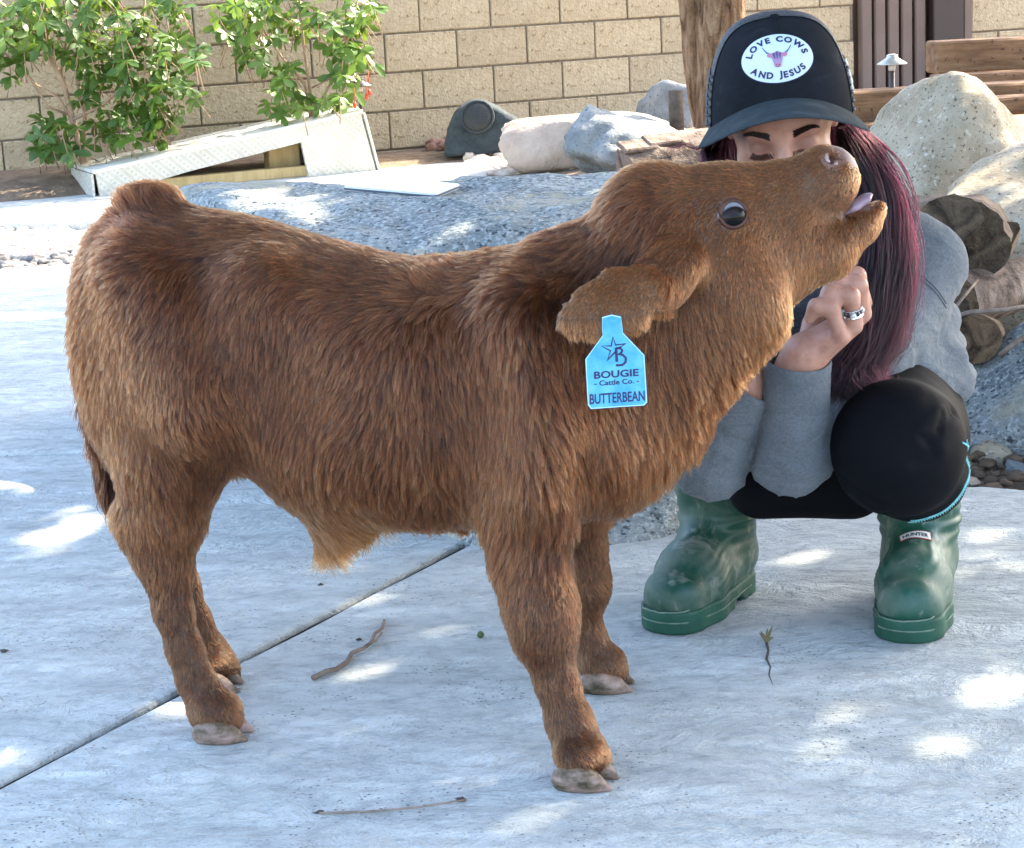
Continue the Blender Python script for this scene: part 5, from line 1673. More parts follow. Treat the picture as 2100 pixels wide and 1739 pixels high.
# ------------------------------------------------------------------ crouching person
PM = 0.00066
def frame(fwd, right):
    f = unit(fwd); r = unit(np.asarray(right, float) - f * np.dot(right, f)); u = np.cross(f, r)
    return f, r, u
HF, HR, HU = frame((-0.10, -0.89, -0.44), (1, 0.0, 0.16))
HC = P(1600, 226, 2.80)
def hp(r, u, f): return HC + HR * r + HU * u + HF * f

Ls, Rs = P(1893, 545, 2.90), np.array([0.285, 2.96, 0.555])
El, Er = P(1624, 945, 2.68), P(1456, 952, 2.725)
Wl = P(1636, 752, 2.655)
Wr = P(1535, 800, 2.69)
PEL = np.array([0.49, 3.10, 0.28])
HipL, HipR = PEL + [0.085, 0, 0], PEL + [-0.085, 0, 0]
KnL = P(1842, 915, 2.645)
KnR = np.array([0.265, 2.80, 0.34])
def boot_frame(toe, heel):
    d = unit(toe - heel); n = np.array([-d[1], d[0], 0.0]); return d, n
TL = G(1852, 1322); HLg = np.array([0.625, 2.965, 0.0])
TR = G(1350, 1302); HRg = G(1524, 1188)
dL, nL = boot_frame(TL, HLg); dR, nR = boot_frame(TR, HRg)
HLg = TL - dL * 0.268; HRg = TR - dR * 0.268
AnL = HLg + dL * 0.062 + [0, 0, 0.10]; AnR = HRg + dR * 0.062 + [0, 0, 0.10]
TopL = AnL + np.array([0, 0, 0.140]) + dL * 0.012; TopR = AnR + np.array([0, 0, 0.140]) + dR * 0.012

def hand_pts():
    g = {}
    g['palm'] = [(P(1625, 775, 2.655), .0255), (P(1650, 728, 2.645), .0265)]
    g['mcp'] = [P(1725, 690, 2.612), P(1754, 668, 2.622), P(1770, 645, 2.645), P(1770, 624, 2.668)]
    g['fing'] = [[P(1725, 690, 2.610), P(1704, 630, 2.600), P(1674, 628, 2.602), P(1660, 652, 2.610)],
                 [P(1754, 668, 2.618), P(1744, 607, 2.606), P(1702, 600, 2.608), P(1684, 626, 2.615)],
                 [P(1771, 644, 2.642), P(1760, 585, 2.630), P(1718, 578, 2.630), P(1698, 604, 2.637)],
                 [P(1772, 622, 2.666), P(1757, 566, 2.656), P(1717, 560, 2.656), P(1700, 586, 2.662)]]
    g['fr'] = [[.0108, .0102, .0090, .0078], [.0115, .0108, .0095, .0082], [.0118, .011, .0098, .0084], [.0116, .0108, .0096, .0082]]
    g['thumb'] = ([P(1648, 722, 2.668), P(1668, 662, 2.690), P(1690, 622, 2.700)], [.0165, .0125, .0095])
    return g
HANDL = hand_pts()
def mirror_hand(g):
    o = Wl
    m = lambda p: Wr + (np.asarray(p) - o) * np.array([-1, 1, 1])
    return {'palm': [(m(p), r) for p, r in g['palm']], 'mcp': [m(p) for p in g['mcp']], 'fing': [[m(p) for p in f] for f in g['fing']], 'fr': g['fr'], 'thumb': ([m(p) for p in g['thumb'][0]], g['thumb'][1])}
HANDR = mirror_hand(HANDL)

bfld = Field((0.10, 2.50, 0.02), (0.86, 3.28, 0.95), 0.0034 if not QUICK else 0.006)
AXH = np.array([HR, HU, HF])
# torso, neck, legs under the clothes
bfld.add(s_path([PEL, np.array([0.49, 3.05, 0.42]), np.array([0.465, 2.98, 0.53]), np.array([0.455, 2.93, 0.60])], [0.125, 0.105, 0.11, 0.06]))
bfld.add(s_path([np.array([0.455, 2.93, 0.58]), hp(0, -0.06, -0.03)], [0.05, 0.047]), 0.03)
for K_, H_, A_n, T_n in ((KnL, HipL, AnL, TopL), (KnR, HipR, AnR, TopR)):
    bfld.add(s_path([H_, K_], [0.085, 0.058]), 0.03); bfld.add(s_path([K_, K_ * 0.45 + T_n * 0.55 + np.array([0.012, 0.035, 0.004]), T_n, A_n], [0.050, 0.042, 0.034, 0.034]), 0.02)
for S_, E_, W_ in ((Ls, El, Wl), (Rs, Er, Wr)):
    bfld.add(s_path([np.array([0.46, 2.96, 0.55]), S_, E_], [0.06, 0.045, 0.034]), 0.02)
    bfld.add(s_path([E_, W_], [0.034, 0.0255]), 0.01)
# head
bfld.add(s_ell(hp(0, 0.028, -0.012), (0.074, 0.088, 0.093), AXH), 0.0)
bfld.add(s_ell(hp(0, -0.030, 0.028), (0.062, 0.080, 0.062), AXH), 0.03)
bfld.add(s_ell(hp(0, -0.092, 0.046), (0.026, 0.022, 0.026), AXH), 0.03)          # chin
bfld.add(s_path([hp(-0.038, 0.018, 0.070), hp(0.038, 0.018, 0.070)], [0.012, 0.012]), 0.02)   # brow
for sg in (-1, 1):
    bfld.cut(s_ell(hp(sg * 0.031, -0.010, 0.098), (0.019, 0.013, 0.012), AXH), 0.014)  # sockets
    bfld.add(s_ell(hp(sg * 0.031, -0.011, 0.0745), (0.0165, 0.0115, 0.0125), AXH), 0.004)   # closed lids over the eyeballs
    bfld.add(s_ell(hp(sg * 0.042, -0.040, 0.060), (0.022, 0.018, 0.018), AXH), 0.02)   # cheeks
    bfld.add(s_ell(hp(sg * 0.072, -0.012, -0.005), (0.008, 0.028, 0.016), AXH), 0.008)   # ears
bfld.add(s_path([hp(0, 0.010, 0.084), hp(0, -0.020, 0.098), hp(0, -0.040, 0.107)], [0.007, 0.0085, 0.012]), 0.012)  # nose
for sg in (-1, 1): bfld.add(s_ell(hp(sg * 0.011, -0.044, 0.098), (0.008, 0.007, 0.009), AXH), 0.006)
bfld.add(s_path([hp(-0.018, -0.066, 0.084), hp(0, -0.064, 0.092), hp(0.018, -0.066, 0.084)], [0.005, 0.0065, 0.005]), 0.005)
bfld.add(s_path([hp(-0.016, -0.075, 0.083), hp(0, -0.076, 0.090), hp(0.016, -0.075, 0.083)], [0.005, 0.007, 0.005]), 0.005)
for g in (HANDL, HANDR):
    for m_ in g['mcp']:
        bfld.add(s_path([g['palm'][0][0], g['palm'][1][0], m_ * 0.92 + g['palm'][1][0] * 0.08], [.0235, .0215, .0125]), 0.014)
    for f_, r in zip(g['fing'], g['fr']):
        bfld.add(s_path(f_, r), 0.0035)
    bfld.add(s_path(*g['thumb']), 0.006)
pV, pF = bfld.mesh(2)

M_skin, nt, b = new_mat('skin')
n = noise_node(nt, 45, 5, 0.6)
at = nt.nodes.new('ShaderNodeAttribute'); at.attribute_name = 'makeup'
c = ramp(nt, n.outputs[0], [(0.3, (0.36, 0.160, 0.105)), (0.5, (0.45, 0.230, 0.160)), (0.7, (0.50, 0.265, 0.190))]).outputs[0]
c = mixc(nt, c, (0.13, 0.045, 0.03), at.outputs['Fac'])
nt.links.new(c, b.inputs['Base Color']); b.inputs['Roughness'].default_value = 0.48
b.inputs['Subsurface Weight'].default_value = 0.12; b.inputs['Subsurface Radius'].default_value = (0.02, 0.008, 0.004); b.inputs['Subsurface Scale'].default_value = 0.3
p1 = bump(nt, b, noise_node(nt, 420, 2).outputs[0], 0.12, 0.0008)
person = thing('person', 'person crouching in grey hoodie, black leggings, green boots and dark cap', 'person', (0.48, 2.9, 0.0))
p_body = mk('body', pV, pF, M_skin, person)
mk_ = np.zeros(len(pV))
for sg in (-1, 1):
    q_ = hp(sg * 0.031, -0.004, 0.084); mk_ = np.maximum(mk_, np.clip(1.7 - np.linalg.norm((pV - q_) @ AXH.T / np.array([1.5, 0.9, 1.0]), axis=1) / 0.0105, 0, 1) * 0.55)
at_ = p_body.data.attributes.new('makeup', 'FLOAT', 'POINT'); at_.data.foreach_set('value', mk_.astype(np.float32))
body_bvh = BVHTree.FromPolygons([tuple(v) for v in pV], [tuple(int(i) for i in f) for f in pF])
def snap(bvh, p, off=0.0):
    co, nn, _, _ = bvh.find_nearest(Vector(p)); return np.array(co) + np.array(nn) * off, np.array(nn)

# brows and lashes
def strands(name, roots, dirs, L, K_, mat, r0, r1_, curve=None, parent=person):
    n_ = len(roots); t = np.linspace(0, 1, K_)
    pts = roots[:, None, :] + dirs[:, None, :] * (L[:, None] * t[None])[..., None]
    if curve is not None: pts = pts + curve[None, None, :] * ((L[:, None] * t[None] ** 2))[..., None]
    return hair_object(name, pts, mat, parent, r0, r1_, {'tone': np.zeros(n_)}, None)
M_brow = hair_mat('brow_hair', (0.010, 0.006, 0.005), (0.02, 0.01, 0.008), 'tone', 1.1, 0.2)
hr = np.random.default_rng(31)
for sg in (-1, 1):
    R_, D_ = [], []
    for k in range(700):
        t = hr.random(); 
        x = sg * (0.015 + 0.036 * t); y = 0.012 + 0.013 * t - 0.016 * max(0, t - 0.6) ** 1 + hr.uniform(-1, 1) * (0.0058 * (1 - 0.6 * t))
        q_, nn = snap(body_bvh, hp(x, y, 0.09)); R_.append(q_)
        D_.append(unit(HR * sg * 0.8 + HU * (0.55 - 0.7 * t) + nn * 0.25))
    strands('eyebrow', np.array(R_), np.array(D_), hr.uniform(0.004, 0.008, 700), 4, M_brow, 0.00035, 0.0001)
    R_, D_ = [], []
    for k in range(260):
        t = hr.random(); a = -1 + 2 * t
        q_, nn = snap(body_bvh, hp(sg * 0.031 + a * 0.0155, -0.0165 + 0.005 * a * a, 0.092)); R_.append(q_)
        D_.append(unit(HF * 0.75 - HU * 0.65 + HR * a * 0.5))
    strands('eyelash', np.array(R_), np.array(D_), hr.uniform(0.009, 0.014, 260), 5, M_brow, 0.0005, 0.0001, HU * 0.35)

# ---- hoodie
def cloth(name, c1, c2, scale, bs, rough=0.9):
    return pmat(name, [(0.3, c1), (0.7, c2)], scale, 6, rough, bs, spec=0.2)
M_hood, nt, b = new_mat('grey_fleece')
n = noise_node(nt, 7, 6, 0.6); nf = noise_node(nt, 320, 3, 0.7)
c = ramp(nt, n.outputs[0], [(0.3, (0.105, 0.115, 0.124)), (0.7, (0.165, 0.178, 0.188))]).outputs[0]
c = mixc(nt, c, ramp(nt, nf.outputs[0], [(0.35, (0.72, 0.72, 0.72)), (0.65, (1.15, 1.15, 1.15))]).outputs[0], 0.8, 'MULTIPLY')
nt.links.new(c, b.inputs['Base Color']); b.inputs['Roughness'].default_value = 0.95; b.inputs['Specular IOR Level'].default_value = 0.12
b.inputs['Sheen Weight'].default_value = 0.10; b.inputs['Sheen Roughness'].default_value = 0.5
w1 = bump(nt, b, noise_node(nt, 9, 3, 0.5, 1.0, (1, 1, 2.4), (0.4, 0.5, 0.3)).outputs[0], 0.45, 0.025)
w2 = bump(nt, b, noise_node(nt, 24, 3, 0.5, 0.8, (1, 1, 2.2), (0.2, 0.9, 0.3)).outputs[0], 0.35, 0.012, w1)
bump(nt, b, nf.outputs[0], 0.25, 0.001, w2)
hf = Field((0.10, 2.55, 0.18), (0.90, 3.32, 0.80), 0.0045 if not QUICK else 0.008)
hf.add(s_path([PEL + [0, 0.01, 0.05], np.array([0.50, 3.06, 0.42]), np.array([0.47, 2.99, 0.53])], [0.155, 0.14, 0.125]))
hf.add(s_path([np.array([0.36, 2.98, 0.56]), np.array([0.46, 2.96, 0.585]), Ls * 0.7 + np.array([0.46, 2.96, 0.585]) * 0.3], [0.07, 0.078, 0.07]), 0.03)
hf.add(s_path([np.array([0.40, 2.99, 0.62]), np.array([0.47, 3.01, 0.63]), np.array([0.545, 2.97, 0.615])], [0.032, 0.045, 0.036]), 0.03)   # hood bunched at the neck
hf.add(s_path([Ls, Ls * 0.45 + El * 0.55 + [0.02, 0.0, 0.01], El], [0.066, 0.062, 0.052]), 0.03)
hf.add(s_path([Rs, Er], [0.066, 0.053]), 0.03)
CufL = Wl * 0.80 + El * 0.20
CufR = Wr * 0.80 + Er * 0.20
hf.add(s_path([El, CufL * 0.55 + El * 0.45, CufL], [0.051, 0.047, 0.0415]), 0.004)
hf.add(s_path([Er, CufR], [0.053, 0.042]), 0.004)
# folds over elbow and upper arm, bunched hem at the waist
for (a0, b0, r0) in ((P(1715, 860, 2.715), P(1800, 795, 2.76), 0.020), (P(1740, 800, 2.74), P(1840, 735, 2.80), 0.024), (P(1660, 935, 2.685), P(1575, 965, 2.672), 0.017), (P(1790, 770, 2.77), P(1890, 690, 2.83), 0.022)):
    hf.add(s_path([a0, b0], [r0, r0 * 0.8]), 0.022)
for (pts_, r0) in (([P(1880, 760, 2.80), P(1940, 735, 2.86), P(1945, 710, 2.95)], 0.026), ([P(1900, 790, 2.80), P(1955, 790, 2.85), P(1965, 770, 2.95)], 0.028), ([P(1920, 690, 2.86), P(1935, 660, 2.9), P(1935, 640, 2.96)], 0.022)):
    hf.add(s_path(pts_, [r0] * 3), 0.022)
adL, adR = unit(Wl - El), unit(Wr - Er)
hf.cut(s_cone(CufL - adL * 0.02, CufL + adL * 0.08, 0.034, 0.034), 0.004)
hf.cut(s_cone(CufL + adL * 0.068, CufL + adL * 0.12, 0.05, 0.07), 0.0)
hf.cut(s_cone(CufR + adR * 0.02, CufR + adR * 0.08, 0.034, 0.034), 0.004)
hV, hF_ = hf.mesh(2)
hN = vnormals(hV, hF_)
# soft creases in the cloth itself
wq = hV @ np.array([[0.8, 0.2, 0.55], [-0.3, 0.9, 0.2], [-0.5, -0.3, 0.8]])
cre = fbm(hV * np.array([14, 14, 30]) + 3, 3) * 0.0030 + (1 - np.abs(vnoise(wq * np.array([14, 14, 42]) + 9))) ** 3 * 0.0055 + (1 - np.abs(vnoise(wq[:, [1, 2, 0]] * np.array([12, 18, 50]) + 4))) ** 4 * 0.004 - 0.004
dcu = np.minimum(np.linalg.norm(hV - CufL, axis=1), np.linalg.norm(hV - CufR, axis=1))
hV = hV + hN * (cre * np.clip(0.75 - (hV[:, 2] - 0.36) * 3.0, 0.22, 0.7) * np.clip((dcu - 0.045) / 0.03, 0, 1))[:, None]
hoodie = mk('hoodie', hV, hF_, M_hood, person)
hood_bvh = BVHTree.FromPolygons([tuple(v) for v in hV], [tuple(int(i) for i in f) for f in hF_])
def keep_below(fld, n_, d_):
    x = fld.ax[0][:, None, None]; y = fld.ax[1][None, :, None]; z = fld.ax[2][None, None, :]
    fld.F = np.maximum(fld.F, (x * n_[0] + y * n_[1] + z * n_[2] - d_).astype(np.float32))
# turned cuff on each raised arm
for Cf, ad_, El_ in ((CufL, adL, El), (CufR, adR, Er)):
    cx_ = unit(np.cross(ad_, [0.2, 1, 0.1])); cy_ = np.cross(ad_, cx_)
    mbq = MB().lathe(Cf, [(0.0440, -0.030), (0.0462, -0.027), (0.0468, -0.005), (0.0460, 0.020), (0.0455, 0.034), (0.0440, 0.038), (0.0415, 0.037), (0.0395, 0.030), (0.0385, 0.0), (0.0385, -0.028)], 56, np.array([cx_, cy_, ad_]))
    V_ = np.array(mbq.V); rel_ = V_ - Cf; axl = rel_ @ ad_
    rad_ = rel_ - axl[:, None] * ad_
    wob = 1 + 0.030 * vnoise(V_ * 22 + 2) + 0.012 * vnoise(V_ * np.array([60, 60, 60]))
    V_ = Cf + rad_ * wob[:, None] + ad_ * (axl + 0.004 * vnoise(V_ * 14 + 7))[:, None]
    mk('cuff', V_, mbq.F, M_hood, hoodie)
# double-stitched armhole seam
M_seam = flat('seam_thread', (0.075, 0.085, 0.10), 0.9)
for k, dv in enumerate((0, 9)):
    pts_ = []
    for i in range(15):
        t = i / 14
        u = 1872 + 68 * t + 4 * math.sin(3.1 * t); v = 560 + dv + 62 * t ** 1.5
        hh = hood_bvh.ray_cast(Vector(CAM), Vector(unit(ray(u, v))))
        if hh[0]: pts_.append(np.array(hh[0]) + np.array(hh[1]) * 0.0003)
    if len(pts_) > 3: MB().tube(pts_, 0.0011, 6).out('seam', M_seam, hoodie, True)

# ---- leggings
M_leg, nt, b = new_mat('black_stretch')
n = noise_node(nt, 14, 5, 0.6)
c = ramp(nt, n.outputs[0], [(0.3, (0.0022, 0.0024, 0.0034)), (0.7, (0.0042, 0.0046, 0.0062))]).outputs[0]
nt.links.new(c, b.inputs['Base Color']); b.inputs['Roughness'].default_value = 0.75; b.inputs['Specular IOR Level'].default_value = 0.09
bump(nt, b, noise_node(nt, 10, 3, 0.5, 0.8).outputs[0], 0.25, 0.012)
lgf = Field((0.14, 2.50, 0.08), (0.90, 3.30, 0.50), 0.0045 if not QUICK else 0.008)
lgf.add(s_path([HipL + [0, .02, -.02], HipR + [0, .02, -.02]], [0.128, 0.128]))
CalfL = KnL * 0.45 + TopL * 0.55
ShL = CalfL + np.array([0.018, 0.035, 0.004]); ShR = KnR * 0.45 + TopR * 0.55 + np.array([0.0, 0.03, 0])
lgf.add(s_path([HipL, KnL * 0.5 + HipL * 0.5 + [0.01, 0, 0.015], KnL], [0.105, 0.100, 0.078]), 0.03)
lgf.add(s_path([KnL, ShL, TopL + [0, 0, -0.02], AnL + [0, 0, 0.03]], [0.077, 0.074, 0.053, 0.045]), 0.022)
lgf.add(s_ell(P(1872, 978, 2.735), (0.076, 0.085, 0.062)), 0.03)
lgf.add(s_ell(KnL + np.array([-0.004, -0.016, 0.0]), (0.072, 0.060, 0.078)), 0.06)
lgf.add(s_path([HipR, KnR], [0.105, 0.078]), 0.03)
lgf.add(s_path([KnR, ShR, TopR + [0, 0, -0.02], AnR + [0, 0, 0.03]], [0.076, 0.068, 0.053, 0.045]), 0.022)
lgf.add(s_path([P(1560, 995, 2.86), P(1740, 980, 2.84)], [0.05, 0.06]), 0.04)
# crease behind the bent knee
kc = [P(1893, 860, 2.60), P(1902, 905, 2.60), P(1878, 940, 2.60)]
lV, lF = lgf.mesh(2)
lN = vnormals(lV, lF)
lV = lV + lN * (0.0018 * fbm(lV * 12, 3))[:, None]
tmp_bvh = BVHTree.FromPolygons([tuple(v) for v in lV], [tuple(int(i) for i in f) for f in lF])
def crease(px_, depth, width):
    global lV
    line = []
    for (u0, v0), (u1, v1) in zip(px_[:-1], px_[1:]):
        for t in np.linspace(0, 1, 8):
            h_ = tmp_bvh.ray_cast(Vector(CAM), Vector(unit(ray(u0 + (u1 - u0) * t, v0 + (v1 - v0) * t))))
            if h_[0]: line.append(np.array(h_[0]))
    if not line: return
    dd = np.min(np.linalg.norm(lV[:, None, :] - np.array(line)[None], axis=2), axis=1)
    lV = lV + lN * (-depth * np.exp(-(dd / width) ** 2) + 0.45 * depth * np.exp(-((dd - width * 2.4) / (width * 1.2)) ** 2))[:, None]
crease([(1955, 845), (1925, 880), (1905, 905), (1912, 930), (1880, 948)], 0.0034, 0.0075)
crease([(1925, 880), (1932, 850)], 0.002, 0.004)
crease([(1905, 905), (1885, 895)], 0.002, 0.004)
crease([(1730, 985), (1760, 1010), (1800, 1030)], 0.004, 0.006)
legg = mk('leggings', lV, lF, M_leg, person)
leg_bvh = BVHTree.FromPolygons([tuple(v) for v in lV], [tuple(int(i) for i in f) for f in lF])
# teal overlock stitching along the hem of the bent leg
hem_px = [(1973, 908), (1985, 935), (1987, 965), (1978, 995), (1962, 1022), (1938, 1045), (1905, 1060), (1870, 1067), (1838, 1066), (1808, 1060), (1785, 1050)]
hem = []
for u, v in hem_px:
    hh = leg_bvh.ray_cast(Vector(CAM), Vector(unit(ray(u, v))))
    hem.append(np.array(hh[0]) + np.array(hh[1]) * 0.0015 if hh[0] else snap(leg_bvh, P(u, v, 2.68), 0.0015)[0])
M_teal = pmat('teal_thread', [(0.3, (0.10, 0.34, 0.36)), (0.7, (0.25, 0.55, 0.56))], 200, 2, 0.8)
hem_d = []
for a, b_ in zip(hem[:-1], hem[1:]):
    for t in np.linspace(0, 1, 7)[:-1]: hem_d.append(snap(leg_bvh, a + (b_ - a) * t, 0.0008)[0])
mbh = MB().tube(hem_d, 0.0016, 6)
for i in range(1, len(hem_d) - 1):
    p_, nn = snap(leg_bvh, hem_d[i], 0.0012); tdir = unit(hem_d[i + 1] - hem_d[i - 1]); sd = unit(np.cross(nn, tdir))
    mbh.tube([p_ - sd * 0.0005, p_ + sd * 0.0075 + tdir * 0.001], [0.0011, 0.0009], 5)
mbh.out('hem_stitching', M_teal, legg, True)

# ---- boots
M_boot, nt, b = new_mat('green_rubber')
n = noise_node(nt, 9, 7, 0.7); n2 = noise_node(nt, 26, 6, 0.7, 0.5, (1, 1, 0.5)); n3 = noise_node(nt, 5, 3)
c = ramp(nt, n3.outputs[0], [(0.3, (0.005, 0.045, 0.026)), (0.7, (0.010, 0.075, 0.046))]).outputs[0]
dst = ramp(nt, n.outputs[0], [(0.47, (0, 0, 0)), (0.66, (0.55, 0.55, 0.55))]).outputs[0]
scf = ramp(nt, n2.outputs[0], [(0.54, (0, 0, 0)), (0.64, (0.6, 0.6, 0.6))]).outputs[0]
c = mixc(nt, c, (0.15, 0.155, 0.12), dst); c = mixc(nt, c, (0.22, 0.22, 0.18), scf)
nt.links.new(c, b.inputs['Base Color'])
rg = ramp(nt, n.outputs[0], [(0.4, (0.38, 0.38, 0.38)), (0.7, (0.8, 0.8, 0.8))]); nt.links.new(rg.outputs[0], b.inputs['Roughness'])
bump(nt, b, n2.outputs[0], 0.12, 0.004)
M_sole = pmat('green_sole', [(0.3, (0.007, 0.045, 0.026)), (0.6, (0.014, 0.07, 0.044)), (0.8, (0.09, 0.115, 0.085))], 20, 6, 0.6, [(60, 0.3, 0.003)])
M_line = pmat('worn_edge', [(0.3, (0.03, 0.10, 0.07)), (0.7, (0.20, 0.24, 0.18))], 40, 5, 0.7)
BOOTS = []
def boot(heel, d, n_, lean, top, key):
    Z = np.array([0, 0, 1.0])
    B = lambda x, y, z: heel + d * x + n_ * y + Z * z
    lo = heel - 0.16 - np.array([0.2, 0.2, 0]); hi = heel + 0.16 + np.array([0.2, 0.2, 0.2])
    f = Field(lo * [1, 1, 0] + [0, 0, -0.02], np.array([hi[0], hi[1], 0.30]), 0.0036)
    lat = (n_, 1.12)
    f.add(s_path([B(.040, 0, .060), B(.11, 0.002, .058), B(.165, .004, .052), B(.218, .004, .044)], [.044, .047, .048, .043], lat))
    f.add(s_path([B(.055, 0, .08), B(.060, 0, .13), top + [0, 0, -0.012]], [.050, .055, .064], (n_, 1.06)), 0.03)
    f.add(s_path([B(.225, -.018, .060), B(.228, .022, .060)], [.013, .013]), 0.02)         # toe cap bulge
    f.add(s_path([B(.11, 0, .10), B(.16, 0, .085)], [.030, .030]), 0.04)
    x = f.ax[0][:, None, None]; y = f.ax[1][None, :, None]; z = f.ax[2][None, None, :]
    f.F = np.maximum(f.F, (0.022 - z).astype(np.float32) + 0 * f.F)
    keep_below(f, unit(Z + d * lean), float(unit(Z + d * lean) @ top))
    f.cut(s_path([B(.058, 0, .15), top + (top - B(.060, 0, .13)) * 0.3], [.050, .058]), 0.004)
    V, F = f.mesh(2)
    nrm_ = vnormals(V, F)
    # wrinkles over the instep, rubber welt lines
    lx__ = (V - heel) @ d; lz__ = V[:, 2]
    wr_ = np.exp(-((lx__ - 0.165) / 0.03) ** 2) * np.sin(lz__ * 520 + lx__ * 160) * 0.0009 + np.exp(-((lx__ - 0.075) / 0.04) ** 2) * np.exp(-((lz__ - 0.13) / 0.03) ** 2) * np.sin(lz__ * 300) * 0.0022
    V = V + nrm_ * (wr_ + 0.0012 * fbm(V * 18, 3))[:, None]
    t_ = mk('boot', V, F, M_boot, person)
    # sole
    s = Field(lo * [1, 1, 0] + [0, 0, -0.02], np.array([hi[0], hi[1], 0.08]), 0.0032)
    prof = s_path([B(.044, 0, .03), B(.12, .002, .03), B(.170, .004, .03), B(.222, .004, .03)], [.046, .046, .050, .0465], (n_, 1.09))
    def col(x, y, z): return prof[2](x, y, 0 * z + 0.03)
    s.op((prof[0] - [0, 0, .1], prof[1] + [0, 0, .1], col))
    zz = s.ax[2][None, None, :]
    s.F = np.maximum(s.F, np.maximum(zz - 0.036, 0.0005 - zz).astype(np.float32))
    s.cut(s_box(B(.100, 0, 0.0), (0.032, 0.2, 0.024), np.array([d, n_, Z]), 0.006), 0.004)
    for k in range(5): s.cut(s_box(B(.006 + 0.018 * k, 0, 0.0), (0.006, 0.2, 0.010), np.array([d, n_, Z]), 0.001))
    sV, sF = s.mesh(1)
    mk('sole', sV, sF, M_sole, t_)
    # welt lines round the foot
    for zl, off in ((0.0375, 0.0475), (0.020, 0.0500)):
        ring_ = []
        for i in range(44):
            a = 2 * math.pi * i / 44
            cx = 0.133; ex_ = 0.0895
            # stadium outline
            dx, dy = math.cos(a), math.sin(a)
            px_ = cx + ex_ * np.clip(dx * 1.6, -1, 1); rr = off if px_ > 0.14 else off * 0.95
            ring_.append(B(px_ + rr * dx * (1 if abs(dx) > 0.62 else 0.0) * 1.0, rr * 1.06 * (dy if abs(dx) > 0.62 else math.copysign(1, dy)) , zl))
        bv_ = BVHTree.FromPolygons([tuple(v) for v in sV], [tuple(int(i) for i in q_) for q_ in sF])
        rp = []
        for q_ in ring_ + [ring_[0]]:
            q2, nn = snap(bv_, q_, 0.0009); rp.append(q2)
        MB().tube(rp, 0.0013, 6, cap=False).out('welt', M_line, t_, True)
    bvh = BVHTree.FromPolygons([tuple(v) for v in V], [tuple(int(i) for i in q_) for q_ in F])
    return t_, bvh
bootL, bootL_bvh = boot(HLg, dL, nL, 0.05, TopL, 'L')
bootR, bootR_bvh = boot(HRg, dR, nR, 0.05, TopR, 'R')

# ---- flat lettering
def text_poly(s, size=1.0, bold=0.02):
    cu = bpy.data.curves.new('lettering', 'FONT'); cu.body = s; cu.size = size; cu.offset = bold; cu.align_x = 'CENTER'; cu.resolution_u = 3
    o = bpy.data.objects.new('lettering_tmp', cu); COL.objects.link(o)
    dg = bpy.context.evaluated_depsgraph_get(); dg.update()
    me = bpy.data.meshes.new_from_object(o.evaluated_get(dg))
    V = np.array([v.co[:] for v in me.vertices]); F = [tuple(p.vertices) for p in me.polygons]
    bpy.data.objects.remove(o); bpy.data.curves.remove(cu); bpy.data.meshes.remove(me)
    return V[:, :2], F

def fit(V, w=None, h_=None):
    mn, mx = V.min(0), V.max(0); V = V - (mn + mx) / 2; s = (mx - mn)
    return V * np.array([w / s[0] if w else h_ / s[1], h_ / s[1] if h_ else w / s[0]])

def decal(name, V2, F, c, ax_, ay_, bvh, off, mat, parent):
    """flat print laid on a surface: points of the local plane at c, dropped on the surface"""
    nn0 = np.cross(ax_, ay_); out = []
    for x, y in V2:
        p = c + ax_ * x + ay_ * y
        hh = bvh.ray_cast(Vector(p + nn0 * 0.05), Vector(-nn0)) if bvh else None
        if bvh and hh[0]: out.append(np.array(hh[0]) + nn0 * off)
        else: out.append(p + nn0 * off)
    return mk(name, np.array(out), F, mat, parent, smooth=False)

def disc(rx, ry, rings=8, n=48):
    V = [(0, 0)]; F = []
    for r in range(1, rings + 1):
        for k in range(n):
            a = 2 * math.pi * k / n; V.append((rx * r / rings * math.cos(a), ry * r / rings * math.sin(a)))
    for k in range(n): F.append((0, 1 + k, 1 + (k + 1) % n))
    for r in range(rings - 1):
        for k in range(n):
            a = 1 + r * n; b_ = a + n; k2 = (k + 1) % n
            F.append((a + k, b_ + k, b_ + k2, a + k2))
    return np.array(V), F
def gridpatch(w, h_, nx=10, ny=4):
    V = [(-w / 2 + w * i / nx, -h_ / 2 + h_ * j / ny) for j in range(ny + 1) for i in range(nx + 1)]
    F = [(j * (nx + 1) + i, j * (nx + 1) + i + 1, (j + 1) * (nx + 1) + i + 1, (j + 1) * (nx + 1) + i) for j in range(ny) for i in range(nx)]
    return np.array(V), F
M_white = flat('label_white', (0.62, 0.60, 0.55), 0.6); M_ink = flat('ink_black', (0.012, 0.012, 0.014), 0.6); M_red = flat('label_red', (0.30, 0.03, 0.025), 0.6)
M_navy = flat('ink_navy', (0.012, 0.014, 0.075), 0.55)
def boot_label(u, v, bvh, parent, w=0.044, tilt=0.0):
    hh = bvh.ray_cast(Vector(CAM), Vector(unit(ray(u, v))))
    if not hh[0]: print('label misses', u, v); return
    c = np.array(hh[0]); nn = np.array(hh[1]); ax_ = unit(np.cross([0, 0, 1], nn)); ay_ = np.cross(nn, ax_)
    ax_, ay_ = ax_ * math.cos(tilt) + ay_ * math.sin(tilt), ay_ * math.cos(tilt) - ax_ * math.sin(tilt)
    decal('label_border', *gridpatch(w + 0.003, 0.0155), c, ax_, ay_, bvh, 0.0010, M_red, parent)
    decal('label', *gridpatch(w, 0.0125), c, ax_, ay_, bvh, 0.0016, M_white, parent)
    V, F = text_poly('HUNTER', 1, 0.03); V = fit(V, w * 0.86, 0.0068)
    decal('lettering', V, F, c, ax_, ay_, bvh, 0.0021, M_ink, parent)
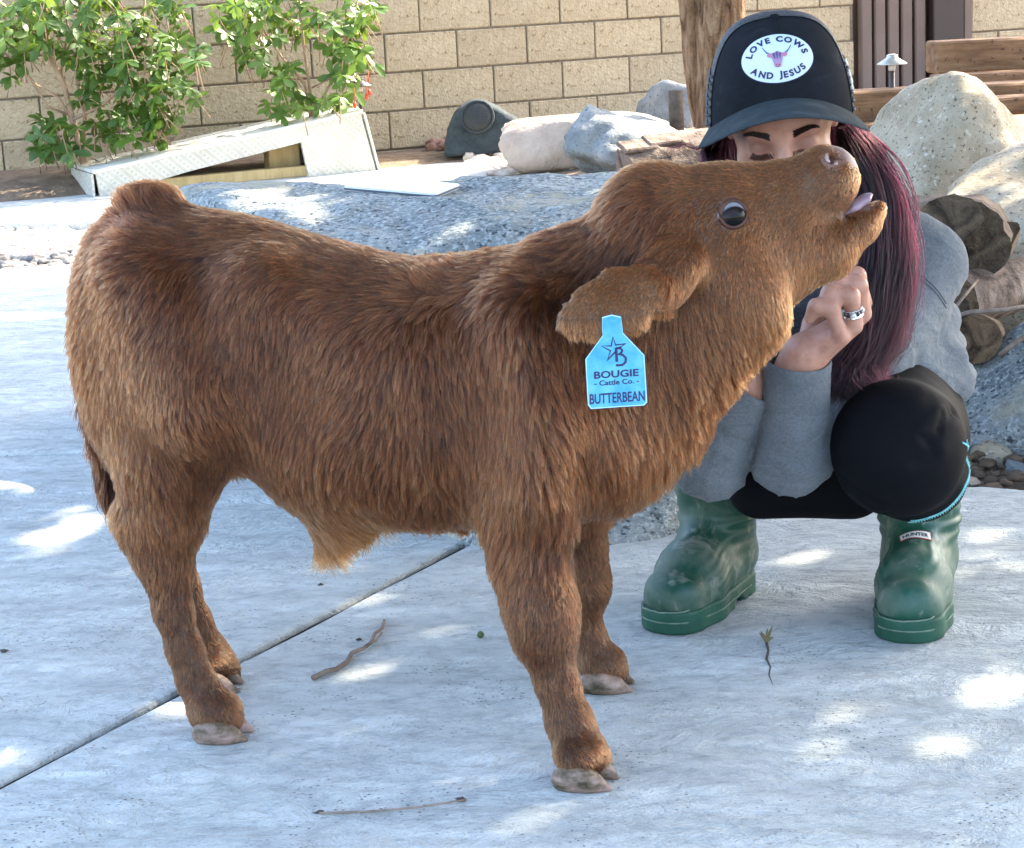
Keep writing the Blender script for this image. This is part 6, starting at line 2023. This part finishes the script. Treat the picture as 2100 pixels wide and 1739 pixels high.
boot_label(1878, 1097, bootL_bvh, bootL, tilt=-0.02)
boot_label(1328, 1050, bootR_bvh, bootR, tilt=0.0)

# ---- ring
fm, fp = HANDL['fing'][1][0], HANDL['fing'][1][1]
rc = fm + (fp - fm) * 0.48; rz_ = unit(fp - fm); rx_ = unit(np.cross(rz_, [0.3, -1, 0.2])); ry_ = np.cross(rz_, rx_)
M_silver = flat('silver', (0.62, 0.62, 0.63), 0.22, 0.5, 0.9); M_gem = flat('black_stone', (0.008, 0.008, 0.010), 0.08, 0.6)
ring_t = MB()
n_ = 40
prof_ = [(0.0116, -0.0058), (0.0130, -0.0062), (0.0134, -0.0050), (0.0128, -0.0046), (0.0128, 0.0046), (0.0134, 0.0050), (0.0130, 0.0062), (0.0116, 0.0058)]
ring_t.lathe(rc, prof_, n_, np.array([rx_, ry_, rz_]))
ring_o = ring_t.out('ring', M_silver, person, True)
for k in range(12):
    a = 2 * math.pi * k / 12; dv = rx_ * math.cos(a) + ry_ * math.sin(a); tv = -rx_ * math.sin(a) + ry_ * math.cos(a)
    if k % 3 == 2:
        MB().lathe(rc + dv * 0.0125, [(0.0036, 0), (0.0036, 0.0012), (0.0022, 0.0024), (0.0006, 0.0028)], 12, np.array([tv, rz_, dv])).out('stone', flat('clear_stone', (0.6, 0.6, 0.62), 0.05, 0.8), ring_o, True)
    else:
        MB().lathe(rc + dv * 0.0125, [(0.0028, 0), (0.0028, 0.0008), (0.0012, 0.0012)], 8, np.array([tv, rz_, dv])).out('stone', M_gem, ring_o, True)

# ---- cap
KF, KR, KU = frame((-0.06, -0.965, -0.24), (1, 0.0, 0.075))
KC = P(1600, 240, 2.81)
ca_, cb_, ch_ = 0.1015, 0.106, 0.143
def band_up(th):     # arch of the lower edge over the brow (th = 0 at the front)
    return 0.064 * max(0.0, math.cos(th)) ** 1.6 - 0.004
def cap_pt(th, ph, off=0.0):
    """th: 0 front, round the head; ph: 0 band .. 1 top"""
    a = ph * math.pi / 2
    rad = max(0.0, math.cos(a)) ** 0.48 if ph < 1 else 0.0
    zz = band_up(th) + (ch_ - band_up(th)) * math.sin(a) ** 0.92
    taper = 1 - 0.10 * ph
    x = (ca_ * taper + off) * rad * math.sin(th); y = (cb_ * (1 - 0.10 * ph) + off) * rad * math.cos(th)
    return KC + KR * x + KF * y + KU * (zz + off * math.sin(a))
def cap_sheet(t0, t1, nt_, off=0.0, nph=22):
    V = []; F = []
    for j in range(nph + 1):
        for i in range(nt_ + 1):
            V.append(cap_pt(t0 + (t1 - t0) * i / nt_, j / nph, off))
    for j in range(nph):
        for i in range(nt_):
            a = j * (nt_ + 1) + i; b_ = a + nt_ + 1
            F.append((a, a + 1, b_ + 1, b_))
    return np.array(V), np.array(F)
M_suede, nt, b = new_mat('dark_suede')
n = noise_node(nt, 12, 7, 0.7, 0.5, (1, 1, 1.8)); nf = noise_node(nt, 300, 3)
c = ramp(nt, n.outputs[0], [(0.3, (0.0065, 0.0082, 0.011)), (0.6, (0.012, 0.0145, 0.019)), (0.8, (0.032, 0.037, 0.042))]).outputs[0]
nt.links.new(c, b.inputs['Base Color']); b.inputs['Roughness'].default_value = 0.95; b.inputs['Specular IOR Level'].default_value = 0.1
bump(nt, b, nf.outputs[0], 0.2, 0.001)
M_brim, nt, b = new_mat('worn_suede')
n = noise_node(nt, 16, 7, 0.7, 0.5, (0.5, 2, 2))
c = ramp(nt, n.outputs[0], [(0.3, (0.020, 0.027, 0.032)), (0.6, (0.042, 0.053, 0.060)), (0.8, (0.085, 0.098, 0.105))]).outputs[0]
nt.links.new(c, b.inputs['Base Color']); b.inputs['Roughness'].default_value = 0.95; b.inputs['Specular IOR Level'].default_value = 0.1
bump(nt, b, noise_node(nt, 300, 3).outputs[0], 0.2, 0.001)
M_netting, nt, b = new_mat('cap_netting')
tc = nt.nodes.new('ShaderNodeTexCoord')
wv_ = nt.nodes.new('ShaderNodeTexVoronoi'); wv_.inputs['Scale'].default_value = 330
nt.links.new(tc.outputs['Object'], wv_.inputs['Vector'])
c = ramp(nt, wv_.outputs['Distance'], [(0.25, (0.004, 0.004, 0.006)), (0.5, (0.035, 0.038, 0.05))])
nt.links.new(c.outputs[0], b.inputs['Base Color']); b.inputs['Roughness'].default_value = 0.7
bump(nt, b, wv_.outputs['Distance'], 0.6, 0.002)
T0 = math.radians(72)
cap = mk('cap', *cap_sheet(-T0, T0, 44), M_suede, person)
cs_V, cs_F = cap_sheet(-T0, T0, 44)
cap_bvh = BVHTree.FromPolygons([tuple(v) for v in cs_V], [tuple(int(i) for i in f) for f in cs_F])
mk('mesh_panel', *cap_sheet(T0, math.pi, 26, -0.0006), M_netting, cap)
mk('mesh_panel', *cap_sheet(-math.pi, -T0, 26, -0.0006), M_netting, cap)
for k in range(7):      # ribs of the netting edge at each temple
    for sg in (-1, 1):
        MB().tube([cap_pt(sg * (T0 + 0.02), 0.02 + 0.05 * k, 0.0008), cap_pt(sg * (T0 + 0.22), -0.0 + 0.05 * k + 0.02, 0.0014), cap_pt(sg * (T0 + 0.5), 0.05 * k + 0.03, 0.0008)], 0.0022, 6).out('netting_fold', M_netting, cap, True)
for sg in (-1, 1):
    MB().tube([cap_pt(sg * T0, j / 18, 0.0004) for j in range(19)], 0.0012, 6).out('panel_seam', M_suede, cap, True)
MB().tube([cap_pt(0, j / 18, 0.0002) for j in range(13, 19)], 0.0009, 6).out('panel_seam', M_suede, cap, True)
MB().lathe(cap_pt(0, 1.0) - KU * 0.003, [(0.008, 0), (0.008, 0.003), (0.005, 0.006), (0.001, 0.007)], 20, np.array([KR, KF, KU])).out('button', M_suede, cap, True)
# white lettering on the temple
for k, (dt, dp) in enumerate(((0.10, 0.30), (0.12, 0.22), (0.16, 0.18), (0.10, 0.14))):
    c0 = cap_pt(T0 + dt, dp, 0.002); c1 = cap_pt(T0 + dt + 0.03, dp + 0.05, 0.002)
    MB().tube([c0, c1], [0.0028, 0.0018], 6).out('side_print', M_white, cap, True)
# brim
V = []; nb, nr = 48, 8
TBm = math.radians(80)
for s_ in (0, 1):
    for j in range(nr + 1):
        for i in range(nb + 1):
            th = -TBm + 2 * TBm * i / nb; q_ = j / nr
            L_ = 0.070 * max(0.05, math.cos(th * 0.86)) ** 0.55
            x0, y0 = ca_ * math.sin(th), cb_ * math.cos(th)
            ox, oy = 0.30 * math.sin(th), 1.0 * (0.55 + 0.45 * math.cos(th))
            o_ = unit([ox, oy]) 
            up_ = band_up(th) - 0.03 * L_ * q_ - 0.012 * q_ * math.sin(th) ** 2
            V.append(KC + KR * (x0 + o_[0] * L_ * q_) + KF * (y0 + o_[1] * L_ * q_) + KU * (up_ - 0.0032 * s_ + 0.0015))
V = np.array(V); F = []
st = (nr + 1) * (nb + 1)
for j in range(nr):
    for i in range(nb):
        a = j * (nb + 1) + i; b_ = a + nb + 1
        F.append((a, b_, b_ + 1, a + 1)); F.append((st + a, st + a + 1, st + b_ + 1, st + b_))
rim = [nr * (nb + 1) + i for i in range(nb + 1)]
for i in range(nb): F.append((rim[i], st + rim[i], st + rim[i + 1], rim[i + 1]))
for e in (0, nb):
    for j in range(nr):
        a = j * (nb + 1) + e; b_ = a + nb + 1
        F.append((a, st + a, st + b_, b_) if e == 0 else (a, b_, st + b_, st + a))
brim = mk('brim', V, F, M_brim, cap)
# patch with lettering and cow face
hh = cap_bvh.ray_cast(Vector(CAM), Vector(unit(ray(1594, 117))))
pc = np.array(hh[0]); pn = unit(np.array(hh[1])); pn = pn if pn @ KF > 0 else -pn
pax = unit(KR - pn * (KR @ pn)); pay = np.cross(pn, pax)
tl0 = math.radians(-1.0); pax, pay = pax * math.cos(tl0) + pay * math.sin(tl0), pay * math.cos(tl0) - pax * math.sin(tl0)
RX, RY = 0.0475, 0.0335
patch = decal('patch_border', *disc(RX + 0.0035, RY + 0.0035), pc, pax, pay, cap_bvh, 0.0010, M_suede, cap)
decal('patch_edge', *disc(RX + 0.0008, RY + 0.0008), pc, pax, pay, cap_bvh, 0.0016, M_navy, cap)
decal('patch', *disc(RX, RY), pc, pax, pay, cap_bvh, 0.0021, flat('patch_pale_blue', (0.50, 0.60, 0.66), 0.7), cap)
def arc_text(s, a_mid, span, rx, ry, size, flip, name='lettering'):
    gl = []
    for chh in s:
        if chh == ' ': gl.append((None, None, size * 0.55)); continue
        V_, F_ = text_poly(chh, 1, 0.045); mn, mx = V_.min(0), V_.max(0)
        V_ = (V_ - (mn + mx) / 2) * size / 0.74 * np.array([1.12, 1.0]); gl.append((V_, F_, V_[:, 0].max() - V_[:, 0].min()))
    gapw = size * 0.20; tot = sum(g_[2] for g_ in gl) + gapw * (len(gl) - 1)
    tab = np.linspace(a_mid - 1.4, a_mid + 1.4, 400); cs_ = np.stack([rx * np.cos(tab), ry * np.sin(tab)], 1)
    arc = np.concatenate([[0], np.cumsum(np.linalg.norm(np.diff(cs_, axis=0), axis=1))]); mid_ = np.interp(a_mid, tab, arc)
    x = -tot / 2; Vs = []; Fs = []
    for V_, F_, w_ in gl:
        sx = x + w_ / 2; x += w_ + gapw
        if V_ is None: continue
        a = np.interp(mid_ + (sx if flip else -sx), arc, tab)
        c_ = np.array([rx * math.cos(a), ry * math.sin(a)])
        tn = np.array([-rx * math.sin(a), ry * math.cos(a)]); tn /= np.linalg.norm(tn)
        if not flip: tn = -tn
        nn_ = np.array([-tn[1], tn[0]])
        V_ = c_ + V_[:, :1] * tn + V_[:, 1:] * nn_
        b0 = len(Vs); Vs += list(V_); Fs += [tuple(k + b0 for k in f) for f in F_]
    decal(name, np.array(Vs), Fs, pc, pax, pay, cap_bvh, 0.0027, M_navy, cap)
arc_text('LOVE COWS', math.radians(90), 0, RX * 0.80, RY * 0.76, 0.0086, False)
arc_text('AND JESUS', math.radians(270), 0, RX * 0.84, RY * 0.74, 0.0082, True)
def poly_decal(pts_, mat, name, off=0.0027):
    decal(name, np.array(pts_) * 0.001, [tuple(range(len(pts_)))], pc, pax, pay, cap_bvh, off, mat, cap)
M_pink = flat('cow_pink', (0.42, 0.16, 0.24), 0.7); M_lil = flat('cow_lilac', (0.30, 0.20, 0.36), 0.7); M_blu = flat('cow_blue', (0.05, 0.12, 0.28), 0.7)
for sg in (-1, 1):
    hp_ = [(sg * 9, 3), (sg * 14, 5.5), (sg * 17.5, 11), (sg * 19.6, 15.5), (sg * 18.6, 15.4), (sg * 15.5, 10.4), (sg * 12.5, 7.2), (sg * 9, 5.2)]
    poly_decal(hp_ if sg < 0 else hp_[::-1], M_blu, 'cow_horn')
    er_ = [(sg * 4.5, 4.5), (sg * 10, 5.5), (sg * 13.6, 3.8), (sg * 13, 0.6), (sg * 9.5, -0.6), (sg * 5, 0.5)]
    poly_decal(er_ if sg < 0 else er_[::-1], M_pink, 'cow_ear', 0.0030)
poly_decal([(-6, 5), (-8, 1), (-6.5, -4), (-5, -9), (-4, -13), (0, -14.6), (4, -13), (5, -9), (6.5, -4), (8, 1), (6, 5), (0, 8)], M_lil, 'cow_face', 0.0033)
poly_decal([(-3.6, -9.5), (-4.2, -12.5), (0, -14.8), (4.2, -12.5), (3.6, -9.5), (0, -8.6)], M_pink, 'cow_muzzle', 0.0036)
for i in range(9):
    x = -6 + 1.5 * i; l_ = 7 + 3 * math.sin(i * 2.1)
    poly_decal([(x - .5, 6.5 - abs(x) * .3), (x * 0.75 - .3, 6 - l_), (x * 0.75 + .35, 6 - l_ + .3), (x + .6, 6.6 - abs(x) * .3)], (M_blu, M_navy, M_pink)[i % 3], 'cow_fringe', 0.0039)
for x in (-1.7, 1.7): poly_decal([(x - .8, -11), (x - .3, -11.9), (x + .6, -11.6), (x + .7, -10.7), (x, -10.3)], M_navy, 'cow_nostril', 0.0040)
poly_decal([(-2.2, -13.3), (0, -13.9), (2.2, -13.3), (0, -13.0)], M_navy, 'cow_mouth', 0.0040)

# ---- long burgundy hair
gd = [[(1712, 265, 2.79), (1732, 320, 2.765), (1765, 400, 2.74), (1772, 500, 2.71), (1758, 600, 2.695), (1732, 700, 2.68), (1716, 760, 2.672), (1706, 815, 2.668)],
      [(1742, 262, 2.80), (1790, 330, 2.775), (1822, 430, 2.75), (1828, 540, 2.72), (1812, 640, 2.70), (1772, 720, 2.685), (1756, 775, 2.672), (1806, 822, 2.664)],
      [(1758, 256, 2.83), (1815, 312, 2.80), (1855, 400, 2.78), (1868, 500, 2.76), (1862, 600, 2.735), (1830, 690, 2.705), (1786, 750, 2.69), (1775, 800, 2.675)],
      [(1760, 262, 2.86), (1800, 330, 2.84), (1842, 430, 2.82), (1860, 540, 2.80), (1850, 640, 2.77), (1815, 705, 2.745), (1752, 765, 2.71), (1735, 805, 2.69)],
      [(1755, 262, 2.84), (1770, 340, 2.82), (1800, 440, 2.79), (1812, 540, 2.76), (1790, 640, 2.74), (1760, 720, 2.72), (1745, 770, 2.70), (1770, 812, 2.68)]]
GP = np.array([[P(*q_) for q_ in g_] for g_ in gd])
def spline(pp, m):
    n_ = pp.shape[1]; t = np.linspace(0, n_ - 1, m); i = np.clip(t.astype(int), 0, n_ - 2); f = (t - i)[None, :, None]
    p0 = pp[:, np.maximum(i - 1, 0)]; p1 = pp[:, i]; p2 = pp[:, i + 1]; p3 = pp[:, np.minimum(i + 2, n_ - 1)]
    return 0.5 * ((2 * p1) + (-p0 + p2) * f + (2 * p0 - 5 * p1 + 4 * p2 - p3) * f ** 2 + (-p0 + 3 * p1 - 3 * p2 + p3) * f ** 3)
NHs, KH = 6500, 22
ha = np.random.default_rng(77)
wts = ha.dirichlet([0.42] * 5, NHs)
locks = ha.integers(0, 70, NHs); lw = ha.dirichlet([0.42] * 5, 70)
wts = 0.35 * wts + 0.65 * lw[locks]
ctrl = np.einsum('ng,gkd->nkd', wts, GP)
tt = np.linspace(0, 1, 8)
ctrl += (0.004 + 0.012 * tt)[None, :, None] * ha.standard_normal((NHs, 1, 3)) * np.array([1, 0.8, 0.3])
ctrl += 0.004 * ha.standard_normal((70, 8, 3))[locks] * tt[None, :, None] ** 0.5 * 2
ctrl += 0.0016 * ha.standard_normal((NHs, 8, 3)) * tt[None, :, None]
ln_ = ha.uniform(0.80, 1.0, NHs)
hpts = spline(ctrl, KH)
wph = ha.uniform(0, 6.28, 70)[locks]; wk_ = np.linspace(0, 1, KH)
hpts = hpts + (np.sin(wk_[None] * 13 + wph[:, None]) * wk_[None] * 0.0055)[..., None] * np.array([0.9, 0.3, 0.1])
cut_ = (np.linspace(0, 1, KH)[None] * ln_[:, None]) * (KH - 1); i0 = np.clip(cut_.astype(int), 0, KH - 2); fr_ = (cut_ - i0)[..., None]
hpts = np.take_along_axis(hpts, i0[..., None].repeat(3, -1), 1) * (1 - fr_) + np.take_along_axis(hpts, (i0 + 1)[..., None].repeat(3, -1), 1) * fr_
M_wine = hair_mat('burgundy_hair', (0.0012, 0.0003, 0.0006), (0.0125, 0.0011, 0.0030), 'tone', 1.25, 0.45, 0.34, 0.45, 1.45)
wisps = []
for (path_) in ([(1462, 275, 2.80), (1452, 300, 2.77), (1446, 325, 2.74), (1455, 350, 2.73)], [(1478, 285, 2.78), (1468, 310, 2.75), (1462, 335, 2.73), (1470, 355, 2.72)], [(1455, 282, 2.80), (1430, 305, 2.77), (1405, 298, 2.75), (1380, 308, 2.74)],
                [(1780, 270, 2.82), (1850, 340, 2.80), (1880, 430, 2.79), (1868, 500, 2.78)]):
    c_ = np.array([[P(*q_) for q_ in path_]]); s_ = spline(c_, KH)
    m_ = 160 if path_[0][0] < 1480 and path_[-1][0] > 1440 else 14
    wisps.append(s_ + np.linspace(0.3, 1, KH)[None, :, None] * 0.0045 * ha.standard_normal((m_, 1, 3)) + 0.0008 * ha.standard_normal((m_, KH, 3)).cumsum(1) * 0.3)
# back of the head under the cap
bk = []
for k in range(1500):
    th = ha.uniform(math.radians(95), math.radians(265)); 
    p0 = KC + KR * 0.088 * math.sin(th) + KF * 0.092 * math.cos(th) + KU * 0.004
    q_ = np.array([[p0, p0 + [0.012 * math.sin(th), 0.012, -0.07], p0 + [0.02 * math.sin(th) + 0.02, 0.02, -0.15], p0 + [0.03, 0.015, -0.22]]])
    bk.append(spline(q_, KH)[0] + 0.003 * ha.standard_normal(3))
allh = np.concatenate([hpts] + wisps + [np.array(bk)])
tone_h = np.concatenate([np.clip(0.35 + 0.45 * ha.standard_normal(70)[locks] + 0.1 * ha.standard_normal(NHs), 0, 1), np.full(len(allh) - NHs, 0.5)])
hair_object('hair', allh, M_wine, person, 0.00038, 0.00016, {'tone': tone_h}, 'stuff')

# ------------------------------------------------------------------ ear tag of the calf
hh = calf_bvh.ray_cast(Vector(CAM), Vector(unit(ray(1255, 660))))
tagc = np.array(hh[0]) + unit(CAM - np.array(hh[0])) * 0.014
tn_ = unit(np.array([-0.10, -1.0, 0.16])); tx_ = unit(np.cross([0, 0, 1], tn_)); tx_ = tx_ if tx_[0] > 0 else -tx_
ty_ = np.cross(tn_, tx_); 
tY = tagc[1]
mm = tY / (cp * FPX) * 1000      # mm per photo px at the tag
cen_ = P(1262, 748, tY)
def tpx(x, y):   # close-up coordinates (1423 x 1739 over 180 x 220 source px) to tag plane, metres
    s = (180 / 1423) / 1.04762 * mm / 1000
    return ((x - 640) * s, -(y - 880) * s)
tag_o = thing('ear_tag', 'bright blue printed ear tag hanging from the ear of the calf', 'ear tag', cen_)
outl = [(430, 250), (440, 370), (130, 770), (150, 1560), (200, 1625), (1110, 1590), (1165, 1540), (1140, 730), (790, 340), (775, 200), (760, 60), (600, 20), (440, 60)]
rot_t = math.radians(0)
def P2(l): return [tpx(*q_) for q_ in l]
o2 = P2(outl)[::-1]
M_tag, nt, b = new_mat('tag_plastic')
n = noise_node(nt, 28, 4, 0.6)
c = ramp(nt, n.outputs[0], [(0.35, (0.012, 0.24, 0.42)), (0.5, (0.045, 0.32, 0.48)), (0.7, (0.12, 0.42, 0.55))])
nt.links.new(c.outputs[0], b.inputs['Base Color']); b.inputs['Roughness'].default_value = 0.4
bump(nt, b, noise_node(nt, 120, 2).outputs[0], 0.06, 0.001)
MB().prism(o2, cen_ - tn_ * 0.0016, tx_, ty_, tn_ * 0.0014).out('tag_back', M_navy, tag_o)
sc_o = [((x) * 0.985, (y) * 0.985) for x, y in o2]
MB().prism(sc_o, cen_, tx_, ty_, tn_ * 0.0012).out('rim', flat('tag_pale_rim', (0.45, 0.68, 0.78), 0.4), tag_o)
sc_i = [((x) * 0.955, (y) * 0.965) for x, y in o2]
MB().prism(sc_i, cen_ + tn_ * 0.0003, tx_, ty_, tn_ * 0.0012).out('panel', M_tag, tag_o)
def tag_text(s, x0, x1, y0, y1, bold, mat=M_navy, slope=-0.03):
    V, F = text_poly(s, 1, bold); a = np.array(tpx(x0, y1)); b_ = np.array(tpx(x1, y0))
    V = fit(V, b_[0] - a[0], b_[1] - a[1]) + (a + b_) / 2
    V[:, 1] += -slope * (V[:, 0] - (a[0] + b_[0]) / 2) * 1.3
    decal('lettering', V, F, cen_, tx_, ty_, None, 0.0020, mat, tag_o)
tag_text('BOUGIE', 275, 1030, 970, 1095, 0.03)
tag_text('- Cattle Co. -', 275, 1030, 1125, 1215, 0.02)
tag_text('BUTTERBEAN', 190, 1120, 1345, 1520, 0.018)
def strip(pts_, w, closed=False):
    pts_ = np.array([tpx(*q_) for q_ in pts_]); w = w * (180 / 1423) / 1.04762 * mm / 1000
    V = []; F = []; n_ = len(pts_)
    for i in range(n_):
        a = pts_[i - 1] if (i or closed) else pts_[i]; b_ = pts_[(i + 1) % n_] if (i < n_ - 1 or closed) else pts_[i]
        d = unit(b_ - a); nn_ = np.array([-d[1], d[0]])
        V += [pts_[i] - nn_ * w / 2, pts_[i] + nn_ * w / 2]
    for i in range(n_ - 1 + (1 if closed else 0)):
        j = (i + 1) % n_; F.append((2 * i, 2 * j, 2 * j + 1, 2 * i + 1))
    decal('logo', np.array(V), F, cen_, tx_, ty_, None, 0.0020, M_navy, tag_o)
strip([(660, 650), (505, 800), (565, 640), (415, 555), (580, 560), (615, 410), (655, 545), (835, 530), (700, 600)], 30)
strip([(660, 590), (668, 830)], 46)
strip([(665, 600), (740, 605), (765, 640), (745, 680), (690, 700), (770, 715), (820, 770), (815, 840), (760, 885), (650, 890)], 40)
